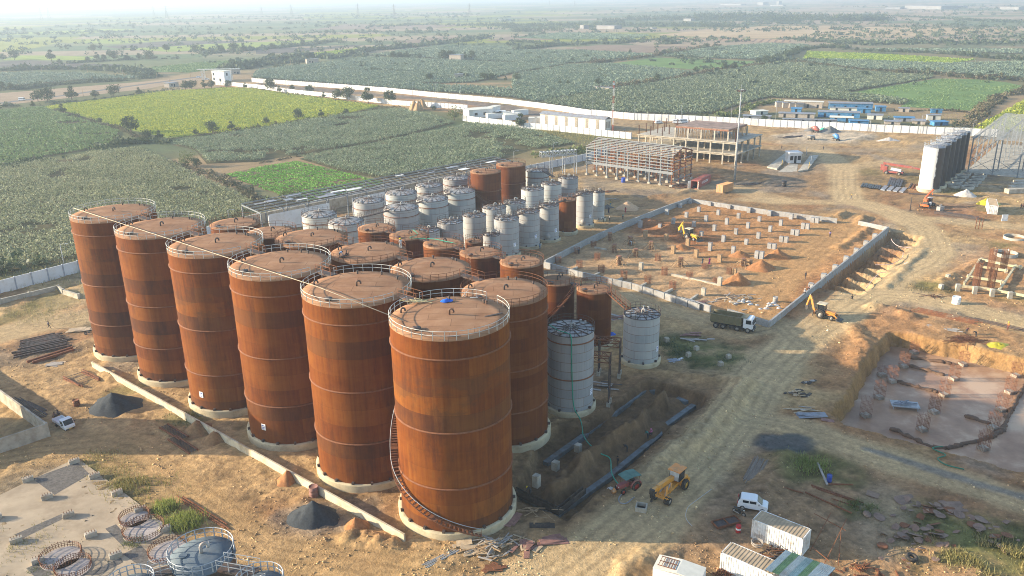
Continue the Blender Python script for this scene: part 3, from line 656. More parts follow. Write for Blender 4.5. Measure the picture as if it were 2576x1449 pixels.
TREES = [  # group phrase, tile, kinds, then foot x, foot y, height in tile pixels
 ('by the far left mustard strip', 'a', 0, [(30, 610, 70), (145, 602, 98), (520, 615, 112), (600, 645, 52), (885, 628, 54), (975, 602, 76), (1045, 612, 64), (1150, 608, 90), (1290, 605, 70), (1400, 602, 66), (1500, 595, 82)]),
 ('in the hazy far left fields', 'a', 1, [(77, 320, 46), (160, 318, 45), (240, 320, 46), (560, 428, 44), (390, 362, 34), (845, 448, 30), (940, 520, 70), (1010, 505, 75), (1415, 452, 46), (1345, 292, 34), (1310, 235, 30), (1675, 522, 76), (1960, 528, 76), (2040, 532, 76), (2230, 532, 80), (2350, 528, 92), (2450, 522, 90)]),
 ('on the roadside hedge', 'a', 0, [(20, 900, 80), (110, 905, 66), (330, 1082, 66), (385, 1022, 112), (480, 1030, 142), (725, 1008, 142), (955, 988, 80), (1140, 972, 112), (1400, 950, 70), (1870, 905, 92), (1930, 900, 88), (2060, 890, 85), (2130, 888, 78), (2300, 888, 76), (2470, 892, 60)]),
 ('on the near mustard edge', 'a', 2, [(630, 1142, 96), (740, 1180, 38), (1010, 1242, 54), (1320, 1342, 170), (1490, 1410, 98), (1610, 1410, 98), (1160, 1449, 74), (1970, 1360, 56), (2140, 1342, 116), (2330, 1312, 92)]),
 ('between mustard and white wall', 'b', 1, [(150, 912, 116), (240, 932, 70), (370, 912, 60), (540, 946, 86), (685, 988, 60), (830, 1002, 106), (920, 1008, 126), (1130, 1042, 158), (1350, 1046, 136), (1790, 1115, 46)]),
 ('between mustard and castor', 'b', 2, [(20, 1290, 50), (110, 1252, 72), (430, 1202, 102), (655, 1182, 78), (905, 1152, 58)]),
 ('behind the large castor field', 'b', 0, [(60, 470, 30), (160, 492, 56), (275, 480, 40), (470, 462, 60), (600, 440, 40), (710, 345, 44), (790, 345, 46), (605, 278, 40), (740, 275, 34), (1005, 330, 36), (1075, 330, 36), (1160, 285, 48), (1385, 592, 76), (1450, 590, 66), (1520, 592, 76), (1650, 592, 56), (1755, 300, 34), (1890, 606, 104), (1945, 602, 90), (2100, 602, 76), (2170, 602, 92), (2300, 560, 46), (1745, 812, 72), (2280, 802, 68), (2320, 805, 66), (2370, 806, 66), (2510, 815, 50)]),
 ('in the middle castor fields', 'c', 0, [(45, 812, 78), (275, 602, 36), (485, 852, 54), (560, 857, 48), (868, 862, 72), (1190, 532, 42), (805, 632, 54), (610, 625, 44), (940, 428, 50), (1455, 817, 78), (1850, 737, 66), (2150, 707, 84), (2240, 692, 62), (2330, 662, 50), (2480, 642, 60), (2550, 632, 72), (1530, 555, 56), (1600, 550, 52), (1960, 490, 56), (2050, 474, 52)]),
 ('against the long white wall', 'c', 2, [(90, 1292, 144), (1640, 1208, 74), (1880, 1205, 62), (1960, 1205, 64), (2200, 1218, 72), (2530, 1242, 78)]),
 ('on hedges of right fields', 'd', 1, [(260, 560, 70), (490, 500, 40), (640, 500, 54), (890, 518, 44), (1030, 530, 42), (1160, 538, 54), (1330, 536, 48), (1600, 542, 56), (1870, 552, 48), (1960, 572, 60), (2060, 582, 60), (2190, 592, 54), (2310, 592, 50), (2460, 592, 46), (490, 665, 32), (800, 690, 34), (1000, 708, 30), (1610, 742, 60), (1830, 775, 42), (2020, 792, 58), (2130, 786, 54), (2420, 815, 50)]),
 ('inside the labour camp wall', 'd', 2, [(950, 1300, 42), (1210, 1318, 66), (1450, 1322, 76)])]
for gname, tl, kd, L_ in TREES:
    L_ = sorted(L_)
    for k_, (x_, y_, h_) in enumerate(L_):
        u_, v_ = px('%s %g %g' % (tl, x_, y_))[0]; s_ = _T[tl][2]
        hh_ = HGT(u_, v_, v_ - h_ * s_)
        wd = 'tall' if h_ > 85 else ('small' if h_ < 50 else 'medium')
        tree(G(u_, v_), hh_ * 1.05, '%s %s tree from the left %s' % (nth(k_), wd, gname) if 0 else '%s green tree, %s from the left %s' % (wd, nth(k_), gname), 'trees ' + gname, (kd + k_ * (1 if k_ % 3 else 2)) % 3 if h_ > 30 else 2)
for s_, vt_, lb_, kd_ in (('b 2000 1212', 1062, 'spreading pale green acacia in front of the office building', 3), ('f 410 610', 420, 'rounded green tree beside the vegetable beds outside the shed', 3),
                          ('e 1870 225', 70, 'broad light green bushy tree at the corner of the castor fields', 3), ('d 2150 1155', 1008, 'leaning thin tree beside the farm track on the right', 5), ('e 1980 235', 140, 'dark low tree beside the light green bushy one', 1)):
    u_, v_ = px(s_)[0]; tl = s_.split()[0]; hh_ = HGT(u_, v_, _T[tl][1] + .25 * vt_)
    tree(G(u_, v_), hh_, lb_, 'single trees among the fields', kd_)

if 4 not in _used:
    for c_ in _KIDS.get(PROTO[4].name, []): bpy.data.objects.remove(c_)
    bpy.data.objects.remove(PROTO[4])
# ------------------------------------------------------------------ haze: one closed box of even air
def haze():
    m = MB(); m.box((0, 6900, 31), (26000, 15000, 78)); me = m.mesh('haze', [])
    mt = bpy.data.materials.new('haze'); mt.use_nodes = True; nt = mt.node_tree
    nt.nodes.remove(nt.nodes['Principled BSDF'])
    v = nd(nt, 'VolumePrincipled', {'Color': (.62, .75, .90, 1), 'Density': HAZE_D, 'Anisotropy': .22})
    nt.links.new(v.outputs[0], nt.nodes['Material Output'].inputs['Volume'])
    me.materials.append(mt); o = link('haze', me); o['kind'] = 'stuff'; o.display_type = 'WIRE'
HAZE_D = 2.8e-4
haze()
# ------------------------------------------------------------------ tanks
def platemat(name, cols, mortar, pw, ph, mort=.03, rough=.7, metal=0.0, stains=(), streak=.5, dark=None, seam=.8):
    m, nt, b = newmat(name); tc = nd(nt, 'TexCoord').outputs['Object']; oi = nd(nt, 'ObjectInfo').outputs['Random']
    sx = nd(nt, 'SeparateXYZ', {0: tc}); ang = mathn(nt, 'ARCTAN2', sx.outputs[1], sx.outputs[0])
    u = mathn(nt, 'MULTIPLY', ang, 7.0); off = mathn(nt, 'MULTIPLY', oi, 91.0)
    co = nd(nt, 'CombineXYZ', {0: mathn(nt, 'ADD', u, mathn(nt, 'MULTIPLY', mathn(nt, 'FLOOR', off), pw)), 1: mathn(nt, 'ADD', sx.outputs[2], mathn(nt, 'MULTIPLY', mathn(nt, 'FLOOR', off), ph * 2)), 2: 0.0}).outputs[0]
    br = nd(nt, 'TexBrick', {'Vector': co, 'Color1': (0, 0, 0, 1), 'Color2': (1, 1, 1, 1), 'Mortar': (.5, .5, .5, 1), 'Scale': 1.0, 'Mortar Size': mort, 'Brick Width': pw, 'Row Height': ph, 'Bias': 0.0}, offset=.5)
    co3 = nd(nt, 'CombineXYZ', {0: mathn(nt, 'ADD', u, off), 1: off, 2: sx.outputs[2]}).outputs[0]
    st = noise(nt, co3, .5, 6, .7, (4.5, 1.0, .16)); bl = noise(nt, co3, .32, 5, .7, (.7, 1, 1.6))
    f = mathn(nt, 'ADD', mathn(nt, 'MULTIPLY', br.outputs[0], .30), mathn(nt, 'ADD', mathn(nt, 'MULTIPLY', st, streak), mathn(nt, 'MULTIPLY', bl, .50)))
    c = ramp(nt, f, cols)
    if dark:
        rw = nd(nt, 'TexWhiteNoise', {'W': mathn(nt, 'ADD', mathn(nt, 'FLOOR', mathn(nt, 'DIVIDE', sx.outputs[2], ph)), mathn(nt, 'FLOOR', off))}, noise_dimensions='1D').outputs[0]
        d = mathn(nt, 'MULTIPLY', ramp(nt, mathn(nt, 'ADD', rw, mathn(nt, 'MULTIPLY', bl, .5)), [(.95, 0.0), (1.22, 1.0)]), .38)
        c = mixc(nt, d, c, dark)
    for (s_, col, lo, hi, amt) in stains:
        n = noise(nt, co3, s_, 6, .75, (1.6, 1, .5)); c = mixc(nt, mathn(nt, 'MULTIPLY', ramp(nt, n, [(lo, 0.0), (hi, 1.0)]), amt), c, col)
    c = mixc(nt, 1.0, c, ramp(nt, oi, [(0.0, (.68, .66, .66)), (.5, (.80, .77, .75)), (1.0, (.92, .95, .93))]), 'MULTIPLY')
    c = mixc(nt, mathn(nt, 'MULTIPLY', br.outputs[1], seam), c, mortar)
    nt.links.new(c, b.inputs['Base Color']); b.inputs['Roughness'].default_value = rough; b.inputs['Metallic'].default_value = metal; b.inputs['Specular IOR Level'].default_value = .12
    bp = nd(nt, 'Bump', {'Height': mathn(nt, 'ADD', mathn(nt, 'MULTIPLY', bl, .4), mathn(nt, 'MULTIPLY', br.outputs[1], .3)), 'Strength': .3, 'Distance': .06}).outputs[0]
    nt.links.new(bp, b.inputs['Normal'])
    return m
RUST = platemat('rusted_plate', [(.30, (.072, .020, .007)), (.52, (.120, .031, .007)), (.72, (.185, .051, .008)), (.95, (.25, .085, .015))], (.05, .018, .010), 8.5, 2.35, .02, .8,
                stains=((.30, (.050, .021, .014), .50, .70, .6), (.16, (.20, .062, .010), .50, .70, .6), (.8, (.17, .105, .03), .60, .74, .35), (.55, (.06, .055, .055), .66, .78, .5)), dark=(.042, .027, .022), streak=.75, seam=.4)
RUST2 = platemat('rusted_plate_even', [(.30, (.070, .021, .010)), (.55, (.115, .031, .009)), (.8, (.16, .047, .011)), (.95, (.20, .068, .018))], (.05, .018, .011), 7, 1.9, .02, .8, stains=((.4, (.05, .022, .014), .55, .75, .5), (.18, (.19, .06, .012), .52, .72, .5)), streak=.75, seam=.4)
def roofmat():
    m, nt, b = newmat('rusted_roof'); co = objco(nt); n = noise(nt, co, .35, 5, .65); n2 = noise(nt, co, .22, 5, .75); n3 = noise(nt, co, 2.5, 4, .7, (1, .25, 1))
    c = ramp(nt, n, [(.3, (.25, .13, .07)), (.5, (.30, .165, .092)), (.7, (.35, .205, .12))])
    c = mixc(nt, mathn(nt, 'MULTIPLY', ramp(nt, n2, [(.50, 0.0), (.70, 1.0)]), .6), c, (.20, .092, .05)); c = mixc(nt, mathn(nt, 'MULTIPLY', ramp(nt, n3, [(.62, 0.0), (.72, 1.0)]), .35), c, (.17, .085, .05))
    br = nd(nt, 'TexBrick', {'Vector': co, 'Color1': (.9, .9, .9, 1), 'Color2': (1.1, 1.1, 1.1, 1), 'Mortar': (.55, .5, .5, 1), 'Scale': 1.0, 'Mortar Size': .03, 'Brick Width': 5.5, 'Row Height': 1.9}, offset=.5)
    c = mixc(nt, 1.0, c, br.outputs[0], 'MULTIPLY'); nt.links.new(c, b.inputs['Base Color']); b.inputs['Roughness'].default_value = .85; b.inputs['Specular IOR Level'].default_value = .1
    nt.links.new(nd(nt, 'Bump', {'Height': mathn(nt, 'ADD', n, mathn(nt, 'MULTIPLY', br.outputs[1], -.3)), 'Strength': .3, 'Distance': .08}).outputs[0], b.inputs['Normal']); return m
ROOFR = roofmat()
WHITEP = platemat('galvanised_plate', [(.3, (.30, .32, .33)), (.6, (.40, .42, .43)), (.9, (.50, .50, .49))], (.20, .10, .065), 7.2, 1.5, .035, .6, stains=((.5, (.35, .27, .2), .62, .8, .5), (1.4, (.22, .12, .07), .68, .78, .4)), streak=.6)
GREYR = M('galvanised_roof', (.36, .36, .35), .6, var=.15, scale=.6, dirt=(.34, .22, .15), dscale=.5)
STEEL = M('rusted_steel', (.19, .075, .035), .8, scale=2)
DARKST = M('dark_steel', (.075, .06, .055), .7, scale=2, dirt=(.15, .07, .04))
GALV = M('galvanised_steel', (.34, .36, .38), .5, scale=2)
CONC = M('concrete', (.42, .38, .31), .9, scale=.8, bump=.2, dirt=(.26, .21, .15), dscale=.6)
CONCY = M('foundation_concrete', (.52, .44, .29), .9, scale=.9, bump=.2, dirt=(.20, .14, .09), dscale=.45)
RAILW = M('pale_rail', (.50, .49, .45), .5); SIGNW = M('white_sign', (.8, .8, .8), .5); BLUEP = M('blue_paint', (.03, .07, .35), .5); REDP = M('red_paint', (.5, .03, .03), .5)
def ringpts(r, z, n, a0=0.0, a1=2 * PI): return [(r * math.cos(a0 + (a1 - a0) * k / n), r * math.sin(a0 + (a1 - a0) * k / n), z) for k in range(n + 1)]
def railing(r, z, gaps=(), n=36, h=1.1, pr=.03):
    m = MB(); segs = []; gaps = sorted(((g % (2 * PI)) for g in gaps)); gw = .95 / r
    if not gaps: segs = [(0, 2 * PI)]
    else:
        for i, g in enumerate(gaps):
            nx = gaps[(i + 1) % len(gaps)] + (2 * PI if i == len(gaps) - 1 else 0); segs.append((g + gw, nx - gw))
    for a0, a1 in segs:
        k = max(2, int(n * 1.6 * (a1 - a0) / (2 * PI)))
        for zz in (h, h * .55): m.tube(ringpts(r, z + zz, k, a0, a1), pr, 4)
        p = max(2, int(n * (a1 - a0) / (2 * PI)))
        for j in range(p + 1):
            a = a0 + (a1 - a0) * j / p; m.bar((r * math.cos(a), r * math.sin(a), z - .02), (r * math.cos(a), r * math.sin(a), z + h), pr * 1.8)
    return m
def gooseneck(m, x, y, z, s, a, r=.16):
    P = [(x, y, z)] + [(x + s * .42 * (1 - math.cos(t)) * math.cos(a), y + s * .42 * (1 - math.cos(t)) * math.sin(a), z + s * .75 + s * .42 * math.sin(t)) for t in [PI * k / 7 for k in range(8)]]
    P.append((P[-1][0], P[-1][1], P[-1][2] - s * .22)); m.tube(P, r * s, 8)
def tank(label, group, x, y, r, h, kind='rust', rings=(), gaps=(), white_rail=False, fnd=1.0, rafters=0, detail=True, seed=0, sign=None, manhole=None, dome=.055):
    t = thing('storage_tank', label, 'tank', (x, y, 0), 0, group); rd = random.Random(seed * 77 + 5)
    sh = {'rust': RUST, 'rust2': RUST2, 'white': WHITEP}[kind]; rf = ROOFR if kind != 'white' else GREYR
    n = 72 if r > 5 else 48
    f = MB(); f.lathe([(r + .02, fnd), (r + .48, fnd), (r + .48, fnd - .12), (r + .46, -.4)], n); f.build('foundation_ring', CONCY, t)
    s = MB(); s.lathe([(r, fnd - .1), (r, h)], n); s.mi = 1
    for k in range(int(2 * PI * r / 2.4)):
        a = 2 * PI * k / int(2 * PI * r / 2.4); s.box(((r + .15) * math.cos(a), (r + .15) * math.sin(a), fnd + .16), (.40, .3, .34), a)
    s.build('shell', [sh, DARKST], t)
    rz = h + dome * r
    o = MB(); o.lathe([(r + .06, h - .05), (r + .06, h + .04), (r * .8, h + (rz - h) * .38), (r * .5, h + (rz - h) * .72), (r * .2, h + (rz - h) * .95), (.02, rz)], n); o.build('roof', rf, t)
    for zz in rings:
        g = MB(); g.lathe([(r - .01, zz - .09), (r + .15, zz - .06), (r + .15, zz + .06), (r - .01, zz + .09)], n); g.build('stiffener_ring', STEEL, t)
    railing(r + .02, h, gaps, 34 if r > 5 else 22, 1.1, .036 if white_rail else .03).build('railing', RAILW if white_rail else (STEEL if kind != 'white' else DARKST), t)
    v = MB(); va = rd.uniform(-.6, .6); gooseneck(v, 0, 0, rz - .02, .62 if r > 5 else .7, va, .19); v.build('vent_pipe', DARKST if kind != 'white' else GREYR, t)
    if rafters:
        q = MB()
        for k in range(rafters):
            a = 2 * PI * k / rafters + .1; c, s_ = math.cos(a), math.sin(a)
            q.bar((.35 * c, .35 * s_, rz + .02), (r * c, r * s_, h + .12), .10, .16)
        for rr in (.34, .68): q.tube([(r * rr * math.cos(a), r * rr * math.sin(a), h + (rz - h) * (1 - rr) + .12) for a in [2 * PI * k / rafters + .1 for k in range(rafters)]], .05, 4, True)
        q.tube(ringpts(r + .05, h + .1, n), .07, 4); q.build('roof_rafters', DARKST, t)
    if detail:
        for k in range(3 if r > 5 else 2):
            a = rd.uniform(.5, 1.3) + k * .22; w = MB(); w.cyl((r * .82 * math.cos(a), r * .82 * math.sin(a), h), (r * .82 * math.cos(a), r * .82 * math.sin(a), h + .5), .12, n=8)
            w.cyl((r * .82 * math.cos(a), r * .82 * math.sin(a), h + .5), (r * .82 * math.cos(a), r * .82 * math.sin(a), h + .56), .2, n=8); w.build('roof_nozzle', DARKST if kind != 'white' else GREYR, t)
        a = -2.3 + rd.uniform(-.2, .2); w = MB(); c = (r * .76 * math.cos(a), r * .76 * math.sin(a), h + .1)
        w.lathe([(.42, 0), (.42, .28), (.55, .28), (.55, .36), (.02, .36)], 14, c); w.build('roof_manhole', DARKST if kind != 'white' else GREYR, t)
        w2 = MB()
        if r > 5:
            gooseneck(w2, r * .86 * math.cos(2.9), r * .86 * math.sin(2.9), h, .6, .4, .18); w2.build('side_vent', DARKST, t)
    if sign:
        a, zz = sign; c = Vector(((r + .04) * math.cos(a), (r + .04) * math.sin(a), zz)); w = MB(); w.box(c, (.05, .75, .95), a); so = w.build('notice_board', SIGNW, t)
        w = MB(); c2 = c * 1.0; 
        for (dy, dz, sy, sz) in ((-.16, .25, .24, .14), (.14, .25, .2, .14), (0, -.05, .5, .08), (-.08, -.28, .3, .12)):
            p = Vector(((r + .07) * math.cos(a) - dy * math.sin(a), (r + .07) * math.sin(a) + dy * math.cos(a), zz + dz)); w.box(p, (.02, sy, sz), a)
        w.build('notice_print', BLUEP, so)
    if manhole:
        a, zz = manhole; d = Vector((math.cos(a), math.sin(a), 0)); p = d * r + Vector((0, 0, zz)); w = MB()
        w.cyl(p - d * .1, p + d * .45, .62, n=16); w.cyl(p + d * .45, p + d * .55, .78, n=16); o2 = w.build('shell_manhole', GREYR, t)
    return t
T1V = Vector((-70.61, 143.22)); T6V = Vector((-7.36, 89.91)); ROWE = (T6V - T1V).normalized()
RA = math.atan2(ROWE.y, ROWE.x)
for i in range(6):
    p = T1V.lerp(T6V, i / 5); g_ = ([] if i == 5 else [RA + .12]) + ([] if i == 0 else [RA + PI - .12])
    if i == 5: g_.append(RA + 1.5)
    tank(['tall rusty tank at the far left end of the front row', 'rusty front row tank, second from the far end', 'rusty front row tank, third from the far end, small white sign low down', 'rusty front row tank, third from the near end, white sign near its foot',
          'rusty front row tank just behind the nearest one', 'nearest and largest rusty tank, wrapped by a spiral stair'][i], 'tall rusty tanks of the front row', p.x, p.y, 7.0, 25.7, 'rust', (6.85, 14.25, 23.4), g_, True, 1.0, 0, True, i + 1,
         sign=(-2.05, 3.4) if i in (2, 3) else None)
# second row
for i, (x_, y_, r_, h_, lb) in enumerate(((-34.6, 137.9, 6.15, 22, 'rusty second row tank with a flat brown roof behind the third front tank'), (-23.3, 128.8, 6.1, 22, 'rusty second row tank with two workers on its roof'),
                                    (-12.3, 119.6, 6.1, 22, 'rusty second row tank between the worker roof and the nearest second row tank'), (-1.09, 108.76, 6.04, 22.0, 'second row rusty tank right behind the nearest large tank'))):
    tank(lb, 'rusty tanks of the second row', x_, y_, r_, h_, 'rust2', (6, 12.4, 19.8), ([RA + .15] if i < 3 else []) + ([RA + PI - .15] if i else []), False, 1.0, 0, True, 20 + i)
tank('medium rusty tank at the back left beside the vegetable beds, farther one', 'medium rusty tanks at the back left', -56.4, 163.8, 4.9, 18, 'rust2', (13.5,), [RA], False, .8, 0, True, 30)
tank('medium rusty tank behind the fourth front tank, nearer of the back left pair', 'medium rusty tanks at the back left', -47.0, 156.6, 4.7, 18, 'rust2', (13.5,), [RA + PI], False, .8, 0, True, 31)
MID = [(-29.2, 173.3, 4.0, 14), (-21.4, 167.1, 4.1, 14), (-13.7, 160.5, 4.1, 14), (-6.0, 153.9, 4.1, 14), (1.9, 147.6, 4.1, 14)]
for i, (x_, y_, r_, h_) in enumerate(MID):
    tank('%s rusty tank of the middle row, counted from the left' % nth(i), 'rusty tanks of the middle row', x_, y_, r_, h_, 'rust2', (10.6,), ([RA + .2] if i < 4 else []) + ([RA + PI - .2] if i else []), False, .8, 0, True, 40 + i)
tank('slim rusty tank left of the one with the sloping stair', 'slim rusty tanks beside the block wall', 8.5, 145.6, 3.18, 10.8, 'rust2', (), [-.55], False, .7, 0, True, 50)
tank('slim rusty tank with a sloping stair down to the grey tank', 'slim rusty tanks beside the block wall', 14.93, 141.22, 3.18, 10.66, 'rust2', (), [-.55, 2.6], False, .7, 0, True, 51)
tank('tiny rusty tank squeezed among the grey tanks behind the middle row', None, -8.3, 177.5, 2.0, 9.5, 'rust2', (), [], False, .6, 0, True, 52)
tank('grey tank with radial roof beams at the foot of the sloping stair', 'light grey plate tanks', 22.4, 132.98, 3.11, 8.79, 'white', (), [2.4], False, .7, 12, True, 53, sign=(-.62, 3.0))
tank('large grey tank with a green hose down its side, right of the rusty tanks', 'light grey plate tanks', 8.82, 116.31, 3.57, 13.13, 'white', (6.1, 12.0), [], False, .8, 14, True, 54, sign=(-.55, 3.4))
GREY = [(24.93, 228.94, 1.75, 8.3, 'slim pale tank at the far right end of the grey front row'), (20.44, 223.28, 2.38, 9.4, 'pale tank with a round hatch, left of the slim end tank'), (10.04, 209.7, 2.57, 9.5, 'pale tank with an open round manhole left of the lone rusty one'),
        (4.5, 204.4, 2.85, 9.3, 'pale tank with a leaning pipe at its foot'), (-1.1, 197.6, 3.1, 9.3, 'pale tank with a steel stair over its roof, nearest in the grey front row'), (-4.6, 184.0, 1.95, 9.0, 'smallest pale tank in front of the stair topped one'),
        (-4.3, 210.3, 3.15, 9, 'pale tank behind the stair topped one'), (1.1, 216, 2.95, 9, 'pale tank behind the leaning pipe tank'), (6.3, 231.3, 3.25, 9, 'pale tank with dark stair on its roof edge in the back grey row'), (12.0, 238, 3.0, 9, 'pale back row tank under the long dark stair'),
        (17.5, 245.6, 2.95, 9, 'pale tank at the far right end of the back grey row'), (-20, 192.8, 2.8, 8, 'small pale tank behind the hose on the rusty roofs'), (-14.9, 196.4, 3.15, 9, 'pale tank with bright dome of beams between small and middle ones'), (-9.2, 202.4, 2.95, 9, 'pale tank third from left in the middle grey row')]
for i, (x_, y_, r_, h_, lb) in enumerate(GREY):
    tank(lb, 'light grey plate tanks', x_, y_, r_, h_, 'white', (), [RA], False, .7, 12, True, 60 + i, sign=(-.9, 3.2) if i in (1, 2, 3, 4) else None, manhole=(-1.75, 1.9) if i in (1, 2) else None, dome=.12)
tank('single rusty tank standing among the pale grey tanks', None, 15.29, 216.58, 2.37, 9.3, 'rust2', (), [], False, .8, 0, True, 80)
BIGW = [(-41.6, 202.3, 4.5, 'wide pale tank with pipes across its roof behind the second row'), (-29.4, 216, 4.7, 'wide pale tank in the middle of the white group, front row'), (-21.9, 225.5, 4.45, 'wide pale tank third in the front row of the white group'),
        (-14.7, 234.7, 4.5, 'wide pale tank left of the two tall rusty ones'), (-50, 210, 4.5, 'wide pale tank with a rusty roof frame beside the long white wall'), (-39.4, 224.5, 4.2, 'wide pale tank at the left of the back row, against the shed'),
        (-31.5, 233.7, 4.5, 'wide pale tank second in the back row by the shed'), (-24.3, 242.9, 4.1, 'wide pale tank third in the back row by the shed'), (-16.6, 252.9, 4.25, 'wide pale tank with a worker on its roof at the back')]
for i, (x_, y_, r_, lb) in enumerate(BIGW):
    tank(lb, 'wide white tanks with rusty bands', x_, y_, r_, 8.0, 'white', (6.3,), [RA], False, .5, 16, True, 90 + i, dome=.15)
tank('tall rusty tank left of the pair behind the white group, spiral stair on its side', 'two tall rusty tanks at the back', -7.2, 241.4, 4.5, 12.2, 'rust2', (7.0,), [], False, .6, 0, True, 101)
tank('tall rusty tank right of the pair at the back, highest there', 'two tall rusty tanks at the back', .3, 251.1, 4.5, 12.2, 'rust2', (7.0,), [], False, .6, 0, True, 102)
tank('pale tank with a rusty band right of the two tall rusty ones', 'wide white tanks with rusty bands', 8.5, 257.5, 3.75, 9.0, 'white', (7.2,), [-.3], False, .6, 14, True, 103, dome=.12)
# spiral stair on the nearest tank: part of that tank
def spiral(root, r, z0, z1, a0, rate, w=.85, rail=GALV, stepmat=STEEL, knee=99, rate2=0):
    st = MB(); n = int((z1 - z0) / .24); A = lambda k: a0 - rate * min(.24 * k, knee) - rate2 * max(0, .24 * k - knee)
    inn = []; out = []; top = []
    for k in range(n):
        a = A(k); z = z0 + .24 * k; c = Vector(((r + .12 + w / 2) * math.cos(a), (r + .12 + w / 2) * math.sin(a), z)); st.box(c, (w, .28, .05), a)
        out.append(((r + .12 + w) * math.cos(a), (r + .12 + w) * math.sin(a), z - .05)); inn.append(((r + .14) * math.cos(a), (r + .14) * math.sin(a), z - .05)); top.append((out[-1][0], out[-1][1], z + 1.0))
    st.tube(out, .09, 4); st.tube(inn, .09, 4); so = st.build('spiral_stair', stepmat, root)
    rl = MB(); rl.tube(top, .045, 5); rl.build('handrail', rail, so)
    ps = MB()
    for k in range(0, n, 5): ps.bar(out[k], top[k], .04)
    ps.tube([(p[0], p[1], p[2] - .5) for p in top], .022, 4); ps.build('rail_posts', stepmat, so)
    for k in (n // 9, n // 3, 2 * n // 3):
        a = A(k); pl = MB(); pl.box(((r + .12 + w / 2) * math.cos(a), (r + .12 + w / 2) * math.sin(a), z0 + .24 * k - .08), (w + .1, 1.3, .06), a); pl.build('landing', stepmat, so)
def find(lb):
    for o in bpy.data.objects:
        if o.get('label') == lb: return o
spiral(find('nearest and largest rusty tank, wrapped by a spiral stair'), 7.0, .6, 25.6, R(-66), R(16), knee=6.4, rate2=R(6.3))
spiral(find('tall rusty tank left of the pair behind the white group, spiral stair on its side'), 4.5, .6, 12, R(-20), R(150) / 8, .7, STEEL)
spiral(find('slim rusty tank left of the one with the sloping stair'), 3.18, .6, 10.6, R(-170), R(-120) / 9, .7, STEEL)
# walkways between tank tops
def walkway(p, q, label, w=1.1, mat=DARKST, rail=STEEL, steps=False, group='walkways between the tank roofs'):
    p = Vector(p); q = Vector(q); d = q - p; L = math.hypot(d.x, d.y); t = thing('walkway', label, 'walkway', p, math.atan2(d.y, d.x), group)
    dz = d.z; m = MB()
    if abs(dz) > .6:
        n = int(abs(dz) / .24)
        for k in range(n + 1): m.box((L * k / n, 0, dz * k / n), (.3, w, .05))
        m.bar((0, -w / 2, -.05), (L, -w / 2, dz - .05), .1, .22); m.bar((0, w / 2, -.05), (L, w / 2, dz - .05), .1, .22); m.build('stair_flight', mat, t)
    else:
        m.box((L / 2, 0, dz / 2), (L, w, .07), 0, 0, -math.atan2(dz, L)); m.bar((0, -w / 2, -.12), (L, -w / 2, dz - .12), .08, .18); m.bar((0, w / 2, -.12), (L, w / 2, dz - .12), .08, .18); m.build('deck', mat, t)
    for s_ in (-1, 1):
        r_ = MB(); n = max(2, int(L / 1.1))
        for k in range(n + 1): r_.bar((L * k / n, s_ * w / 2, dz * k / n), (L * k / n, s_ * w / 2, dz * k / n + 1.1), .05)
        for zz in (1.1, .6): r_.bar((0, s_ * w / 2, zz), (L, s_ * w / 2, dz + zz), .045)
        r_.build('handrail', rail, t)
def between(a, b_, za, zb, ra, rb, label, off=.0, **kw):
    a = Vector(a); b_ = Vector(b_); d = (b_ - a).normalized(); n = Vector((-d.y, d.x)); pa = a + d * (ra - .35) + n * off; pb = b_ - d * (rb - .35) + n * off
    walkway((pa.x, pa.y, za + .08), (pb.x, pb.y, zb + .08), label, **kw)
for i in range(5):
    a = T1V.lerp(T6V, i / 5); b_ = T1V.lerp(T6V, (i + 1) / 5)
    between(a, b_, 25.7, 25.7, 7, 7, 'rusty walkway joining the %s and %s front row tanks from the far end' % (nth(i), nth(i + 1)), 1.6)
S2 = [(-34.6, 137.9), (-23.3, 128.8), (-12.3, 119.6), (-1.09, 108.76)]
for i in range(3): between(S2[i], S2[i + 1], 22, 22, 6.1, 6.1, 'rusty walkway joining the %s and %s second row roofs from the left' % (nth(i), nth(i + 1)), 1.2)
for i in range(4): between(MID[i][:2], MID[i + 1][:2], 14, 14, 4.1, 4.1, 'small walkway joining the %s and %s middle row roofs from the left' % (nth(i), nth(i + 1)), -.6, w=.9)
between((8.5, 145.6), (14.93, 141.22), 10.8, 10.66, 3.18, 3.18, 'short walkway joining the two slim rusty tanks', 0, w=.9)
walkway((17.3, 139.0, 10.7), (20.3, 135.0, 8.95), 'rusty stair sloping from the slim rusty tank to the grey one', .9, STEEL)
walkway((10.5, 255.0, 9.3), (13.2, 246.5, 9.2), 'dark stair at the far end of the grey tanks, upper flight', .9, DARKST, DARKST)
walkway((-2.9, 201.2, 9.4), (-2.2, 196.0, 9.6), 'steel stair lying over the nearest grey front row roof', .8, GALV, DARKST)
for i, (a, b_, za) in enumerate((((4.5, 204.4), (10.04, 209.7), 9.4), ((-1.1, 197.6), (4.5, 204.4), 9.3), ((10.04, 209.7), (15.29, 216.58), 9.4), ((15.29, 216.58), (20.44, 223.28), 9.4), ((-4.3, 210.3), (1.1, 216), 9), ((-29.4, 216), (-21.9, 225.5), 8), ((-21.9, 225.5), (-14.7, 234.7), 8), ((-41.6, 202.3), (-29.4, 216), 8))):
    between(a, b_, za, za, 2.5 if i < 5 else 4.4, 2.5 if i < 5 else 4.4, '%s dark walkway among the pale tanks, from the front right' % nth(i), 0, w=.8, rail=DARKST)
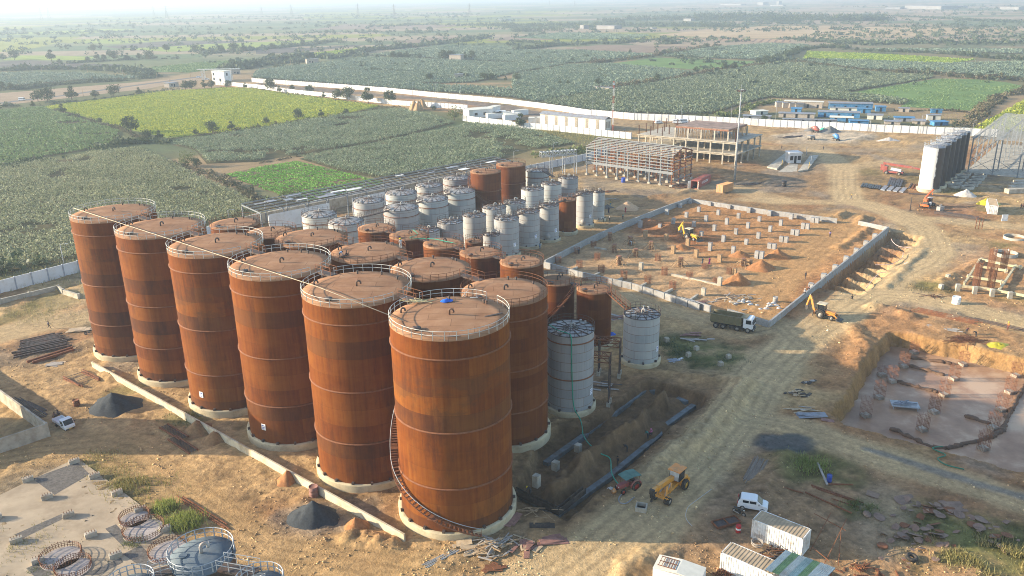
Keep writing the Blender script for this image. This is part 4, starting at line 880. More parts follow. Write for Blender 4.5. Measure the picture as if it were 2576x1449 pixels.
# long pipe resting on the front row
def long_pipe():
    n = Vector((-ROWE.y, ROWE.x)); pts = []
    for i in range(6):
        p = T1V.lerp(T6V, i / 5); pts.append((p.x - n.x * 4.6 + ROWE.x * (-5 if i == 0 else (-3.0 if i == 5 else -2)), p.y - n.y * 4.6 + ROWE.y * (-5 if i == 0 else (-3.0 if i == 5 else -2)), 25.7 + (1.15 if i < 5 else .35)))
    m = MB(); m.tube(pts, .05, 6); tag(m.build('long_pipe', M('pale_pipe', (.40, .33, .23), .5)), 'long pale pipe laid across the railings of the front row tanks', 'pipe')
long_pipe()
# ------------------------------------------------------------------ boundary walls, buildings, frames
WPAINT = M('white_wall_paint', (.66, .66, .66), .8, var=.08, scale=.3, dirt=(.52, .47, .40), dscale=.25)
WPOST = M('grey_wall_post', (.34, .36, .40), .8)
BLOCK = platemat('concrete_block', [(.3, (.24, .25, .25)), (.6, (.30, .31, .31)), (.9, (.36, .36, .35))], (.40, .39, .37), .42, .2, .02, .9) if 0 else M('concrete_block', (.30, .30, .295), .9, var=.2, scale=2.5, bump=.3)
CREAM = M('cream_sheet', (.62, .60, .52), .6, var=.08); BLUESH = M('blue_sheet', (.045, .19, .38), .55, var=.35, dirt=(.16, .22, .28), dscale=.6)
GREYSH = M('grey_roof_sheet', (.22, .24, .28), .6, var=.2, dirt=(.2, .15, .12)); DKGLASS = M('dark_glass', (.02, .025, .03), .15); BLKWALL = M('hut_block', (.36, .31, .26), .9, var=.2)
TIMBER = M('timber', (.34, .23, .13), .85, var=.3, scale=3); BRICKP = M('formwork_ply', (.26, .12, .075), .8, var=.35, scale=2)
FARW = M('weathered_sheet', (.22, .215, .21), .7, var=.2, scale=.1)
def wall(s, h, label, post=2.6, th=.22, mats=None, cap=True, name='boundary_wall', cat='wall', group=None, bury=.3):
    """panels with posts along a line; panels sit between posts"""
    P = gp(s); m = MB()
    for i in range(len(P) - 1):
        a, b_ = P[i], P[i + 1]; L = (b_ - a).length; n = max(1, round(L / post)); d = (b_ - a).normalized(); rz = math.atan2(d.y, d.x)
        for k in range(n):
            c = a.lerp(b_, (k + .5) / n); m.mi = 0; m.box((c.x, c.y, h / 2 - bury / 2), (L / n - .26, th, h + bury), rz)
            c = a.lerp(b_, k / n); m.mi = 1; m.box((c.x, c.y, h / 2 + .06 - bury / 2), (.28, th + .18, h + .12 + bury), rz)
    m.mi = 1; c = P[-1]; m.box((c.x, c.y, h / 2 + .06), (.3, th + .2, h + .12))
    o = m.build(name, mats or [WPAINT, WPOST]); tag(o, label, cat, group); return o
wall('D -260 800 0 738 200 685 655 560', 2.9, 'pale precast wall at the left edge beyond the front tanks', 3.4)
wall('D 655 560 985 478 1300 440 1480 402 1555 372', 2.6, 'precast wall running behind the pale tanks to the steel frame', 3.4)
wall('b -40 824 0 828 300 850 900 893 1300 925 1800 978 2576 1050 c 0 1054 250 1084 500 1119 800 1166', 3.0, 'long white boundary wall curving along the far side of the yard road', 3.2)
wall('c 800 1166 1230 1205 1640 1222 2050 1242 2400 1262 d 120 1278 400 1292 680 1304 1000 1322 1500 1345 2130 1372 2300 1380', 3.3, 'white boundary wall in front of the labour camp and dark castor field', 3.4)
wall('a 2170 855 2300 862 b 0 888 400 945 800 985 1000 1008 1430 1058 1900 1088 2130 1106', 2.8, 'white wall between the mustard field and the yard road', 3.0)
wall('b 2080 1215 2250 1240 2576 1276 c 0 1286 300 1306 600 1336 900 1371 1200 1400', 2.9, 'white wall in front of the long cream shed', 3.2)
def pole(s, vt, label, name='lamp_post', r=.07, arm=1.2, lamp=True, group='slim lamp posts along the boundary walls', mat=None, dirx=1):
    u, v = px(s)[0]; tl = s.split()[0]; h = HGT(u, v, _T[tl][1] + _T[tl][2] * vt); p = G(u, v)
    t = thing(name, label, 'lamp post' if lamp else 'pole', p, 0, group); m = MB(); m.cyl((0, 0, -.2), (0, 0, h), r * 1.3, r * .8, 6)
    if lamp: m.tube([(0, 0, h - .1), (dirx * arm * .5, 0, h + .15), (dirx * arm, 0, h + .12)], r * .6, 5)
    m.build('post', mat or GALV, t)
    if lamp: m = MB(); m.box((dirx * (arm + .25), 0, h + .1), (.7, .3, .12)); m.build('lamp_head', GALV, t)
for i, (s, vt) in enumerate((('e 650 1238', 1010), ('e 2303 750', 665), ('f 458 606', 486), ('f 1087 480', 380), ('f 1636 366', 267), ('f 2131 252', 165), ('g 20 176', 72), ('g 415 97', -10))):
    pole(s, vt, '%s lamp post from the left along the wall behind the tanks' % nth(i), arm=1.3, r=.09, group='lamp posts behind the tanks')
for i, (s, vt) in enumerate((('b 305 880', 770), ('b 540 872', 745), ('b 930 897', 780), ('b 1137 912', 795), ('b 1352 930', 810), ('b 1578 955', 830), ('b 1812 980', 838), ('b 2060 1005', 865), ('b 2320 1030', 880),
                             ('c 12 1056', 905), ('c 262 1086', 940), ('c 503 1120', 970), ('c 806 1166', 1020), ('c 1232 1207', 1030), ('c 1700 1226', 1045), ('c 2200 1250', 1060), ('d 70 1272', 998), ('d 1020 1324', 1165), ('d 1530 1348', 1160), ('d 2050 1368', 1215))):
    pole(s, vt, '%s thin pole from the left along the long white wall' % nth(i), r=.06, arm=.7, group='thin poles along the long white wall')
for i, (s, vt) in enumerate((('a 425 740', 675), ('a 885 745', 680), ('a 1242 765', 700), ('a 1583 800', 730), ('a 1708 828', 755), ('a 1920 780', 710), ('a 840 970', 880), ('b 197 685', 620), ('b 350 655', 600), ('b 1075 572', 520), ('b 1578 495', 450))):
    pole(s, vt, '%s leaning utility pole from the left in the fields' % nth(i), 'utility_pole', .11, 0, False, 'utility poles in the fields', TIMBER)
def box3(a, b_, dep, h, z0=0.0):
    """footprint from front-left a to front-right b, going back dep metres"""
    d = (b_ - a); d.z = 0; L = d.length; d.normalize(); n = Vector((-d.y, d.x, 0)); return a, d, n, L, math.atan2(d.y, d.x)
def building(name, label, cat, s, dep, h, wmat, rmat, wins=(), doors=(), over=.3, slope=0.0, group=None, sidewins=()):
    a, b_ = gp(s); a, d, n, L, rz = box3(a, b_, dep, h); t = thing(name, label, cat, a, rz, group)
    m = MB(); m.box((L / 2, dep / 2, h / 2), (L, dep, h)); m.build('walls', wmat, t)
    m = MB(); m.box((L / 2, dep / 2, h + .12 + slope / 2), (L + 2 * over, dep + 2 * over, .2), 0, math.atan2(slope, dep)); m.build('roof', rmat, t)
    for x0, z0, w, hh in wins: m = MB(); m.box((x0, -.04, z0 + hh / 2), (w, .1, hh)); m.build('window', DKGLASS, t)
    for x0, w, hh in doors: m = MB(); m.box((x0, -.04, hh / 2 + .02), (w, .1, hh)); m.build('door', DKGLASS, t)
    for y0, z0, w, hh in sidewins: m = MB(); m.box((L + .03, y0, z0 + hh / 2), (.1, w, hh)); m.build('window', DKGLASS, t)
    return t, L
building('gate_house', 'two storey white gate house beside the road gate', 'building', 'a 2140 818 2262 824', 7, 8.0, WPAINT, CREAM, [(2, 1, 1.6, 2), (2, 4.6, 1.6, 2)], [(9, 2, 2.4)], .4, sidewins=[(3, 4.6, 1.6, 2)])
def gate_frame():
    a, b_ = gp('a 2035 808 2150 826'); p = G(*px('a 2035 808')[0]); h = HGT(*px('a 2035 808')[0], 702 * .25); t = thing('road_gantry', 'white lattice gate frame with a flat canopy beside the gate house', 'gate', p)
    for x in (0, 22):
        m = MB()
        for dx, dy in ((0, 0), (2.2, 0), (0, 2), (2.2, 2)): m.bar((x + dx, dy, 0), (x + dx, dy, h), .3)
        for k in range(5):
            z0, z1 = h * k / 5, h * (k + 1) / 5; m.bar((x, 0, z0), (x + 2.2, 0, z1), .14); m.bar((x, 0, z1), (x + 2.2, 0, z1), .14); m.bar((x, 2, z0), (x + 2.2, 2, z1), .14)
        m.build('lattice_column', WPAINT, t)
    m = MB(); m.box((14, 1, h + .2), (34, 4.5, .4))
    for k in range(14): m.bar((-2 + k * 2.45, -1.2, h + .45), (-2 + k * 2.45, 3.2, h + .45), .2)
    m.build('canopy', CREAM, t)
gate_frame()
t_, L_ = building('office_building', 'white single storey office with beige flat roof and shaded windows', 'building', 'b 2146 1190 2378 1172', 9, 4.0, WPAINT, CREAM, [(4, 1.2, 1.6, 1.3), (9, 1.2, 1.6, 1.3), (18, 1.2, 1.4, 1.3)], [(14.2, 1.6, 2.5)], .25)
building('annex', 'lower white annex behind the beige roofed office', 'building', 'b 2378 1140 2460 1118', 4, 3.0, WPAINT, CREAM)
def long_shed():
    a, b_, c = gp('c 285 1252 935 1318 1088 1322'); h = HGT(*px('c 285 1252')[0], .25 * 1146); d = b_ - a; L = d.length; rz = math.atan2(d.y, d.x); n = Vector((-d.y, d.x, 0)).normalized(); dep = abs((c - b_).dot(n)) + 2
    t = thing('long_shed', 'long cream sheet metal shed with tall brown vents', 'building', a, rz); m = MB(); m.box((L / 2, dep / 2, h / 2), (L, dep, h)); m.build('walls', CREAM, t)
    m = MB(); m.extr([(-.4, h - .05), (dep / 2, h + 1.1), (dep + .4, h - .05), (dep + .4, h + .12), (dep / 2, h + 1.3), (-.4, h + .12)], L + .6, 'y'); o = m.build('roof', GREYSH, t); o.rotation_euler = (0, 0, PI / 2); o.location = (L / 2, 0, 0)
    for k in range(6): m = MB(); m.box((L * (k + .6) / 6.3, -.06, h * .5), (1.5, .12, h * .84)); m.build('vent', M('brown_vent', (.28, .25, .20)) if k == 0 else bpy.data.materials['brown_vent'], t)
    for k in range(2): m = MB(); m.box((L + .05, dep * (.3 + .4 * k), h * .5), (.1, 1.1, 3)); m.build('door', bpy.data.materials['brown_vent'], t)
long_shed()
for i, (s, w, d) in enumerate((('b 2335 1200', 9, 2.6), ('b 2420 1192', 9, 2.6), ('b 2505 1215', 9, 2.6), ('c -60 1200', 9, 2.6), ('c 20 1165', 9, 2.6), ('c 165 1243', 4, 5), ('c 235 1240', 3.5, 5))):
    p = g1(s); t = thing('site_cabin', '%s white site cabin from the left in front of the office' % nth(i), 'cabin', p, .5 if i < 5 else -.1, 'white site cabins beside the office')
    m = MB(); m.box((w / 2, d / 2, 1.3), (w, d, 2.6)); m.build('walls', WPAINT, t); m = MB(); m.box((w / 2, d / 2, 2.68), (w + .15, d + .15, .14)); m.build('roof', CREAM, t)
# cast concrete frame building under construction
def frame_building():
    A = g1('g 2243 216'); Lf = g1('g 1863 178'); d1 = (Lf - A) / 3; B = g1('g 2485 125'); d2 = (B - A) / 4
    fl = HGT(*px('g 2243 216')[0], 362.25 + .25 * 100)
    t = thing('concrete_frame_building', 'unfinished concrete frame building with bare columns and timber props on top', 'building', A)
    NX, NY = 8, 4
    for lv in (1, 2):
        m = MB(); q = [-(d1 * .1) - d2 * .1, d1 * (NX + .1) - d2 * .1, d1 * (NX + .1) + d2 * (NY + .1), -(d1 * .1) + d2 * (NY + .1)]
        m.prism([(v.x, v.y) for v in q][::-1] if (q[1] - q[0]).cross(q[2] - q[0]).z < 0 else [(v.x, v.y) for v in q], fl * lv - .32, fl * lv); m.build('floor_slab', CONC, t)
        m = MB(); 
        for i in range(NY + 1): m.bar(d2 * i + Vector((0, 0, fl * lv - .6)), d1 * NX + d2 * i + Vector((0, 0, fl * lv - .6)), .35, .55)
        m.build('floor_beams', CONC, t)
    for lv in (0, 1):
        for i in range(NX + 1):
            for j in range(NY + 1):
                if j and j < NY and i and i < NX and (i + j) % 2: continue
                p = d1 * i + d2 * j; m = MB(); m.box((p.x, p.y, fl * lv + (fl - .32) / 2), (.5, .5, fl - .33), math.atan2(d1.y, d1.x)); m.build('column', CONC, t)
    # upper storey under formwork
    u0, u1, v0, v1 = .75, 5.0, .15, 3.2; q = [d1 * u0 + d2 * v0, d1 * u1 + d2 * v0, d1 * u1 + d2 * v1, d1 * u0 + d2 * v1]
    pl = [(v.x, v.y) for v in q]; pl = pl[::-1] if (q[1] - q[0]).cross(q[2] - q[0]).z < 0 else pl
    m = MB(); m.prism(pl, fl * 3 - .3, fl * 3); m.build('roof_deck', M('formwork_deck', (.27, .19, .155), .85, var=.35, scale=.5, dirt=(.12, .09, .08), dscale=.3), t)
    m = MB(); m.prism(pl, fl * 3 - .75, fl * 3 - .31); 
    m.build('edge_formwork', BRICKP, t)
    for i in range(5):
        for j in (0, 1):
            p = d1 * (u0 + (u1 - u0) * i / 4) + d2 * (v0 + (v1 - v0) * j); m = MB(); m.box((p.x, p.y, fl * 2 + (fl - .76) / 2), (.45, .45, fl - .77), math.atan2(d1.y, d1.x)); m.build('column', CONC, t)
    m = MB()
    for k in range(150):
        a_, b_ = random.random(), random.random(); 
        if random.random() < .6: b_ = random.choice((.02, .98)) if random.random() < .7 else b_
        else: a_ = random.choice((.02, .98))
        p = d1 * (u0 + (u1 - u0) * a_) + d2 * (v0 + (v1 - v0) * b_); m.bar((p.x, p.y, fl * 2), (p.x + random.uniform(-.6, .6), p.y + random.uniform(-.3, .3), fl * 3 - .76), .11)
    o = m.build('timber_props', TIMBER, t); o['kind'] = 'stuff'
    for i in range(7):
        for j in (0, 1, 2, 4):
            if 1 <= i + 2 <= 4 and j in (1, 2): continue
            if i == 0 and j < 4: ii = .1
            else: ii = i + 2.0
            if j < 3 and u0 <= ii <= u1: continue
            p = d1 * min(ii, NX) + d2 * j; m = MB()
            for dx in (-.15, 0, .15):
                for dy in (-.15, .15): m.bar((p.x + dx, p.y + dy, fl * 2), (p.x + dx * 1.3, p.y + dy * 1.3, fl * 2 + 3.6), .06)
            m.build('starter_bars', STEEL, t)
frame_building()
# steel portal frames
FRAMEG = M('grey_primer_steel', (.20, .215, .23), .55, scale=2)
def steel_frame():
    A, B, C = gp('g 752 310 1602 432 1795 350'); d1 = (B - A) / 8; d2 = C - B; h = HGT(*px('g 1602 432')[0], 362.25 + .25 * 132); hr = h + 1.9
    t = thing('steel_frame_building', 'open steel frame hall with grey front columns and roof purlins', 'building', A)
    for i in range(9):
        for j, mt in ((0, FRAMEG), (.36, FRAMEG if i % 2 else STEEL), (.68, STEEL), (1, STEEL)):
            p = d1 * i + d2 * j; top = h + (hr - h) * (1 - abs(j - .5) * 2) * .9
            m = MB(); m.box((p.x, p.y, top / 2 + .3), (.32, .45, top - .6), math.atan2(d1.y, d1.x)); co = m.build('column', mt if i < 8 else STEEL, t)
            m = MB(); m.box((p.x, p.y, .2), (1.0, 1.0, 1.0), math.atan2(d1.y, d1.x)); m.build('pedestal', CONC, co)
        m = MB(); p = d1 * i; e = p + d2; md = p + d2 * .5; m.bar((p.x, p.y, h), (md.x, md.y, hr), .25, .5); m.bar((md.x, md.y, hr), (e.x, e.y, h), .25, .5); m.build('rafter', STEEL, t)
    for k in range(13):
        j = k / 12; z = h + (hr - h) * (1 - abs(j - .5) * 2) + .38; p = d2 * j - d1 * .08; e = d1 * 8.08 + d2 * j; m = MB(); m.bar((p.x, p.y, z), (e.x, e.y, z), .12, .26); m.build('purlin', FRAMEG, t)
    o_ = -d2.normalized() * .3
    for k in range(6):
        z = h * (.47 + .53 * k / 5) - .1; m = MB(); p = o_ - d1 * .1; e = d1 * 8.1 + o_; m.bar((p.x, p.y, z), (e.x, e.y, z), .12, .9 if k == 0 else .28); m.build('wall_girt', FRAMEG, t)
        m = MB(); p = d1 * 8.12; e = p + d2; m.bar((p.x, p.y, h * (.2 + .8 * k / 5)), (e.x, e.y, h * (.2 + .8 * k / 5)), .1, .25); m.build('end_girt', STEEL if k % 2 else FRAMEG, t)
        m = MB(); p = d2 + d1 * .0 - o_; e = d1 * 8 + d2 - o_; m.bar((p.x, p.y, h * (.5 + .5 * k / 5)), (e.x, e.y, h * (.5 + .5 * k / 5)), .1, .25); m.build('rear_girt', STEEL, t)
    for i in (1, 4, 7):
        m = MB(); p = d1 * i + d2 * .36; e = d1 * (i + 1) + d2 * .36; m.bar((p.x, p.y, 1), (e.x, e.y, h), .16); m.build('brace', STEEL, t)
    for j in (.36, .68): m = MB(); p = d2 * j; e = d1 * 8 + d2 * j; m.bar((p.x, p.y, h * .5), (e.x, e.y, h * .5), .3, .5); m.build('floor_beam', STEEL, t)
steel_frame()
def right_shed():
    A, B = gp('h 2010 292 2505 342'); h = HGT(*px('h 2010 292')[0], .25 * 1402); Cc = G(1932 + 2400 * .25, .25 * 1155, h + .5); d1 = (B - A) / 2; d2 = Cc - A; d2.z = 0; d2 = d2 / 6
    t = thing('galvanised_steel_shed', 'open galvanised steel shed frame over a concrete slab at the right edge', 'building', A)
    rz = math.atan2(d1.y, d1.x)
    for i in range(5):
        for j in range(7):
            p = d1 * i + d2 * j; m = MB(); m.box((p.x, p.y, h / 2), (.35, .5, h), rz); m.build('column', FRAMEG, t)
        m = MB(); p = d1 * i - d2 * .05; e = p + d2 * 6.1; m.bar((p.x, p.y, h + .2), (e.x, e.y, h + .6), .3, .5); m.build('rafter', FRAMEG, t)
    for k in range(30):
        p = d2 * (6 * k / 29) - d1 * .1; e = p + d1 * 4.3; z = h + .6 + .4 * k / 29; m = MB(); m.bar((p.x, p.y, z), (e.x, e.y, z), .34, .18); m.build('purlin', FRAMEG, t)
    for i in range(2):
        for z0, z1 in ((.1, .5), (.5, .1)):
            p = d1 * i; e = d1 * (i + 1); m = MB(); m.bar((p.x, p.y, h * z0), (e.x, e.y, h * z1), .14); m.build('brace', FRAMEG, t)
    for j in range(0, 6):
        for z0, z1 in ((.15, .5), (.5, .15), (.5, .95)):
            p = d2 * j; e = d2 * (j + 1); m = MB(); m.bar((p.x, p.y, h * z0), (e.x, e.y, h * z1), .14); m.build('brace', FRAMEG, t)
    for z in (.33, .66):
        p = d2 * 0; e = d2 * 6; m = MB(); m.bar((p.x, p.y, h * z), (e.x, e.y, h * z), .14, .25); m.build('wall_girt', FRAMEG, t)
    m = MB(); q = [-d1 * .15, d1 * 4.4 - d1 * 0, d1 * 4.4 + d2 * 6.1, -d1 * .15 + d2 * 6.1]; pl = [(v.x, v.y) for v in q]
    pl = pl[::-1] if (q[1] - q[0]).cross(q[2] - q[0]).z < 0 else pl; m.prism(pl, -.3, .25); m.build('floor_slab', CONC, t)
right_shed()
# pipe rack and shed behind the pale tanks
def pipe_rack():
    P = gp('D 662 590 1000 500 1300 452', 0); t = thing('shed_frame', 'long open shed frame with white end walls behind the pale tanks', 'building', P[0]); a = P[0]; b_ = P[2]; d = b_ - a; L = d.length; d.normalize(); n = Vector((-d.y, d.x, 0)); rz = math.atan2(d.y, d.x); t.rotation_euler = (0, 0, rz)
    h = 6.0; dep = 11; N = 14
    for i in range(N + 1):
        for y in (0, dep): m = MB(); m.box((L * i / N, y, h / 2), (.3, .3, h)); m.build('column', FRAMEG, t)
        m = MB(); m.bar((L * i / N, 0, h), (L * i / N, dep, h + .5), .2, .35); m.build('rafter', FRAMEG, t)
    for k in range(9): m = MB(); m.bar((0, dep * k / 8, h + .4 + .5 * k / 8), (L, dep * k / 8, h + .4 + .5 * k / 8), .14, .24); m.build('purlin', DARKST if k % 2 else FRAMEG, t)
    for x0, x1 in ((L * .02, L * .22), (L * .30, L * .45)): m = MB(); m.box(((x0 + x1) / 2, -.3, 2.6), (x1 - x0, .2, 5.2)); m.build('wall_panel', WPAINT, t)
    for k in range(16):
        x = L * random.uniform(.0, .95); m = MB(); m.box((x, random.uniform(1, dep - 1), h + .95), (random.uniform(2, 6), random.uniform(.8, 2.2), .06)); m.build('roof_sheet', GREYSH if k % 3 else WPAINT, t)
    m = MB(); m.box((L / 2, dep + .2, 1.5), (L, .25, 3)); m.build('rear_wall', CONC, t)
pipe_rack()
def truss_bridge():
    A, B = gp('g 300 330 650 300', 0); h = 7; d = B - A; L = d.length; rz = math.atan2(d.y, d.x); t = thing('pipe_bridge', 'grey lattice pipe bridge on legs beyond the pale tanks', 'pipe bridge', A, rz)
    for y in (0, 2.2):
        m = MB()
        for z in (h, h + 1.6): m.bar((0, y, z), (L, y, z), .22)
        n = 10
        for k in range(n): m.bar((L * k / n, y, h + (1.6 if k % 2 else 0)), (L * (k + 1) / n, y, h + (0 if k % 2 else 1.6)), .13)
        for k in range(n + 1): m.bar((L * k / n, y, h), (L * k / n, y, h + 1.6), .12)
        m.build('truss', GALV, t)
    m = MB()
    for k in range(11): m.bar((L * k / 10, 0, h + 1.6), (L * k / 10, 2.2, h + 1.6), .2)
    m.build('cross_beams', GALV, t)
    for x in (L * .3, L * .66, L):
        for y in (0, 2.2): m = MB(); m.bar((x, y, 0), (x, y, h), .25); m.build('leg', GALV, t)
        if x > L * .5: m = MB(); m.bar((x, 1.1, .5), (x - L * .3, 1.1, h), .14); m.build('brace', GALV, t)
truss_bridge()
# dark tanks at the right
def glaremat():  # sun glare on the glossy dark shell, painted white on its left side
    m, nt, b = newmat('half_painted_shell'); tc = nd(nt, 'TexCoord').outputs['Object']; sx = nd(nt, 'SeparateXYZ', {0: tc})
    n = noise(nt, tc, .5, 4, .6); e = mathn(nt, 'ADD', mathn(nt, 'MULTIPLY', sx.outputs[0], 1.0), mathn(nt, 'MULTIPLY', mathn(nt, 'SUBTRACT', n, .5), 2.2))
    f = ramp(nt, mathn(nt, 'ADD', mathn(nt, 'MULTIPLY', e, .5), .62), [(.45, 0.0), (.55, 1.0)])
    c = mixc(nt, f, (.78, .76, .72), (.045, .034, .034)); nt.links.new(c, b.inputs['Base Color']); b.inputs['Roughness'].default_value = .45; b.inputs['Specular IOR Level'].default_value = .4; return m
GLARE_SHELL = glaremat(); BLK = M('black_coating', (.035, .03, .032), .4, var=.3)
def black_tanks():
    cs = [(2352, 369), (2366.6, 362), (2380.5, 353), (2393, 345), (2407, 337), (2421, 331)]
    u, v = px('h 1622 405')[0]; base = G(u, v + .0); h = 14.0
    for k in range(6):
        p = G(cs[k][0], cs[k][1], h); r = 3.1 if k < 5 else 2.6; lb = ['front tank of the dark row, left half white and right half black', 'dark coated tank, second in the row at the right', 'dark coated tank, third in the row at the right', 'dark coated tank, fourth in the row at the right', 'dark coated tank, fifth in the row at the right', 'smaller dark tank at the back of the row at the right'][k]
        t = thing('storage_tank', lb, 'tank', (p.x, p.y, 0), 0, 'black and white tanks at the right'); m = MB(); m.lathe([(r, .8), (r, h)], 48); m.build('shell', GLARE_SHELL if k < 1 else BLK, t)
        m = MB(); m.lathe([(r + .05, h - .02), (r + .05, h + .08), (r * .5, h + .35), (.02, h + .5)], 48); m.build('roof', GREYSH, t)
        m = MB(); m.lathe([(r, .9), (r + .55, .9), (r + .55, -.3)], 40); m.build('foundation_ring', CONCY, t)
        railing(r, h + .1, (), 14, 1.0, .035).build('railing', GALV, t); m = MB(); gooseneck(m, 0, 0, h + .4, .8, .5); m.build('vent_pipe', GALV, t)
black_tanks()
# labour camp
HUTS = [('d 160 1078 545 1092', 5, 4.2, 'BLKWALL', 'CREAM', 'long grey block row house at the back of the labour camp'), ('d 612 1098 1050 1106', 5, 4.0, 'BLUESH', 'GREYSH', 'long blue hut with grey roof at the back of the camp'),
        ('d 620 1125 890 1132', 2, 2.8, 'CREAM', 'GREYSH', 'low white fronted hut before the long blue hut'), ('d 895 1138 1032 1142', 4, 2.9, 'BLUESH', 'BLUESH', 'bright blue box hut beside the white fronted hut'),
        ('d 1082 1122 1182 1124', 4, 3.2, 'BLUESH', 'BLUESH', 'small blue hut at the right end of the back row'), ('d 232 1130 330 1134', 3, 2.4, 'BLUESH', 'BLUESH', 'tiny blue roofed hut left of the camp centre'),
        ('d 105 1180 465 1192', 4, 2.6, 'BLKWALL', 'GREYSH', 'long low hut with dark sheet roof at the left'), ('d 500 1178 920 1192', 4.5, 3.4, 'BLUESH', 'GREYSH', 'long low hut with dark roof and blue wall in the middle'),
        ('d 622 1218 850 1226', 2.5, 2.3, 'BLUESH', 'CREAM', 'low bright blue shelter just behind the white wall'), ('d 995 1200 1148 1206', 4, 2.6, 'CREAM', 'GREYSH', 'grey roofed hut with white wall right of the long blue wall'),
        ('d 820 1246 1010 1250', 4, 1.8, 'BLUESH', 'BLUESH', 'low blue tarpaulin roof just behind the white wall'), ('d 1270 1220 1470 1226', 4, 2.2, 'GREYSH', 'BLUESH', 'shelter under blue tarpaulin in the right part of the camp'),
        ('d 1170 1250 1330 1256', 3, 1.7, 'BLKWALL', 'GREYSH', 'low grey roofed shelter behind the wall'), ('d 1445 1248 1580 1254', 5, 1.9, 'BLKWALL', 'GREYSH', 'low slanting grey shelter at the right of the camp'),
        ('d 1312 1126 1418 1130', 2.5, 2.4, 'BLKWALL', 'GREYSH', 'row of grey latrine stalls by the green field'), ('d 1640 1140 1752 1142', 2.2, 2.5, 'BLUESH', 'BLUESH', 'row of blue latrine stalls near the leaning tree'),
        ('d 1600 1206 1735 1208', 2.5, 2.9, 'CREAM', 'GREYSH', 'row of white latrine stalls near the shelters'), ('d 1672 1266 1812 1262', 4, 2.0, 'BLUESH', 'BLUESH', 'blue tarpaulin shelter farthest right in the camp'),
        ('d 150 1222 690 1236', 3, 1.5, 'GREYSH', 'GREYSH', 'very long low grey arched shed behind the white wall'), ('c 2325 1192 2600 1200', 4, 1.6, 'GREYSH', 'GREYSH', 'low grey shed left of the camp behind the wall'), ('c 2450 1158 2576 1150', 5, 2.2, 'CREAM', 'CREAM', 'small pale concrete store left of the camp')]
for s, dep, h, wm, rm, lb in HUTS:
    L0 = (gp(s)[1] - gp(s)[0]).length
    building('hut', lb, 'hut', s, dep, h * .78, globals()[wm], globals()[rm], [], [(L0 * (k + .5) / max(1, int(L0 / 5)), 1.0, min(2.0, h * .8)) for k in range(min(8, max(1, int(L0 / 5))))], .35, random.uniform(-.1, .35), 'huts of the labour camp')
for i, s in enumerate(('d 80 1080', 'd 148 1086', 'd 212 1090', 'd 276 1092')):
    p = g1(s); t = thing('hut', '%s tiny grey block room from the left in front of the block row house' % nth(i), 'hut', p, -.1, 'tiny block rooms of the camp'); m = MB(); m.box((2.2, 2, 1.3), (4.2, 4, 2.6)); m.build('walls', BLKWALL, t); m = MB(); m.box((2.2, 2, 2.7), (4.6, 4.4, .15)); m.build('roof', GREYSH, t)
for s, dep, h, lb in (('b 1945 610 2060 612', 7, 5.5, 'grey unfinished farmhouse with outside stair among the castor fields'), ('b 515 640 632 634', 6, 4.0, 'pale flat roofed farm hut behind the thicket'), ('b 2005 796 2085 794', 5, 3.5, 'small grey field hut beside the shrubs'), ('c 830 900 975 915', 6, 1.8, 'low pale roofed shelter at the corner of the dark castor field'),
                      ('a 1705 880 1800 866', 5, 3, 'small roadside shelter behind the mustard field'), ('a 2330 750 2420 745', 6, 4, 'pale hut right behind the gate house')):
    building('farm_hut', lb, 'hut', s, dep, h, BLKWALL, FARW if 'pale' in lb else GREYSH, [(3, 1, 1.2, 1.2)], [(5.5, 1.1, 2)], .4)
# weighbridge with cabin
def weighbridge():
    a, b_ = gp('h 212 196 330 192'); d = b_ - a; rz = math.atan2(d.y, d.x); L = d.length; t = thing('weigh_cabin', 'small white glazed weighbridge cabin between two ramps', 'cabin', a, rz); h = HGT(*px('h 212 196')[0], 362.25 + .25 * 100)
    m = MB(); m.box((L / 2, 2, h / 2), (L, 4, h)); m.build('walls', WPAINT, t); m = MB(); m.box((L / 2, 2, h + .25), (L + .5, 4.5, .5)); m.build('parapet', WPAINT, t)
    for x in (.18, .82): m = MB(); m.box((L * x, -.05, h * .55), (L * .26, .1, h * .45)); m.build('window', DKGLASS, t)
    m = MB(); m.box((L * .5, -.05, h * .4), (L * .2, .1, h * .75)); m.build('door', DKGLASS, t); m = MB(); m.box((L + .05, 2, h * .55), (.1, 2.6, h * .42)); m.build('window', DKGLASS, t)
    for s, lb in (('h 175 100 220 130 90 262 -10 240', 'left'), ('h 420 130 510 120 400 270 300 285', 'right')):
        P = gp(s); m = MB(); pl = [(p.x, p.y) for p in P]; 
        if polyarea(pl) < 0: pl = pl[::-1]
        m.prism(pl, -.3, .5); o = m.build('weighbridge_ramp', CONC); tag(o, 'concrete weighbridge ramp on the %s of the white cabin' % lb, 'ramp', 'weighbridge ramps')
    P = gp('h 215 205 300 205 290 285 100 285'); m = MB(); pl = [(p.x, p.y) for p in P]; pl = pl[::-1] if polyarea(pl) < 0 else pl; m.prism(pl, -.2, .12); o = m.build('concrete_apron', CONC); o['kind'] = 'structure'
    for i, (s, vt) in enumerate((('h 140 220', 160), ('h 410 258', 180), ('h 385 110', 30), ('h 430 200', 120))):
        pole(s, vt, ['short yellow barrier post left of the weighbridge cabin', 'short yellow barrier post right of the weighbridge cabin', 'thin antenna pole behind the weighbridge cabin', 'white pole on the right weighbridge ramp'][i], 'barrier_post', .09, 0, False, None, GALV if i > 1 else M('yellow_paint', (.6, .38, .03), .5) if i == 0 else bpy.data.materials['yellow_paint'])
def polyarea(p): return sum(p[i][0] * p[(i + 1) % len(p)][1] - p[(i + 1) % len(p)][0] * p[i][1] for i in range(len(p))) / 2
weighbridge()
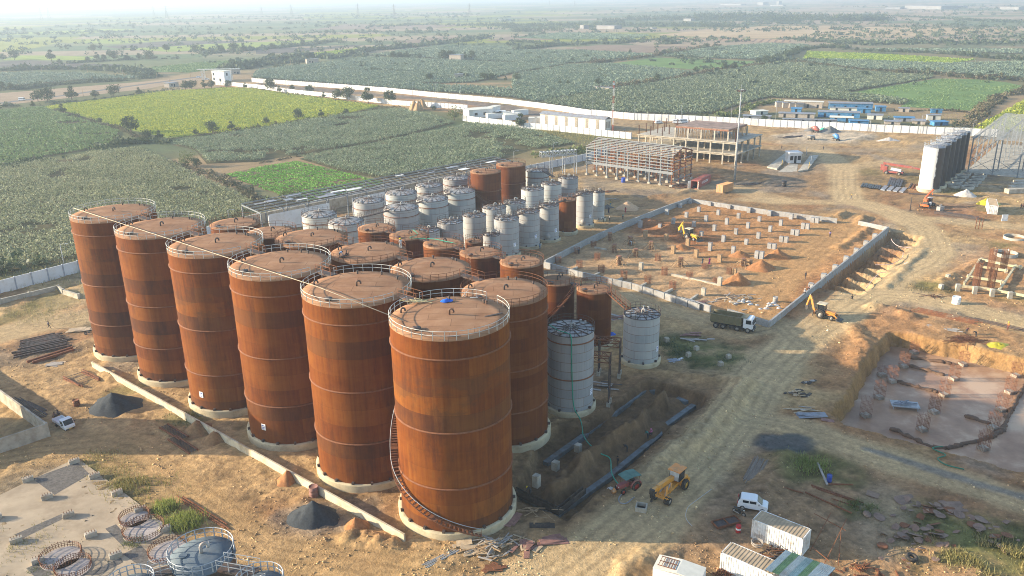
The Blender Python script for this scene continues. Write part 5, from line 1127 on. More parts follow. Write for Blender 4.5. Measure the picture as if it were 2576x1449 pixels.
def mast():
    u, v = px('g 2240 366')[0]; h = HGT(u, v, 224); t = thing('light_mast', 'tall pale high mast light with a ring of floodlights', 'light mast', G(u, v)); m = MB(); m.cyl((0, 0, 0), (0, 0, h), .38, .16, 12); m.build('mast', GALV, t)
    m = MB(); m.lathe([(.9, h - .5), (.95, h - .35), (.9, h - .2)], 16); 
    for k in range(4): m.bar((0, 0, h - .4), (.9 * math.cos(k * PI / 2), .9 * math.sin(k * PI / 2), h - .35), .08)
    m.cyl((0, 0, h), (0, 0, h + 1.6), .04, n=5); m.build('lantern_ring', GALV, t)
    for k in range(8): a = k * PI / 4; m = MB(); m.box((1.25 * math.cos(a), 1.25 * math.sin(a), h - .5), (.5, .55, .35), a, 0, .4); m.build('floodlight', DARKST, t)
mast()
def telecom():
    u, v = px('c 1012 1326')[0]; h = HGT(u, v, .25 * 815); t = thing('radio_mast', 'slim red and white lattice radio mast with a white dish on top', 'mast', G(u, v)); red = M('mast_red', (.42, .10, .06), .6)
    for k in range(7):
        m = MB(); z0, z1 = h * k / 7, h * (k + 1) / 7
        for a in (0, 2.09, 4.19): m.bar((.4 * math.cos(a), .4 * math.sin(a), z0), (.4 * math.cos(a), .4 * math.sin(a), z1), .09)
        for q in range(4):
            for a in (0, 2.09, 4.19): zz = z0 + (z1 - z0) * q / 4; m.bar((.4 * math.cos(a), .4 * math.sin(a), zz), (.4 * math.cos(a + 2.09), .4 * math.sin(a + 2.09), zz + (z1 - z0) / 4), .05)
        m.build('lattice_section', WPAINT if k % 2 else red, t)
    m = MB(); m.lathe([(.02, -.1), (.5, 0), (.62, .18)], 14); o = m.build('dish', WPAINT, t, (0, -.6, h - 1.2)); o.rotation_euler = (1.5, 0, 0)
telecom()
# far things: pylons, mills, farm buildings
def pylon(s, hpx, label):
    u, v = px(s)[0]; h = HGT(u, v, v - hpx); p = G(u, v)
    t = thing('pylon', label, 'pylon', p, .5, 'power pylons on the horizon'); m = MB(); w = h * .11
    for sx_ in (-1, 1):
        for sy in (-1, 1): m.bar((sx_ * w, sy * w, 0), (sx_ * w * .22, sy * w * .22, h * .62), h * .012); m.bar((sx_ * w * .22, sy * w * .22, h * .62), (0, 0, h), h * .01)
    for k in range(6):
        f0 = 1 - .78 * k / 6; f1 = 1 - .78 * (k + 1) / 6; z0 = h * .62 * k / 6; z1 = h * .62 * (k + 1) / 6
        for sy in (-1, 1): m.bar((-w * f0, sy * w * f0, z0), (w * f1, sy * w * f1, z1), h * .006); m.bar((w * f0, sy * w * f0, z0), (-w * f1, sy * w * f1, z1), h * .006)
    m.build('tower', DARKST, t); m = MB()
    for z in (.66, .77, .88): m.bar((-h * .16, 0, h * z), (h * .16, 0, h * z), h * .012)
    m.build('cross_arms', DARKST, t)
for i, (s, hp) in enumerate((('D 105 50', 31), ('D 124 46', 32), ('D 388 42', 27), ('D 420 45', 32), ('D 659 38', 26), ('D 734 38', 28), ('D 901 38', 31), ('D 992 42', 33), ('D 1181 36', 29), ('D 1382 14', 13), ('D 1446 16', 15))):
    pylon(s, hp, '%s power pylon from the left, faint on the horizon' % nth(i))
for s, dep, hpx, lb in (('d 1375 90 1740 96', 60, 34, 'long pale factory hall far away at the upper right'), ('d 1740 90 2010 80', 80, 24, 'second pale factory hall joined on the right, far away'), ('d 1180 92 1330 92', 30, 18, 'low pale factory wing left of the far halls'), ('d 2330 96 2520 98', 30, 26, 'pale block at the far right horizon'),
                        ('d 82 46 108 46', 20, 36, 'white tower block far away on the horizon'), ('d 20 62 150 62', 20, 14, 'low white plant at the foot of the far tower'), ('c 2095 52 2300 54', 30, 14, 'low pale works on the far horizon'), ('c 2470 50 2525 52', 25, 28, 'pair of pale silos far away on the horizon'),
                        ('c 850 290 1030 294', 20, 34, 'long beige roofed farm building before the far wood'), ('c 682 290 720 292', 12, 38, 'small white and red house left of the far farm'), ('c 1725 210 1800 212', 14, 22, 'white house on the far tree belt'), ('b 2440 206 2530 206', 20, 12, 'blue roofed shed far away in the middle'),
                        ('c 1360 290 1412 292', 10, 14, 'small white roofed hut by the far wood'), ('b 230 298 258 298', 8, 10, 'tiny pale hut in the far brown fields')):
    u, v = px(s)[0]; h = HGT(u, v, v - hpx * .25); building('far_building', lb, 'building', s, dep, h, FARW, BLUESH if 'blue' in lb else FARW, [], [], .5)
# ------------------------------------------------------------------ foundations, walls, pits
PLAST = M('plastered_block', (.33, .33, .325), .9, var=.15, scale=1.2, bump=.2, dirt=(.25, .2, .15), dscale=.7)
REBAR = M('rebar', (.20, .085, .045), .85, scale=4)
def lowwall(s, h, th, label, mat, gap=None, seg=None, bury=.6, name='block_wall', group='low block walls of the foundation site', cop=None):
    P = gp(s); m = MB()
    for i in range(len(P) - 1):
        a, b_ = P[i], P[i + 1]; d = (b_ - a); L = d.length; d.normalize(); rz = math.atan2(d.y, d.x); n = max(1, round(L / seg)) if seg else 1
        for k in range(n):
            l = L / n - (gap or 0); c = a + d * (L * (k + .5) / n); m.mi = 0; m.box((c.x, c.y, (h - bury) / 2), (l + (0 if gap else th * .4), th, h + bury), rz)
            if cop: m.mi = 1; m.box((c.x, c.y, h + .05), (l + (0 if gap else th * .4), th + .06, .1), rz)
            if seg and not gap: m.mi = 1; c = a + d * (L * k / n); m.box((c.x, c.y, h / 2 - .3), (.3, th + .07, h + .62), rz)
    o = m.build(name, [mat, PLAST]); tag(o, label, 'wall', group); return o
lowwall('g 335 1232 760 1010 1110 850 1560 670 1790 590', 1.5, .3, 'grey block wall between the haul track and the foundation plot', BLOCK, None, 4.2, cop=1)
lowwall('g 1790 590 2576 708 h 690 795', 1.3, .3, 'grey block wall along the far side of the foundation plot', PLAST, None, 5.0)
lowwall('h 910 815 1190 875', 1.2, .3, 'short block wall at the far right corner of the foundation plot', PLAST)
lowwall('h 1205 880 500 1445 l 8 222', 1.3, .35, 'long grey wall beside the cut bays on the right of the plot', PLAST, None, 9, 2.8)
lowwall('D 1934 824 1870 804 1830 792', 1.3, .3, 'corner block wall behind the tipper truck', BLOCK, None, 3.2)
lowwall('z 560 700 1010 830 1450 930 1700 985 2576 1260 k 1700 150 2000 245', 1.4, .35, 'row of separate grey block panels on the near side of the plot', PLAST, .22, 3.1)
def stubs(lst, mat, w, group, lab, bars=True, hts=None):
    first = None
    for i, (s, vt) in enumerate(lst):
        u, v = px(s)[0]; tl = s.split()[0]; h = HGT(u, v, _T[tl][1] + _T[tl][2] * vt); t = thing('column_stub', lab(i, len(lst)), 'column', G(u, v), .0, group); t.rotation_euler = (0, 0, -.62)
        m = MB(); m.box((0, 0, h / 2 - .2), (w, w, h + .4)); m.build('stub', mat, t)
        if bars:
            m = MB()
            for dx in (-.3, 0, .3):
                for dy in (-.3, .3): m.bar((dx * w, dy * w, h), (dx * w, dy * w, h + .35), .035)
            m.build('starter_bars', REBAR, t)
st = [(1790, 600, 560), (1690, 640, 600), (1558, 704, 655), (1288, 835, 772), (1990, 622, 582), (2185, 652, 612), (2385, 685, 640)]
stubs([('g %d %d' % (a, b_), c) for a, b_, c in st] + [('h 15 718', 672), ('h 232 752', 704), ('h 448 784', 740), ('h 492 790', 742)], PLAST, 1.0, 'block piers on the far walls of the plot', lambda i, n: '%s grey pier standing on the far walls of the plot, walls read left to right' % nth(i), False)
st = sorted([(1878, 680, 632), (1755, 736, 685), (1623, 801, 745), (1487, 858, 803), (2075, 713, 662), (1953, 773, 717), (1828, 834, 778), (2278, 745, 695), (2160, 806, 745), (2035, 870, 812), (2488, 780, 727), (2374, 843, 787), (2253, 906, 849), (2127, 978, 917), (1992, 1068, 990), (1905, 925, 878), (1690, 890, 842), (2478, 944, 887), (2356, 1010, 955), (2225, 1102, 1028)])
stubs([('g %d %d' % (a, b_), c) for a, b_, c in st] + [('h 20 880', 822), ('h 128 818', 762)], PLAST, .85, 'grey column stubs on the red soil', lambda i, n: '%s single grey column stub from the left on the red soil' % nth(i))
pairs = [('g 2462 1150', 1075), ('g 2510 1156', 1080), ('h 15 1052', 997), ('h 60 1060', 1003), ('h 133 984', 927), ('h 180 990', 932), ('h 247 910', 858), ('h 292 917', 863), ('h 352 850', 795), ('h 397 855', 800)]
stubs(pairs, PLAST, .95, 'paired grey column stubs', lambda i, n: '%s grey column stub of the twin pairs, from the near end of their row' % nth(i))
st = sorted([(1340, 942, 870), (1550, 974, 905), (1768, 1022, 950), (1622, 1097, 1022), (1852, 1140, 1060), (2088, 1190, 1108), (2238, 1308, 1250), (2392, 1212, 1165)])
stubs([('g %d %d' % (a, b_), c) for a, b_, c in st], TIMBER, .9, 'timber clad column stubs', lambda i, n: '%s timber clad column stub from the left on the plot' % nth(i))
stubs([('g 1298 1262', 1192), ('g 2088 1428', 1340), ('k 1925 75', 0), ('o 248 200', 168), ('o 140 295', 245), ('o 376 96', 70)], CONC, .85, 'pale concrete column stubs', lambda i, n: ['weathered concrete stub beside the propped column', 'pale concrete stub left of the big soil heap', 'tall pale concrete stub behind the tipper truck', 'small pale stub inside the shaded trench, middle one', 'pale stub nearest the big tank in the trench', 'small pale stub farthest in the shaded trench'][i], False)
stubs([('h %d %d' % (a, b_), c) for a, b_, c in ((1072, 948, 903), (982, 1024, 975), (885, 1102, 1048), (783, 1187, 1128), (672, 1272, 1215), (557, 1358, 1303), (432, 1442, 1400))], PLAST, 1.05, 'piers along the tall wall of the cut bays', lambda i, n: '%s square pier from the far end along the tall wall' % nth(i), False)
for i, s in enumerate(('k 1555 540', 'k 1855 628', 'k 1775 690', 'k 2178 712', 'k 2098 785')):
    t = thing('footing_block', '%s small concrete footing from the left in the weeds before the road' % nth(i), 'footing', g1(s), .4, 'small footings in the weeds'); m = MB(); m.box((0, 0, .3), (.75, .75, 1.0)); m.build('block', CONC, t); m = MB()
    for dx in (-.2, .2):
        for dy in (-.2, .2): m.bar((dx, dy, .8), (dx, dy, .95), .05)
    m.build('anchor_bolts', CONC, t)
# propped column forms
def propped(s, vt, label):
    u, v = px(s)[0]; h = HGT(u, v, 362.25 + .25 * vt); t = thing('column_formwork', label, 'formwork', G(u, v), random.uniform(-.3, .3), 'propped column forms'); w = .95
    m = MB(); m.box((0, 0, h / 2), (w, w, h)); m.build('form_panels', BRICKP, t); m = MB()
    for k in range(5):
        z = h * (k + .5) / 5
        for sx_, sy in ((0, 1), (0, -1), (1, 0), (-1, 0)): m.box((sx_ * (w / 2 + .06), sy * (w / 2 + .06), z), (1.25 if sy else .1, .1 if sy else 1.25, .1))
    for a in range(4):
        for dx in (-.3, .3):
            c, s_ = math.cos(a * PI / 2), math.sin(a * PI / 2); m.box((c * (w / 2 + .04) - s_ * dx, s_ * (w / 2 + .04) + c * dx, h / 2), (.08, .08, h))
    m.build('clamps', TIMBER, t)
    for a in range(4):
        for q in (-.5, .5):
            aa = a * PI / 2 + q * .5 + .4; m = MB(); m.bar((.45 * math.cos(aa), .45 * math.sin(aa), h * .78), (2.3 * math.cos(aa), 2.3 * math.sin(aa), .02), .09); m.build('prop', TIMBER, t)
for i, (s, vt) in enumerate((('g 985 968', 888), ('g 1190 1012', 930), ('g 1030 1087', 1008), ('g 1245 1132', 1052), ('g 1400 1057', 978), ('g 1075 1218', 1125), ('g 1695 1226', 1142), ('g 2325 1226', 1150))):
    propped(s, vt, ['propped column form against the left block wall', 'propped column form with a worker in white beside it', 'third propped column form from the left', 'propped column form just left of the middle ones', 'reddish propped column form farthest back in the middle', 'largest propped column form nearest the block wall corner', 'propped column form left of the two women', 'propped column form beside the soil heap on the right'][i])
def barbundle(s, vt, label, w=.55, group='starter bar clusters on the plot', z=0.0, n=20):
    u, v = px(s)[0]; tl = s.split()[0]; h = HGT(u, v, _T[tl][1] + _T[tl][2] * vt, z); t = thing('starter_bar_cluster', label, 'rebar', G(u, v, z), .5, group); m = MB()
    for k in range(n):
        a = 2 * PI * k / n; x = w * max(-1, min(1, 1.3 * math.cos(a))); y = w * max(-1, min(1, 1.3 * math.sin(a))); m.bar((x, y, -.2), (x * 1.05 + random.uniform(-.05, .05), y * 1.05 + random.uniform(-.05, .05), h * random.uniform(.92, 1.03)), .045)
    m.build('bars', REBAR, t); m = MB()
    for k in range(int(h / .45)): m.tube([(w * c, w * s_, .2 + .45 * k) for c, s_ in ((1, 1), (-1, 1), (-1, -1), (1, -1))], .022, 4, True)
    m.build('links', REBAR, t)
for i, (s, vt) in enumerate(sorted([('g 820 1035', 975), ('g 650 1102', 1035), ('g 465 1192', 1130), ('g 858 1158', 1090), ('g 678 1245', 1165), ('g 898 1297', 1215), ('g 1125 1352', 1270), ('g 1365 1403', 1318), ('g 1617 1455', 1375), ('g 1535 1312', 1232), ('g 1785 1352', 1280), ('g 1468 1172', 1103), ('g 2190 1303', 1240), ('g 2052 1392', 1345), ('g 1940 1252', 1200), ('g 735 1375', 1345)], key=lambda a: float(a[0].split()[1]))):
    barbundle(s, vt, '%s rusty starter bar cluster from the left on the near half of the plot' % nth(i))
for i, (s, vt) in enumerate((('h 2235 1275', 1050), ('h 2362 1275', 1055), ('h 2085 1455', 1185), ('h 2235 1460', 1230))):
    barbundle(s, vt, 'tall rusty rebar column at the right, %s' % ('back left one', 'back right one', 'front left one', 'front right one')[i], .55, 'tall rebar columns of the right foundation', n=24)
for i, s in enumerate(('g 565 1297 660 1248', 'g 800 1342 882 1303', 'g 1005 1402 1112 1358', 'g 1270 1452 1352 1408', 'g 1600 1318 1800 1362 2070 1425', 'g 830 1048 950 1072', 'k 1520 70 1610 20', 'k 1790 130 1870 75')):
    P = gp(s); m = MB()
    for a, b_ in zip(P, P[1:]): m.bar((a.x, a.y, .05), (b_.x, b_.y, .05), .45, .7)
    tag(m.build('tie_beam', CONC), '%s pale concrete tie beam from the left on the near half of the plot' % nth(i) if i != 4 and i != 5 else ('long thin tie beam running to the pale stub' if i == 4 else 'thin tie beam behind the propped forms'), 'beam', 'tie beams on the plot')
# right foundation: rings, beams on posts
YC = M('cream_concrete', (.56, .48, .30), .85, var=.12, scale=1.5, dirt=(.32, .24, .15))
for i, (s, r, hh) in enumerate((('h 2480 955', 2.6, .7), ('h 2390 1120', 2.6, .8))):
    p = g1(s); t = thing('well_ring', ['round concrete well ring at the right edge, far one', 'round concrete well ring right of the rebar columns'][i], 'ring', p, 0, 'round well rings'); m = MB(); m.lathe([(r - .2, -.6), (r - .2, hh), (r, hh), (r, -.3)], 40); m.build('ring_wall', CONC, t); m = MB(); m.lathe([(r - .21, -.25), (.01, -.25)], 32); m.build('silt', DARKST, t)
for i, (s, h) in enumerate((('r 2070 742 2290 765 2600 822', 1.3), ('r 2240 525 2440 570 2560 590', .9), ('r 2235 580 2450 615', .9), ('r 2140 655 2420 700', .9), ('r 2240 525 2120 715', .8), ('r 2510 570 2380 770', .8))):
    P = gp(s); m = MB()
    for a, b_ in zip(P, P[1:]): m.bar((a.x, a.y, h - .25), (b_.x, b_.y, h - .25), .4, .5)
    n = 5 if i == 0 else 0; t = thing('plinth_beam', ['long cream plinth beam on square posts at the right', 'farthest cream plinth beam behind the rebar columns', 'second cream plinth beam behind the rebar columns', 'cream plinth beam between the rebar columns', 'cream plinth beam running down on the left side', 'cream plinth beam running down on the right side'][i], 'beam', (0, 0, 0), 0, 'cream plinth beams of the right foundation'); m.build('beam', YC, t)
    L = P[-1] - P[0]
    for k in range(5 if i == 0 else 2):
        c = P[0] + L * ((k + .02) / 4.0 if i == 0 else (.05 + .9 * k)); m = MB(); m.box((c.x, c.y, h / 2 - .2), (.8 if i == 0 else .45, .8 if i == 0 else .45, h + .7), -.2); m.build('post', CONC, t)
for i, s in enumerate(('r 2000 660', 'r 1948 735')):
    m = MB(); m.box((0, 0, .5), (.8, .8, 1.4)); tag(m.bevelled('concrete_block_pier', CONC, None, .03, g1(s), .4), ['small pale pier by the rough ground, upper one', 'small pale pier by the rough ground, lower one'][i], 'pier', 'small pale piers')
# pit with water and rebar cages
def watermat():
    m, nt, b = newmat('muddy_water'); pos = objco(nt, True); n = noise(nt, pos, .12, 5, .65)
    c = ramp(nt, n, [(.35, (.25, .135, .075)), (.5, (.36, .21, .125)), (.62, (.50, .34, .22))]); nt.links.new(c, b.inputs['Base Color'])
    b.inputs['Roughness'].default_value = .28; b.inputs['Specular IOR Level'].default_value = .18
    nt.links.new(nd(nt, 'Bump', {'Height': noise(nt, pos, 3, 3), 'Strength': .04, 'Distance': .05}).outputs[0], b.inputs['Normal']); return m
P_ = [(p.x, p.y) for p in gp('l 700 250 600 365 535 450 490 545 440 625 368 705 440 765 560 800 p 650 5 850 62 1150 140 1520 240 1900 340 l 2000 520 1456 405 1150 335 850 272')]
field(P_, watermat(), PIT_Z + .14, 'water')
for i, s in enumerate(('l 790 400 1000 430 1040 440', 'l 800 450 1000 500', 'l 740 540 960 600', 'l 1120 735 1260 780', 'p 700 -10 940 95 1010 100 1260 40', 'l 1456 560 1380 700 1330 819 p 1260 40 1330 -10')):
    P = gp(s, PIT_Z); m = MB()
    for a, b_ in zip(P, P[1:]):
        L = (b_ - a).length; n = max(2, int(L / .5)); q = []
        for k in range(n + 1): p = a.lerp(b_, k / n); q.append((p.x + random.uniform(-.2, .2), p.y + random.uniform(-.2, .2), PIT_Z + random.uniform(.05, .3)))
        m.tube(q, [random.uniform(.25, .5) for _ in q], 6)
    tag(m.build('mud_ridge', M('wet_mud', (.13, .075, .045), .7, var=.3, bump=.4) if i == 0 else bpy.data.materials['wet_mud']), ['short mud ridge beneath the far pit wall', 'second mud ridge between the far cages', 'mud ridge running from the left cages', 'mud ridge right of the floating table', 'long mud ridge along the near pit edge', 'thick mud ridge at the right of the pit'][i], 'mud ridge', 'mud ridges in the flooded pit')
def cage(s, vt, label):
    u, v = px(s)[0]; tl = _T[s.split()[0]]; h = HGT(u, v, tl[1] + tl[2] * vt, PIT_Z); t = thing('rebar_cage', label, 'rebar cage', G(u, v, PIT_Z), .35, 'rebar cages standing in the flooded pit'); w = .62; m = MB()
    for k in range(5):
        for sx_, sy in ((1, 0), (-1, 0), (0, 1), (0, -1)):
            e = -w + 2 * w * k / 5; x, y = (sx_ * w, e) if sx_ else (e, sy * w); m.bar((x, y, 0), (x * 1.02, y * 1.02, h * random.uniform(.96, 1.03)), .028)
    m.build('bars', REBAR, t); m = MB()
    for k in range(int(h / .9)): m.tube([(w * c, w * s_, .7 + .9 * k) for c, s_ in ((1, 1), (-1, 1), (-1, -1), (1, -1))], .025, 4, True)
    m.build('links', REBAR, t); m = MB(); m.box((0, 0, .25), (w * 1.85, w * 1.85, .7)); m.build('concrete_kicker', CONC, t)
for i, (s, vt) in enumerate(sorted([('l 553 735', 625), ('l 630 632', 530), ('l 703 540', 445), ('l 770 455', 365), ('l 830 374', 300), ('l 875 815', 720), ('l 942 715', 612), ('l 1000 618', 520), ('l 1055 525', 435), ('l 1108 443', 360), ('l 1278 805', 705), ('l 1325 702', 598), ('l 1372 602', 505), ('l 1408 508', 420), ('p 1222 105', -5), ('l 648 505', 445)], key=lambda a: px(a[0])[0][0])):
    cage(s, vt, '%s rebar cage from the left in the flooded pit' % nth(i))
p = g1('l 775 685', PIT_Z); t = thing('work_platform', 'grey steel work platform with scrap standing in the flooded pit', 'platform', p, -.25); m = MB(); m.box((0, 0, .75), (4.2, 2.2, .12))
m.build('deck', GALV, t); m = MB()
for k in range(14): m.bar((random.uniform(-2, 1), random.uniform(-.9, .9), .9 + random.uniform(0, .2)), (random.uniform(-1, 2.2), random.uniform(-.9, .9), .95 + random.uniform(0, .3)), random.uniform(.05, .16))
m.build('loose_scrap', GREYSH, t)
for x in (-1.8, 1.8):
    for y in (-.9, .9): m = MB(); m.bar((x, y, -.1), (x, y, .7), .1); m.build('leg', GALV, t)
# shaded footing trench: fresh strip concrete and shutter boards
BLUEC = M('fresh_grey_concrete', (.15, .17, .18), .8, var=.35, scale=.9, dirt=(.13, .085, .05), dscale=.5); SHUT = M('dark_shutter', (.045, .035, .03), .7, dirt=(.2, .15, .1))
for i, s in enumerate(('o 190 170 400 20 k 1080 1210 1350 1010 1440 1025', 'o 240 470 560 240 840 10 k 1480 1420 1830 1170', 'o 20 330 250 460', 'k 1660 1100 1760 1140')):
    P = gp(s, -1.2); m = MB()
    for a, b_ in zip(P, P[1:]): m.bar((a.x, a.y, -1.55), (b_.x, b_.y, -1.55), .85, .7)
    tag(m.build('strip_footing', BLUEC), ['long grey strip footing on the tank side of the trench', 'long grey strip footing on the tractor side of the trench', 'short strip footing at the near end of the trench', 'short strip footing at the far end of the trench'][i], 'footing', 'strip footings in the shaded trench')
for i, s in enumerate(('o 10 325 265 445', 'o 265 445 420 320')):
    P = gp(s); m = MB(); d = (P[1] - P[0]).normalized(); n = Vector((-d.y, d.x, 0))
    for o_ in (0, .5): m.bar(P[0] + n * o_ + Vector((0, 0, -.35)), P[1] + n * o_ + Vector((0, 0, -.35)), .06, .9)
    tag(m.build('shutter_boards', SHUT), ['dark shutter boards across the near end of the trench', 'dark shutter boards on the right near corner of the trench'][i], 'shutter', 'shutter boards in the trench')
# low white wall along the front row
def front_wall():
    P = gp('i 935 797 n 478 1190'); m = MB()
    for a, b_ in zip(P, P[1:]):
        d = b_ - a; L = d.length; n = max(1, int(L / 3)); rz = math.atan2(d.y, d.x)
        for k in range(n): c = a.lerp(b_, (k + .5) / n); m.box((c.x, c.y, .25), (L / n - .02, .25, 1.7 + random.uniform(-.03, .03)), rz)
    tag(m.build('low_wall', M('cream_plaster', (.56, .50, .37), .85, var=.1, scale=.8, dirt=(.36, .26, .15), dscale=.6)), 'low cream wall running beside the front row of tall tanks', 'wall')
front_wall()
# walled tank pit at the left edge and a tall tank just outside it
wall('D -120 925 0 1007 D 124 1098 D -30 1150 D -120 1176', 2.2, 'low grey concrete wall round the sunken yard at the left edge', 30, .3, [CONC, CONC], name='yard_wall')
tank('tall grey concrete tank in the walled yard, barely visible at the left edge', None, -86.5, 110.6, 5.2, 17, 'white', (), [], False, .8, 0, False, 201)
wall('i -100 190 0 160 300 90 590 20 640 60 800 110', 1.1, 'weathered low wall of the old channel at the left', 30, .4, [CONC, CONC], name='channel_wall')
# concrete slab with pedestals and rebar rings, lower left
SLABM = M('slab_concrete', (.40, .32, .225), .9, var=.16, scale=.25, bump=.1, dirt=(.25, .19, .125), dscale=.22)
GRAV = M('slab_gravel', (.13, .12, .11), .95, var=.35, scale=3, bump=.5)
def plate(s, z0, z1, mat, name, label=None, cat=None, kind=None, group=None):
    pl = [(p.x, p.y) for p in gp(s)]; pl = pl[::-1] if polyarea(pl) < 0 else pl; m = MB(); m.prism(pl, z0, z1); o = m.build(name, mat); tag(o, label, cat, group, kind); return o
plate('m -120 420 440 150 560 240 800 420 1060 640 1060 900 -120 900', -.5, .12, SLABM, 'concrete_slab', 'large worn concrete floor slab with pedestals at the lower left', 'slab')
for i, s in enumerate(('m 185 270 440 175 510 245 310 362', 'm 80 590 365 465 375 490 130 610', 'm 600 555 660 530 740 625 700 655', 'm 700 700 800 650 880 730 900 760 830 790', 'm 150 780 250 740 300 819 200 830', 'm 470 819 690 720 700 745 560 819')):
    pl = [(p.x, p.y) for p in gp(s)]; field(pl, GRAV, .135, 'gravel')
for i, s in enumerate(('m 425 180', 'm 162 282', 'm 540 262', 'm 270 382', 'm 668 358', 'm 392 485', 'm 800 455', 'm 520 598', 'm 942 565', 'm 95 630', 'm 660 715', 'm 220 745', 'm -20 500')):
    t = thing('pedestal', '%s concrete pedestal with rusty bolts on the slab, from the back' % nth(i), 'pedestal', g1(s), .62, 'pedestals on the concrete slab'); m = MB(); m.box((0, 0, .32), (1.35, .62, .75)); m.build('plinth', CONC, t); m = MB()
    for x in (-.45, -.15, .15, .45):
        for y in (-.15, .15): m.bar((x, y, .65), (x, y, .95), .05)
    m.build('bolts', REBAR, t)
for i, (s, r) in enumerate((('m 768 502', 1.75), ('m 820 570', 2.35), ('m 960 690', 2.2), ('m 350 725', 2.2), ('m 420 785', 1.9))):
    t = thing('rebar_ring', ['small round rebar ring at the back of the slab', 'large round rebar ring touching the small one', 'round rebar ring beside the blue tank', 'round rebar ring at the front left of the slab', 'round rebar ring at the very bottom of the slab'][i], 'rebar ring', g1(s), 0, 'round rebar rings on the slab'); m = MB(); m.lathe([(r, .12), (r, .22), (.01, .22)], 32, smooth=False); m.build('ring_base', M('pale_ring_base', (.36, .32, .30), .9) if i == 0 else bpy.data.materials['pale_ring_base'], t); m = MB()
    for k in range(44): a = 2 * PI * k / 44; m.bar((r * .97 * math.cos(a), r * .97 * math.sin(a), .25), (r * 1.04 * math.cos(a), r * 1.04 * math.sin(a), 1.0 + random.uniform(-.1, .1)), .045)
    m.build('bars', REBAR, t); m = MB()
    for z in (.45, .7, .92): m.tube(ringpts(r, z, 32), .03, 4)
    m.build('hoops', REBAR, t)
# blue grey roofed tanks at the bottom
BLUER = M('blue_grey_roof', (.10, .135, .165), .75, var=.15, scale=.4, dirt=(.17, .19, .20), dscale=.3)
def blue_tank(u, v, r, h, label):
    p = G(u, v, h); t = thing('storage_tank', label, 'tank', (p.x, p.y, 0), 0, 'blue grey tanks at the bottom edge'); m = MB(); m.lathe([(r, 0), (r, h)], 56); m.build('shell', DARKST, t); m = MB(); m.lathe([(r + .1, h - .05), (r + .1, h + .05), (r * .5, h + .3), (.02, h + .42)], 56); m.build('roof', BLUER, t)
    railing(r, h, (), 22, 1.15, .05).build('railing', GALV, t); m = MB(); gooseneck(m, 0, 0, h + .4, .28 * r, .5, .2); m.build('vent_pipe', GREYR, t); m = MB(); m.lathe([(.13 * r, 0), (.13 * r, .3), (.02, .3)], 18, (-r * .55, -r * .1, h + .12), False); m.build('roof_manhole', BLUER, t)
    m = MB(); m.cyl((.1, r * .62, h), (.1, r * .62, h + .45), .1); m.build('roof_nozzle', GREYR, t); return p
pa = blue_tank(508, 1400, 3.06, 10, 'blue grey roofed tank with white railing at the bottom left')
pb = blue_tank(655, 1476, 2.15, 10, 'blue grey tank cut off by the bottom edge, right one'); pc = blue_tank(330, 1482, 2.1, 10, 'railing and roof of the tank cut off at the bottom, left one')
walkway((pa.x + 2.4, pa.y - 1.6, 10.1), (pb.x - .8, pb.y + 1.9, 10.1), 'grey railed walkway between the blue roofed tanks', 1.3, DARKST, GALV)
walkway((pa.x - 2.2, pa.y - 1.9, 10.1), (pc.x + 1.0, pc.y + 1.8, 10.1), 'grey railed walkway left of the blue roofed tank', 1.3, DARKST, GALV)
# soil, sand and coal heaps
def heap(s, rx, ry, h, mat, label, name='soil_heap', rz=0.0, group='heaps of soil and sand', pk=1.25):
    p = g1(s); n1, n2 = 40, 16; V = []; F = []; sd = random.uniform(0, 99)
    for j in range(n2 + 1):
        q = j / n2
        for k in range(n1):
            a = 2 * PI * k / n1; w = 1 + .28 * (float(vn(np.array([math.cos(a) * 1.6 + sd]), np.array([math.sin(a) * 1.6 + sd]))[0]) - .5) * 2 * q
            x = q * rx * w * math.cos(a); y = q * ry * w * math.sin(a); nz = float(vn(np.array([x * 1.7 + sd]), np.array([y * 1.7]))[0] - .5) * .35 * min(1, q * 2)
            z = h * ((1 - q) ** pk if pk > 1 else 1 - q ** 1.5) * (1 + nz) - .05 - .35 * q ** 4
            V.append((x, y, z))
    for j in range(n2):
        for k in range(n1): F.append((j * n1 + k, (j + 1) * n1 + k, (j + 1) * n1 + (k + 1) % n1, j * n1 + (k + 1) % n1))
    o = link(name, np_mesh(name, np.array(V), np.array(F), mat, True), None, p, rz); tag(o, label, 'heap', group); return o
COALM = M('black_aggregate', (.035, .042, .05), .9, var=.3, scale=4, bump=.6); REDS = M('red_soil_heap', (.33, .15, .06), .95, var=.25, scale=3, bump=.6); SANDM = M('sand_heap', (.50, .33, .20), .95, var=.15, scale=3, bump=.3); PALEH = M('pale_grit_heap', (.52, .47, .42), .95, var=.15, scale=3, bump=.3); BRNS = M('brown_soil_heap', (.26, .15, .07), .95, var=.25, scale=3, bump=.6)
heap('i 1150 1200', 5.2, 4.3, 2.7, COALM, 'large black aggregate heap beside the low cream wall, farther one', 'aggregate_heap', -.4)
heap('w 2370 1010', 3.8, 3.0, 2.6, COALM, 'steep black aggregate heap at the lower cream wall near the big tank', 'aggregate_heap', -.4)
heap('n 110 1085', 2.0, 1.8, 1.6, REDS, 'reddish soil heap right of the steep black heap')
heap('w 1490 345', 2.0, 2.6, 1.7, BRNS, 'pointed brown soil heap at the low cream wall')
heap('w 1620 420', 2.2, 2.2, 1.5, BRNS, 'second brown soil heap beside the pointed one')
heap('w 2170 725', 1.6, 2.0, 1.6, REDS, 'narrow reddish soil heap leaning on the cream wall')
heap('g 1160 650', 4.2, 3.4, 2.6, SANDM, 'pale sand heap behind the small grey tanks', 'sand_heap', 0)
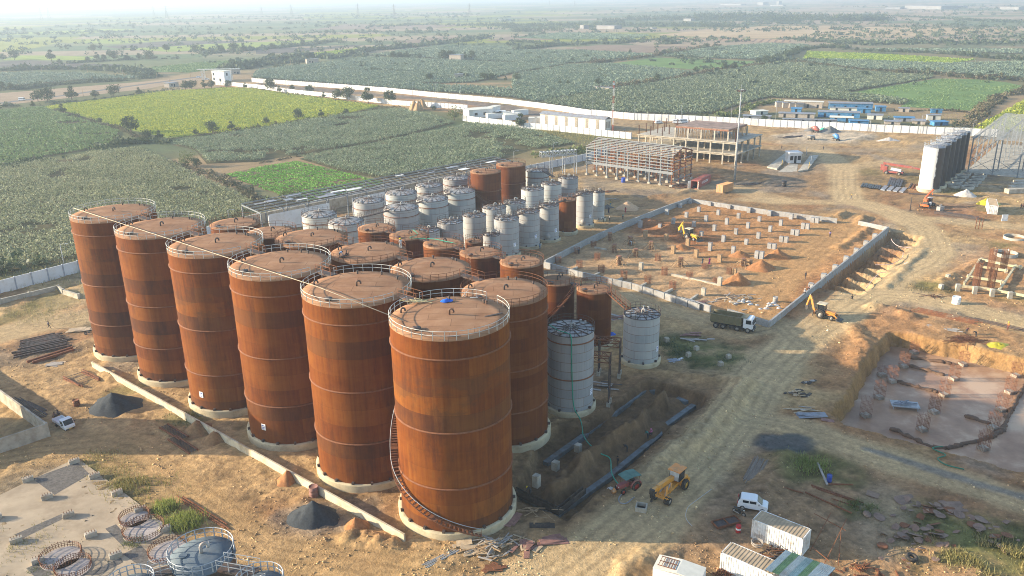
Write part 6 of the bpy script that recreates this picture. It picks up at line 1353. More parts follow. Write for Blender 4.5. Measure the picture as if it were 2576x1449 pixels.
heap('h 90 1140', 4.0, 2.8, 2.3, REDS, 'dark red soil heap beside the twin stubs'); heap('g 2510 1250', 4.2, 3.0, 2.2, REDS, 'red soil heap right of the propped form'); heap('g 2270 1400', 4.4, 3.2, 2.6, REDS, 'large red soil heap in front of the timber clad stub')
heap('g 2290 1130', 3.4, 2.4, 1.6, REDS, 'red soil heap left of the nearest twin stubs'); heap('g 1700 1050', 3.6, 2.2, 1.2, REDS, 'fresh red soil under the yellow backhoe loader'); heap('h 1990 520', 3.8, 3.0, 2.2, PALEH, 'white grit heap beyond the orange mobile crane', 'sand_heap')
heap('d 620 1330', 6.0, 4.0, 3.0, M('grey_aggregate', (.17, .165, .155), .95, var=.2, scale=3), 'grey aggregate heap near the white wall by the mixers', 'aggregate_heap'); heap('d 440 1315', 4.5, 3, 2.0, bpy.data.materials['grey_aggregate'], 'smaller grey aggregate heap near the white wall', 'aggregate_heap')
heap('d 1215 1420', 6, 3, 1.8, PALEH, 'pale rubble heap in the open yard before the white wall'); heap('g 960 640', 2.2, 1.6, 1.1, M('dark_sand', (.12, .11, .10), .95) , 'small dark grit heap beside the end grey tank', 'sand_heap')
heap('g 1390 275', 6, 3, 2.2, COALM, 'dark heap inside the steel frame hall', 'aggregate_heap')
for i, s in enumerate(('b 1595 1105', 'b 1640 1112', 'b 1670 1085')): heap(s, 3.0, 3.0, 5.5, M('straw', (.34, .22, .12), .95, var=.3, scale=2) if i == 0 else bpy.data.materials['straw'], ['haystack beside the acacia, left of three', 'haystack beside the acacia, middle of three', 'haystack beside the acacia, right of three'][i], 'haystack', 0, 'haystacks by the farm track', .9)
# round rings near the dark tanks
for i, s in enumerate(('h 1875 435', 'h 1890 400', 'h 1925 368', 'h 1955 340', 'h 1975 315', 'h 2005 450', 'h 2045 420', 'h 2080 390', 'h 2110 360', 'h 2135 330')):
    t = thing('ring_foundation', '%s low round ring foundation right of the dark tanks, near row first' % nth(i), 'ring', g1(s), 0, 'ring foundations right of the dark tanks'); m = MB(); r = 2.0; m.lathe([(r - .35, -.2), (r - .35, .9), (r, .9), (r, -.2)], 28); m.build('ring_wall', CONC, t); m = MB(); m.lathe([(r - .36, .45), (.01, .45)], 24); m.build('fill', DARKST, t)
for i, s in enumerate(('h 2500 490', 'h 2530 462', 'h 2555 432', 'h 2580 405')):
    m = MB(); m.box((0, 0, .7), (7, 2.2, 1.4)); tag(m.bevelled('stacked_slabs', CONC, None, .05, g1(s), .12), '%s stack of pale precast slabs from the front at the right edge' % nth(i), 'slab stack', 'stacked precast slabs')
# ------------------------------------------------------------------ vehicles
def paint(name, c, rough=.4): return M(name, c, rough, var=.1, scale=1.5, dirt=(.30, .22, .14), dscale=.9, spec=.5)
YEL = paint('machine_yellow', (.75, .40, .02)); ORG = paint('machine_orange', (.72, .27, .05)); ORANGE = paint('crane_orange', (.72, .13, .02)); RED = paint('machine_red', (.30, .07, .06)); WHT = M('vehicle_white', (.76, .77, .78), .3, var=.04, scale=1.5, spec=.5)
TYRE = M('tyre_rubber', (.035, .033, .032), .9, dirt=(.16, .12, .08), dscale=2); RIM = M('wheel_rim', (.35, .33, .30), .6); BLKP = M('black_plastic', (.03, .03, .03), .6, dirt=(.12, .10, .08)); TIPB = paint('tipper_olive', (.17, .15, .075), .6); GREENP = M('green_canvas', (.09, .19, .16), .7); CREAMP = paint('cream_roof', (.60, .50, .33)); LAMP = M('headlamp_glass', (.75, .75, .70), .2); REDL = M('tail_lamp', (.45, .02, .02), .3)
_wh = {}
def wheel(t, x, y, r, w, rim=None, steer=0.0):
    """wheel whose axle runs along y; tyre with a rim on it"""
    key = (round(r, 3), round(w, 3), rim.name if rim else 'n')
    if key not in _wh:
        a = MB(); a.lathe([(r * .58, -w / 2), (r * .9, -w / 2), (r, -w * .36), (r, w * .36), (r * .9, w / 2), (r * .58, w / 2)], 24); b_ = MB(); b_.lathe([(.02, -w * .36), (r * .25, -w * .40), (r * .3, -w * .22), (r * .6, -w * .40), (r * .6, w * .40), (r * .3, w * .22), (r * .25, w * .40), (.02, w * .36)], 16)
        _wh[key] = (a.mesh('wheel', TYRE), b_.mesh('rim', rim or RIM))
    o = link('wheel', _wh[key][0], t); o.location = (x, y, r); o.rotation_euler = (PI / 2, 0, steer); p = link('rim', _wh[key][1], o); return o
def part(t, name, mat, fn, bev=0.0):
    m = MB(); fn(m); return m.bevelled(name, mat, t, bev) if bev else m.build(name, mat, t)
def headlamps(t, x, y, z, s=.25):
    for sy in (-1, 1): part(t, 'headlight', LAMP, lambda m: m.box((x, sy * y, z), (.06, s, s * .7)))
def put(s, rz, name, label, cat, group=None): return thing(name, label, cat, g1(s), rz, group)
def heading(a, b_): p, q = g1(a), g1(b_); return math.atan2(q.y - p.y, q.x - p.x)
def tipper():
    t = put('r 262 1008', heading('r 262 1008', 'r 492 1048'), 'tipper_truck', 'eight wheeled tipper truck with white cab and empty olive body', 'truck')
    for y in (-1.05, 1.05):
        for x in (0, 1.4): wheel(t, x, y, .52, .55)
        for x in (4.1, 6.1): wheel(t, x, y, .52, .34)
    part(t, 'chassis', BLKP, lambda m: (m.box((2.9, 0, .85), (8.0, .95, .3)), m.box((3.1, -1.0, .75), (1.0, .5, .5)), m.box((5.1, -1.05, .7), (.7, .45, .55))))
    def body(m):
        L0, L1, zb, zt, w = -1.1, 4.75, 1.25, 2.75, 1.22
        m.box(((L0 + L1) / 2, 0, zb), (L1 - L0, 2 * w, .12))
        for sy in (-1, 1):
            m.box(((L0 + L1) / 2, sy * (w - .04), (zb + zt) / 2), (L1 - L0, .09, zt - zb))
            for k in range(8): m.box((L0 + .15 + k * (L1 - L0 - .3) / 7, sy * (w + .05), (zb + zt) / 2), (.13, .12, zt - zb - .1), 0, 0, .12)
            m.box(((L0 + L1) / 2, sy * w, zt + .05), (L1 - L0 + .1, .18, .14))
        m.box((L1, 0, (zb + zt) / 2 + .1), (.1, 2 * w, zt - zb + .2)); m.box((L0, 0, (zb + zt) / 2 - .1), (.1, 2 * w, zt - zb - .3)); m.box((L1 + .5, 0, zt + .18), (1.2, 2 * w, .08), 0, 0, -.08)
    part(t, 'tipper_body', TIPB, body)
    part(t, 'load_floor', M('dusty_floor', (.25, .19, .11)), lambda m: m.box((1.8, 0, 1.33), (5.6, 2.2, .04)))
    part(t, 'cab', WHT, lambda m: m.extr([(5.15, .85), (6.95, .85), (7.0, 1.7), (6.85, 2.75), (6.6, 2.9), (5.15, 2.9)], 2.35), .07)
    part(t, 'windscreen', DKGLASS, lambda m: m.extr([(7.01, 1.75), (7.05, 1.75), (6.90, 2.62), (6.87, 2.62)], 2.05))
    for sy in (-1, 1): part(t, 'cab_window', DKGLASS, lambda m: m.box((6.15, sy * 1.18, 2.2), (.95, .04, .75))); part(t, 'mirror', BLKP, lambda m: m.box((6.9, sy * 1.38, 2.2), (.12, .2, .45)))
    part(t, 'bumper', BLKP, lambda m: (m.box((7.0, 0, .62), (.25, 2.4, .42)), m.box((7.03, 0, 1.25), (.06, 1.5, .45))), .03)
    headlamps(t, 7.14, .95, .72)
    for sy in (-1, 1): part(t, 'mudguard', BLKP, lambda m: m.tube([(6.1 + .68 * math.cos(a), sy * 1.05, .5 + .68 * math.sin(a)) for a in [PI * k / 8 for k in range(9)]], .11, 5))
tipper()
def backhoe(s, rz, col, label, boom, cabroof=CREAMP, sc=1.0):
    t = put(s, rz, 'backhoe_loader', label, 'backhoe', 'backhoe loaders'); t.scale = (sc,) * 3   # +x is the front bucket
    for sy in (-1, 1): wheel(t, 0, sy * .85, .78, .5, RIM); wheel(t, 2.2, sy * .8, .5, .36, RIM)
    part(t, 'chassis', BLKP, lambda m: m.box((.9, 0, .75), (3.6, .8, .45)))
    part(t, 'bonnet', col, lambda m: m.extr([(.75, .9), (2.75, .9), (2.75, 1.45), (.75, 1.75)], .95), .05)
    for sy in (-1, 1): part(t, 'mudguard', BLKP, lambda m: m.tube([(.95 * math.cos(a), sy * .85, .78 + .92 * math.sin(a)) for a in [PI * k / 8 for k in range(9)]], .14, 5))
    part(t, 'cab_glass', DKGLASS, lambda m: m.extr([(-.6, 1.25), (.7, 1.25), (.75, 2.0), (.6, 2.75), (-.65, 2.75)], 1.35))
    def fr(m):
        for x, dx in ((-.63, 0), (.72, -.1)):
            for sy in (-1, 1): m.bar((x, sy * .7, 1.2), (x + dx, sy * .7, 2.8), .1)
        m.box((0, 0, 1.22), (1.45, 1.5, .12))
    part(t, 'cab_frame', BLKP, fr); part(t, 'cab_roof', cabroof, lambda m: m.box((0, 0, 2.86), (1.75, 1.7, .16)), .05)
    def arms(m):
        for sy in (-.62, .62): m.bar((1.0, sy, 1.45), (2.5, sy, 1.2), .14, .26); m.bar((2.5, sy, 1.2), (3.3, sy, .5), .14, .24); m.bar((1.2, sy, .9), (2.9, sy, .9), .08)
        m.bar((2.6, -.62, 1.05), (2.6, .62, 1.05), .14)
    part(t, 'loader_arms', col, arms)
    part(t, 'front_bucket', M('bucket_steel', (.11, .10, .09), .6) if 'bucket_steel' not in bpy.data.materials else bpy.data.materials['bucket_steel'], lambda m: m.extr([(3.2, .12), (4.05, .08), (4.05, .14), (3.35, .22), (3.25, .55), (3.5, .95), (3.42, 1.0), (3.12, .6)], 2.2))
    p = [Vector(q) for q in boom]
    part(t, 'boom', col, lambda m: (m.bar(p[0], p[1], .3, .42), m.bar(p[1], p[2], .28, .40)))
    part(t, 'dipper', col, lambda m: m.bar(p[2], p[3], .24, .34))
    part(t, 'kingpost', col, lambda m: m.box((-1.25, 0, .85), (.5, 1.6, .55)))
    part(t, 'rams', RIM, lambda m: (m.bar(p[0] + Vector((0, .22, .1)), (p[1] + p[2]) / 2 + Vector((0, .2, .1)), .09), m.bar(p[2] + Vector((0, 0, .3)), p[3] + Vector((0, 0, .15)), .09)))
    bm_ = bpy.data.materials['bucket_steel'] if col is not YEL else col
    part(t, 'rear_bucket', bm_, lambda m: m.extr([(p[3].x - .3, p[3].z), (p[3].x + .35, p[3].z + .1), (p[3].x + .4, p[3].z - .5), (p[3].x + .1, p[3].z - .85), (p[3].x - .1, p[3].z - .75), (p[3].x - .15, p[3].z - .3)], .7, 'y', p[3].y))
    for sy in (-1, 1): part(t, 'stabiliser', BLKP, lambda m: m.bar((-1.35, sy * .95, .3), (-1.35, sy * .95, 1.5), .16))
    headlamps(t, 2.78, .3, 1.25, .18)
backhoe('g 1778 955', heading('g 1778 955', 'g 1858 975') , YEL, 'bright yellow backhoe loader with raised arm on the red soil', [(-1.4, 0, 1.0), (-2.3, 0, 3.4), (-2.1, .2, 4.2), (-3.6, .5, 2.3)])
backhoe('r 1045 942', heading('r 1045 942', 'r 1138 962'), ORG, 'faded orange backhoe loader with cream roof beside the tall wall', [(-1.4, 0, 1.0), (-2.2, .2, 3.2), (-2.6, .4, 3.9), (-3.3, .9, 1.5)])
def farana(s, rz, label):
    """pick-and-carry crane: big tyres behind the cab, long boom lying forward over a twin front axle"""
    t = put(s, rz, 'pick_and_carry_crane', label, 'mobile crane')
    for sy in (-1, 1): wheel(t, 0, sy * 1.0, .72, .5, M('yellow_rim', (.55, .3, .05)) if 'yellow_rim' not in bpy.data.materials else bpy.data.materials['yellow_rim'])
    for y in (-1.2, -.8, .8, 1.2): wheel(t, 4.4, y, .5, .34)
    part(t, 'rear_body', YEL, lambda m: (m.box((-.3, 0, 1.1), (1.7, 1.5, .9)), m.box((-1.0, 0, .9), (.5, 2.0, .7))), .06)
    part(t, 'chassis', YEL, lambda m: (m.box((2.2, 0, .85), (4.4, .7, .5)), m.box((4.4, 0, .8), (.6, 2.6, .3))))
    part(t, 'cab_glass', DKGLASS, lambda m: m.extr([(-.2, 1.5), (1.2, 1.5), (1.25, 2.1), (1.0, 2.9), (-.2, 2.9)], 1.45)); part(t, 'front_pane', M('pale_pane', (.5, .5, .48), .3), lambda m: m.extr([(1.22, 1.55), (1.28, 2.1), (1.05, 2.85), (1.03, 2.85), (1.2, 2.1)], 1.3))
    part(t, 'cab_roof', ORG, lambda m: m.box((.45, 0, 2.98), (1.9, 1.75, .16)), .05)
    def boom(m): m.bar((-.6, .0, 1.6), (1.2, 0, 1.9), .5, .6); m.bar((1.2, 0, 1.9), (4.6, 0, 2.1), .52, .62); m.bar((4.0, 0, 2.08), (6.1, 0, 2.0), .40, .46)
    part(t, 'boom', YEL, lambda m: (m.bar((1.3, -.2, 1.9), (5.0, -.2, 2.3), .5, .62), m.bar((4.4, -.2, 2.25), (6.2, -.2, 2.4), .38, .48)))
    part(t, 'boom_frame', YEL, lambda m: [m.bar((x, sy * .62, .9), (x - .5, sy * .5, 2.1), .2) for x in (3.2, 4.2) for sy in (-1, 1)])
    for sy in (-.75, .75): part(t, 'lift_ram', RIM, lambda m: m.bar((4.2, sy * .5, .9), (2.6, sy * .5, 2.0), .15))
    part(t, 'boom_head', BLKP, lambda m: (m.box((6.3, -.2, 2.3), (.35, .6, .7)), m.bar((6.35, -.2, 2.0), (6.35, -.2, 1.2), .1), m.box((6.35, -.2, 1.05), (.25, .2, .35))))
YEL = paint('crane_yellow', (.70, .30, .03))
farana('o 945 310', heading('o 945 310', 'o 805 430'), 'yellow pick and carry crane with orange cab roof on the shaded haul road')
def hydra(s, rz, label):
    t = put(s, rz, 'mobile_crane', label, 'mobile crane')
    for sy in (-1, 1): wheel(t, 0, sy * 1.0, .6, .45); wheel(t, 2.7, sy * 1.0, .6, .45)
    part(t, 'chassis', ORANGE, lambda m: (m.box((1.2, 0, .95), (4.6, 1.6, .5)), m.box((-1.1, 0, .8), (.4, 2.4, .5)), m.box((3.5, 0, .8), (.4, 2.4, .5))), .05)
    for x in (-1.1, 3.5):
        for sy in (-1, 1): part(t, 'outrigger', BLKP, lambda m: m.box((x, sy * 1.3, .5), (.3, .3, .8)))
    part(t, 'turret', ORANGE, lambda m: m.box((.4, .3, 1.75), (1.5, 1.0, 1.4)), .05)
    part(t, 'cab', DKGLASS, lambda m: m.extr([(1.3, 1.25), (2.6, 1.25), (2.6, 2.0), (2.3, 2.7), (1.3, 2.7)], 1.0, 'y', -.3)); part(t, 'cab_roof', WHT, lambda m: m.box((1.85, -.3, 2.75), (1.3, 1.1, .1)))
    part(t, 'engine_cover', BLKP, lambda m: m.box((-.7, -.2, 1.5), (.9, 1.4, .7)), .04); part(t, 'counterweight', WHT, lambda m: m.box((.4, -1.0, 1.4), (.8, .5, .8)))
    part(t, 'boom', ORANGE, lambda m: (m.bar((-.6, .35, 2.9), (3.2, .35, 3.9), .42, .5), m.bar((3.0, .35, 3.85), (5.0, .35, 4.4), .32, .36)))
    part(t, 'boom_head', ORANGE, lambda m: (m.box((5.1, .35, 4.4), (.4, .5, .4)), m.bar((5.2, .35, 4.2), (5.2, .35, 3.2), .05), m.box((5.2, .35, 3.1), (.2, .15, .3))))
hydra('h 1585 640', heading('h 1545 640', 'h 1650 590'), 'orange mobile crane with raised short boom in the open yard')
def boomlift():
    t = put('h 1195 300', heading('h 1195 300', 'h 1310 312'), 'telescopic_crane', 'long red telescopic crane lowered beside the dark tanks', 'mobile crane')
    for sy in (-1, 1): wheel(t, 0, sy * 1.1, .65, .45); wheel(t, 4.2, sy * 1.1, .65, .45)
    part(t, 'chassis', RED, lambda m: m.box((2.1, 0, .95), (6.5, 2.0, .6)), .05); part(t, 'turntable', RED, lambda m: (m.box((-1.0, 0, 2.0), (2.2, 1.9, 1.5)), m.box((-1.6, 0, 2.9), (1.4, 1.2, .7))), .06)
    part(t, 'engine_cover', WHT, lambda m: m.box((3.0, -.6, 1.9), (3.4, .8, .8), 0, 0, .1), .05); part(t, 'boom', RED, lambda m: (m.bar((-1.6, .3, 3.6), (8, .3, 3.0), .7, .8), m.bar((7, .3, 3.05), (17, .3, 2.2), .5, .6)))
boomlift()
def tractor():
    t = put('o 650 330', heading('o 720 300', 'o 640 330'), 'tractor', 'small red tractor under a faded green canopy with a pump', 'tractor')
    for sy in (-1, 1): wheel(t, -1.0, sy * .75, .68, .4, M('red_rim', (.35, .04, .03)) if 'red_rim' not in bpy.data.materials else bpy.data.materials['red_rim']); wheel(t, 1.0, sy * .65, .38, .22, bpy.data.materials['red_rim'])
    part(t, 'bonnet', RED, lambda m: m.extr([(-.2, .7), (1.4, .7), (1.4, 1.2), (-.2, 1.35)], .65), .05); part(t, 'rear_body', RED, lambda m: m.box((-.9, 0, .95), (1.2, .9, .5)), .04)
    for sy in (-1, 1): part(t, 'mudguard', RED, lambda m: m.tube([(-1.0 + .8 * math.cos(a), sy * .72, .68 + .8 * math.sin(a)) for a in [PI * k / 8 for k in range(9)]], .14, 5))
    part(t, 'seat', BLKP, lambda m: m.box((-.9, 0, 1.35), (.45, .5, .35)))
    def cp(m):
        for x in (-1.5, .5):
            for sy in (-1, 1): m.bar((x, sy * .65, .9), (x, sy * .75, 2.15), .05)
    part(t, 'canopy_posts', STEEL, cp); part(t, 'canopy', GREENP, lambda m: m.extr([(-1.75, 2.1), (-.5, 2.28), (.8, 2.12), (.8, 2.17), (-.5, 2.33), (-1.75, 2.15)], 1.8)); part(t, 'pump', ORG, lambda m: (m.cyl((1.8, 0, .55), (2.3, 0, .55), .28, n=12), m.cyl((2.05, 0, .5), (2.05, 0, 1.0), .12)))
    headlamps(t, 1.42, .2, 1.0, .15)
tractor()
def hatch(s, rz, label, col=WHT, name='hatchback_car', L=3.65, w=1.6, h=1.65, van=False, cat='car', group=None):
    t = put(s, rz, name, label, cat, group); k = L / 3.65   # +x front
    for x in (-1.2 * k, 1.2 * k):
        for sy in (-1, 1): wheel(t, x, sy * (w / 2 - .055), .30, .18)
    if van: prof = [(-1.8 * k, .3), (1.8 * k, .3), (1.82 * k, .9), (1.55 * k, 1.05), (1.15 * k, h), (-1.75 * k, h), (-1.84 * k, .9)]
    else: prof = [(-1.8 * k, .3), (1.78 * k, .3), (1.83 * k, .72), (1.66 * k, .90), (1.12 * k, 1.04), (.50 * k, 1.56), (.2 * k, h), (-1.45 * k, h - .03), (-1.76 * k, 1.08), (-1.84 * k, .6)]
    m = MB(); m.extr(prof, w); o = m.bevelled('body', col, t, .07)
    if not van:
        part(t, 'windscreen', DKGLASS, lambda m: m.extr([(1.10 * k, 1.07), (1.14 * k, 1.07), (.56 * k, 1.56), (.52 * k, 1.56)], w * .86)); part(t, 'rear_window', DKGLASS, lambda m: m.extr([(-1.80 * k, 1.08), (-1.76 * k, 1.08), (-1.55 * k, 1.5), (-1.60 * k, 1.5)], w * .8))
        wins = ((-.95, .72), (-.08, .80), (.5, .4))
    else:
        part(t, 'windscreen', DKGLASS, lambda m: m.extr([(1.57 * k, 1.1), (1.6 * k, 1.1), (1.25 * k, h - .15), (1.22 * k, h - .15)], w * .86)); wins = ((-1.2, .7), (-.4, .7), (.4, .7), (1.0, .35))
    for sy in (-1, 1):
        for x0, ww in wins[:2] if not van else wins: part(t, 'side_window', DKGLASS, lambda m: m.box((x0 * k + .1, sy * (w / 2 + .005), 1.26 if not van else h * .72), (ww * k, .03, .34)))
        part(t, 'mirror', BLKP, lambda m: m.box((.75 * k, sy * (w / 2 + .1), 1.1), (.1, .18, .13))); part(t, 'tail_light', REDL, lambda m: m.box((-1.83 * k, sy * (w / 2 - .1), 1.0), (.06, .15, .45)))
    part(t, 'bumper', BLKP, lambda m: m.box((1.84 * k, 0, .38), (.08, w * .8, .16))); headlamps(t, 1.80 * k, w / 2 - .25, .75, .26); return t
hatch('s 528 935', heading('s 450 935', 's 606 962'), 'white hatchback car parked beside the motorcycle and the containers')
for s, rz, lb, kw in (('c 1475 1243', .3, 'white car parked by the long white wall, left one', {}), ('c 1662 1243', -.2, 'white van parked by the long white wall, middle one', dict(van=True, L=4.6, h=2.1)), ('c 1722 1238', .1, 'white van parked by the long white wall, right one', dict(van=True, L=4.6, h=2.1)),
                      ('b 2475 1160', .2, 'white minibus parked behind the beige roofed office', dict(van=True, L=6.5, h=2.5, w=2.0)), ('a 2000 785', .1, 'white car near the gate on the road', {}), ('a 2085 805', .2, 'white car under the gate frame', {}), ('a 222 1012', -.1, 'small grey vehicle far left on the road', dict(L=4.2, van=True, h=2))):
    hatch(s, rz, lb, WHT, 'parked_car' if not kw.get('van') else 'parked_van', cat='van' if kw.get('van') else 'car', group='far parked white vehicles', **kw)
def pickup():
    t = put('w 490 325', heading('w 420 270', 'w 545 345'), 'pickup_truck', 'small white pickup truck carrying two people in its open bed', 'pickup truck')
    for x in (-1.25, 1.15):
        for sy in (-1, 1): wheel(t, x, sy * .65, .28, .18)
    part(t, 'cab', WHT, lambda m: m.extr([(.35, .35), (1.95, .35), (1.97, .85), (1.75, 1.05), (1.3, 1.75), (.35, 1.78)], 1.55), .07); part(t, 'windscreen', DKGLASS, lambda m: m.extr([(1.79, 1.04), (1.82, 1.06), (1.37, 1.70), (1.33, 1.70)], 1.35))
    for sy in (-1, 1): part(t, 'side_window', DKGLASS, lambda m: m.box((.95, sy * .78, 1.35), (.75, .03, .45))); part(t, 'mirror', BLKP, lambda m: m.box((1.5, sy * .9, 1.2), (.1, .2, .15)))
    def bed(m):
        m.box((-.95, 0, .62), (2.5, 1.5, .08))
        for sy in (-1, 1): m.box((-.95, sy * .75, .85), (2.5, .05, .42))
        m.box((-2.2, 0, .85), (.05, 1.5, .42)); m.box((.3, 0, .95), (.05, 1.5, .62))
    part(t, 'load_bed', WHT, bed); part(t, 'chassis', BLKP, lambda m: m.box((-.2, 0, .42), (3.9, .8, .2))); part(t, 'bumper', BLKP, lambda m: m.box((1.98, 0, .42), (.08, 1.4, .15))); part(t, 'number_plate', M('plate_yellow', (.65, .45, .05)), lambda m: m.box((2.03, 0, .48), (.02, .5, .12))); headlamps(t, 1.96, .55, .72, .24)
    return t
pickup()
def motorbike(s, rz, label):
    t = put(s, rz, 'motorcycle', label, 'motorcycle')
    for x in (-.65, .68): wheel(t, x, 0, .3, .1)
    part(t, 'frame', BLKP, lambda m: (m.bar((-.65, 0, .35), (0, 0, .45), .08), m.bar((0, 0, .45), (.55, 0, .85), .07), m.bar((.68, 0, .3), (.5, 0, .95), .06), m.box((0, 0, .42), (.45, .25, .32))))
    part(t, 'fuel_tank', BLKP, lambda m: m.box((.18, 0, .80), (.45, .25, .2)), .05); part(t, 'seat', BLKP, lambda m: m.box((-.4, 0, .80), (.75, .24, .1)), .03); part(t, 'handlebar', RIM, lambda m: m.bar((.45, -.35, 1.02), (.45, .35, 1.02), .03)); part(t, 'headlight', LAMP, lambda m: m.cyl((.62, 0, .88), (.7, 0, .88), .09)); part(t, 'exhaust', RIM, lambda m: m.bar((-.8, -.16, .35), (.1, -.16, .3), .07))
motorbike('s 425 985', heading('s 385 965', 's 465 1005'), 'black motorcycle parked next to the white hatchback')
motorbike('i 902 465', .4, 'dark motorcycle beside the farthest front row tank')
def mixer(s, rz, col, label, name, cat):
    t = put(s, rz, name, label, cat, 'small plant near the white wall')
    for x in (-1, 1.2):
        for sy in (-1, 1): wheel(t, x, sy * .8, .45, .3)
    part(t, 'chassis', BLKP, lambda m: m.box((.1, 0, .7), (3.4, 1.2, .3)))
    if name == 'concrete_mixer':
        m = MB(); m.tube([(-1.6, 0, 1.3), (-1.2, 0, 1.4), (-.3, 0, 1.9), (.8, 0, 2.3), (1.3, 0, 2.5)], [.45, .7, 1.05, .85, .4], 14); m.build('drum', col, t); part(t, 'hopper', col, lambda m: m.box((1.5, 0, 2.2), (.7, .9, .5))); part(t, 'frame', BLKP, lambda m: (m.bar((-1.2, 0, .8), (-1.2, 0, 1.4), .3), m.bar((1.1, 0, .8), (1.1, 0, 2.0), .3)))
    else:
        part(t, 'skip', col, lambda m: m.extr([(-1.9, 1.0), (.5, .9), (.9, 1.9), (-2.2, 1.9)], 2.0), .05); part(t, 'seat', BLKP, lambda m: m.box((1.3, 0, 1.3), (.5, .6, .6))); part(t, 'bonnet', col, lambda m: m.box((1.6, 0, 1.0), (.8, 1, .5)))
mixer('d 682 1415', 1.9, paint('mixer_blue', (.04, .22, .50)), 'blue drum concrete mixer in the yard before the white wall', 'concrete_mixer', 'mixer'); mixer('d 435 1405', .6, paint('skip_grey', (.30, .29, .27)), 'grey skip dumper left of the blue concrete mixer', 'dumper', 'dumper'); mixer('d 475 1335', 2.5, paint('mixer_red', (.42, .12, .10)), 'small red mixer between the aggregate heaps', 'concrete_mixer', 'mixer')
# containers
def corrug(L, w, h, n):
    m = MB()
    for side in (-1, 1):
        P = []
        for k in range(n):
            x = -L / 2 + L * k / n; dx = L / n
            P += [(x, 0), (x + dx * .35, 0), (x + dx * .5, .045), (x + dx * .85, .045)]
        P.append((L / 2, 0)); vs = []
        for x, o in P: vs += [(x, side * (w / 2 - o), .1), (x, side * (w / 2 - o), h - .1)]
        fs = [((2 * i, 2 * i + 2, 2 * i + 3, 2 * i + 1) if side < 0 else (2 * i, 2 * i + 1, 2 * i + 3, 2 * i + 2)) for i in range(len(P) - 1)]; m.add(vs, fs)
    return m
def container(pa, pb, label, mat, L=6.06, open_end=False, text=None, roof=None, ends=True, group='shipping containers', z=0.0, h=2.59, doors=True):
    a, b_ = (g1(pa), g1(pb)); rz = math.atan2(b_.y - a.y, b_.x - a.x); d = Vector((math.cos(rz), math.sin(rz), 0)); n = Vector((-d.y, d.x, 0)); w = 2.44
    c = a + d * (L / 2) + n * (w / 2); t = thing('shipping_container', label, 'container', (c.x, c.y, z), rz, group)
    m = corrug(L, w, h, int(L / .28)); m.build('side_walls', mat, t)
    m = MB()
    for k in range(8): m.box((L / 2 - .06, -w / 2 + .2 + k * (w - .4) / 7, h / 2), (.09, .14, h - .2))
    m.box((L / 2 - .1, 0, h / 2), (.04, w - .1, h - .2)); m.build('end_wall', mat, t)
    m = MB(); m.box((0, 0, h - .06), (L - .05, w - .05, .05))
    for k in range(int(L / .4)): m.box((-L / 2 + .2 + k * .4, 0, h - .02), (.2, w - .2, .05))
    m.build('roof', roof or mat, t); m = MB()
    for sy in (-1, 1):
        for z_ in (.08, h - .07): m.box((0, sy * (w / 2 - .04), z_), (L, .1, .14))
        for x in (-L / 2 + .07, L / 2 - .07): m.box((x, sy * (w / 2 - .07), h / 2), (.16, .16, h))
    for x in (-L / 2 + .06, L / 2 - .06):
        for z_ in (.08, h - .07): m.box((x, 0, z_), (.11, w, .14))
    m.build('frame', mat, t)
    if open_end:
        for sy in (-1, 1): m = MB(); m.box((-L / 2 - .55, sy * (w / 2 + .3), h / 2), (1.25, .06, h - .15), -sy * .45); m.build('door', open_end, t)
        m = MB(); m.box((0, 0, .12), (L - .2, w - .2, .06)); m.build('floor', BLKP, t)
    elif doors:
        for sy in (-1, 1):
            m = MB(); m.box((-L / 2 - .0, sy * w / 4, h / 2), (.07, w / 2 - .06, h - .22)); do = m.build('door', mat, t); m = MB()
            for q in (-.25, .25): m.bar((-L / 2 - .06, sy * w / 4 + q, .15), (-L / 2 - .06, sy * w / 4 + q, h - .15), .04)
            m.build('locking_bars', GALV, do)
    if text:
        cu = bpy.data.curves.new('lettering', 'FONT'); cu.body = text; cu.size = 1.35; cu.extrude = .01; cu.align_x = 'CENTER'; cu.align_y = 'CENTER'; ob = bpy.data.objects.new('lettering', cu); COL.objects.link(ob); dg = bpy.context.evaluated_depsgraph_get(); me = bpy.data.meshes.new_from_object(ob.evaluated_get(dg)); bpy.data.objects.remove(ob); me.materials.clear(); me.materials.append(SIGNW)
        o = link('lettering', me, t); o.location = (.3, -w / 2 - .03, h / 2); o.rotation_euler = (PI / 2, 0, 0)
    return t
CONTW = paint('container_white', (.74, .74, .71), .6); CROOF = M('container_roof_dust', (.42, .32, .21), .9, var=.2, scale=.8); CRED = paint('container_red', (.36, .085, .065), .6); CORG = paint('container_orange', (.55, .28, .11), .6)
container('s 515 1160', 's 905 1320', 'white corrugated container with dusty roof nearest the hatchback', CONTW, roof=CROOF)
container('s 278 1415', 's 640 1580', 'white corrugated container below the other, partly cut off by the bottom edge', CONTW, roof=CROOF)
def sitevan():
    a, b_ = gp('D 1640 1475 1755 1490'); t = thing('site_cabin', 'small cream roofed cabin with a roof rack at the very bottom edge', 'cabin', a, math.atan2(b_.y - a.y, b_.x - a.x) - .25); m = MB(); m.box((2.6, 1.2, 1.2), (5.2, 2.4, 2.4)); m.bevelled('walls', WPAINT, t, .05); m = MB(); m.extr([(0, 2.4), (2.6, 2.62), (5.2, 2.4), (5.2, 2.5), (2.6, 2.72), (0, 2.5)], 2.5, 'y', 1.2); m.build('roof', CREAM, t); m = MB()
    for k in range(6): m.bar((.5 + k * .35, .4, 2.75), (.5 + k * .35, 2.0, 2.75), .05)
    for y in (.4, 1.2, 2.0): m.bar((.4, y, 2.72), (2.4, y, 2.72), .06)
    m.build('roof_rack', STEEL, t)
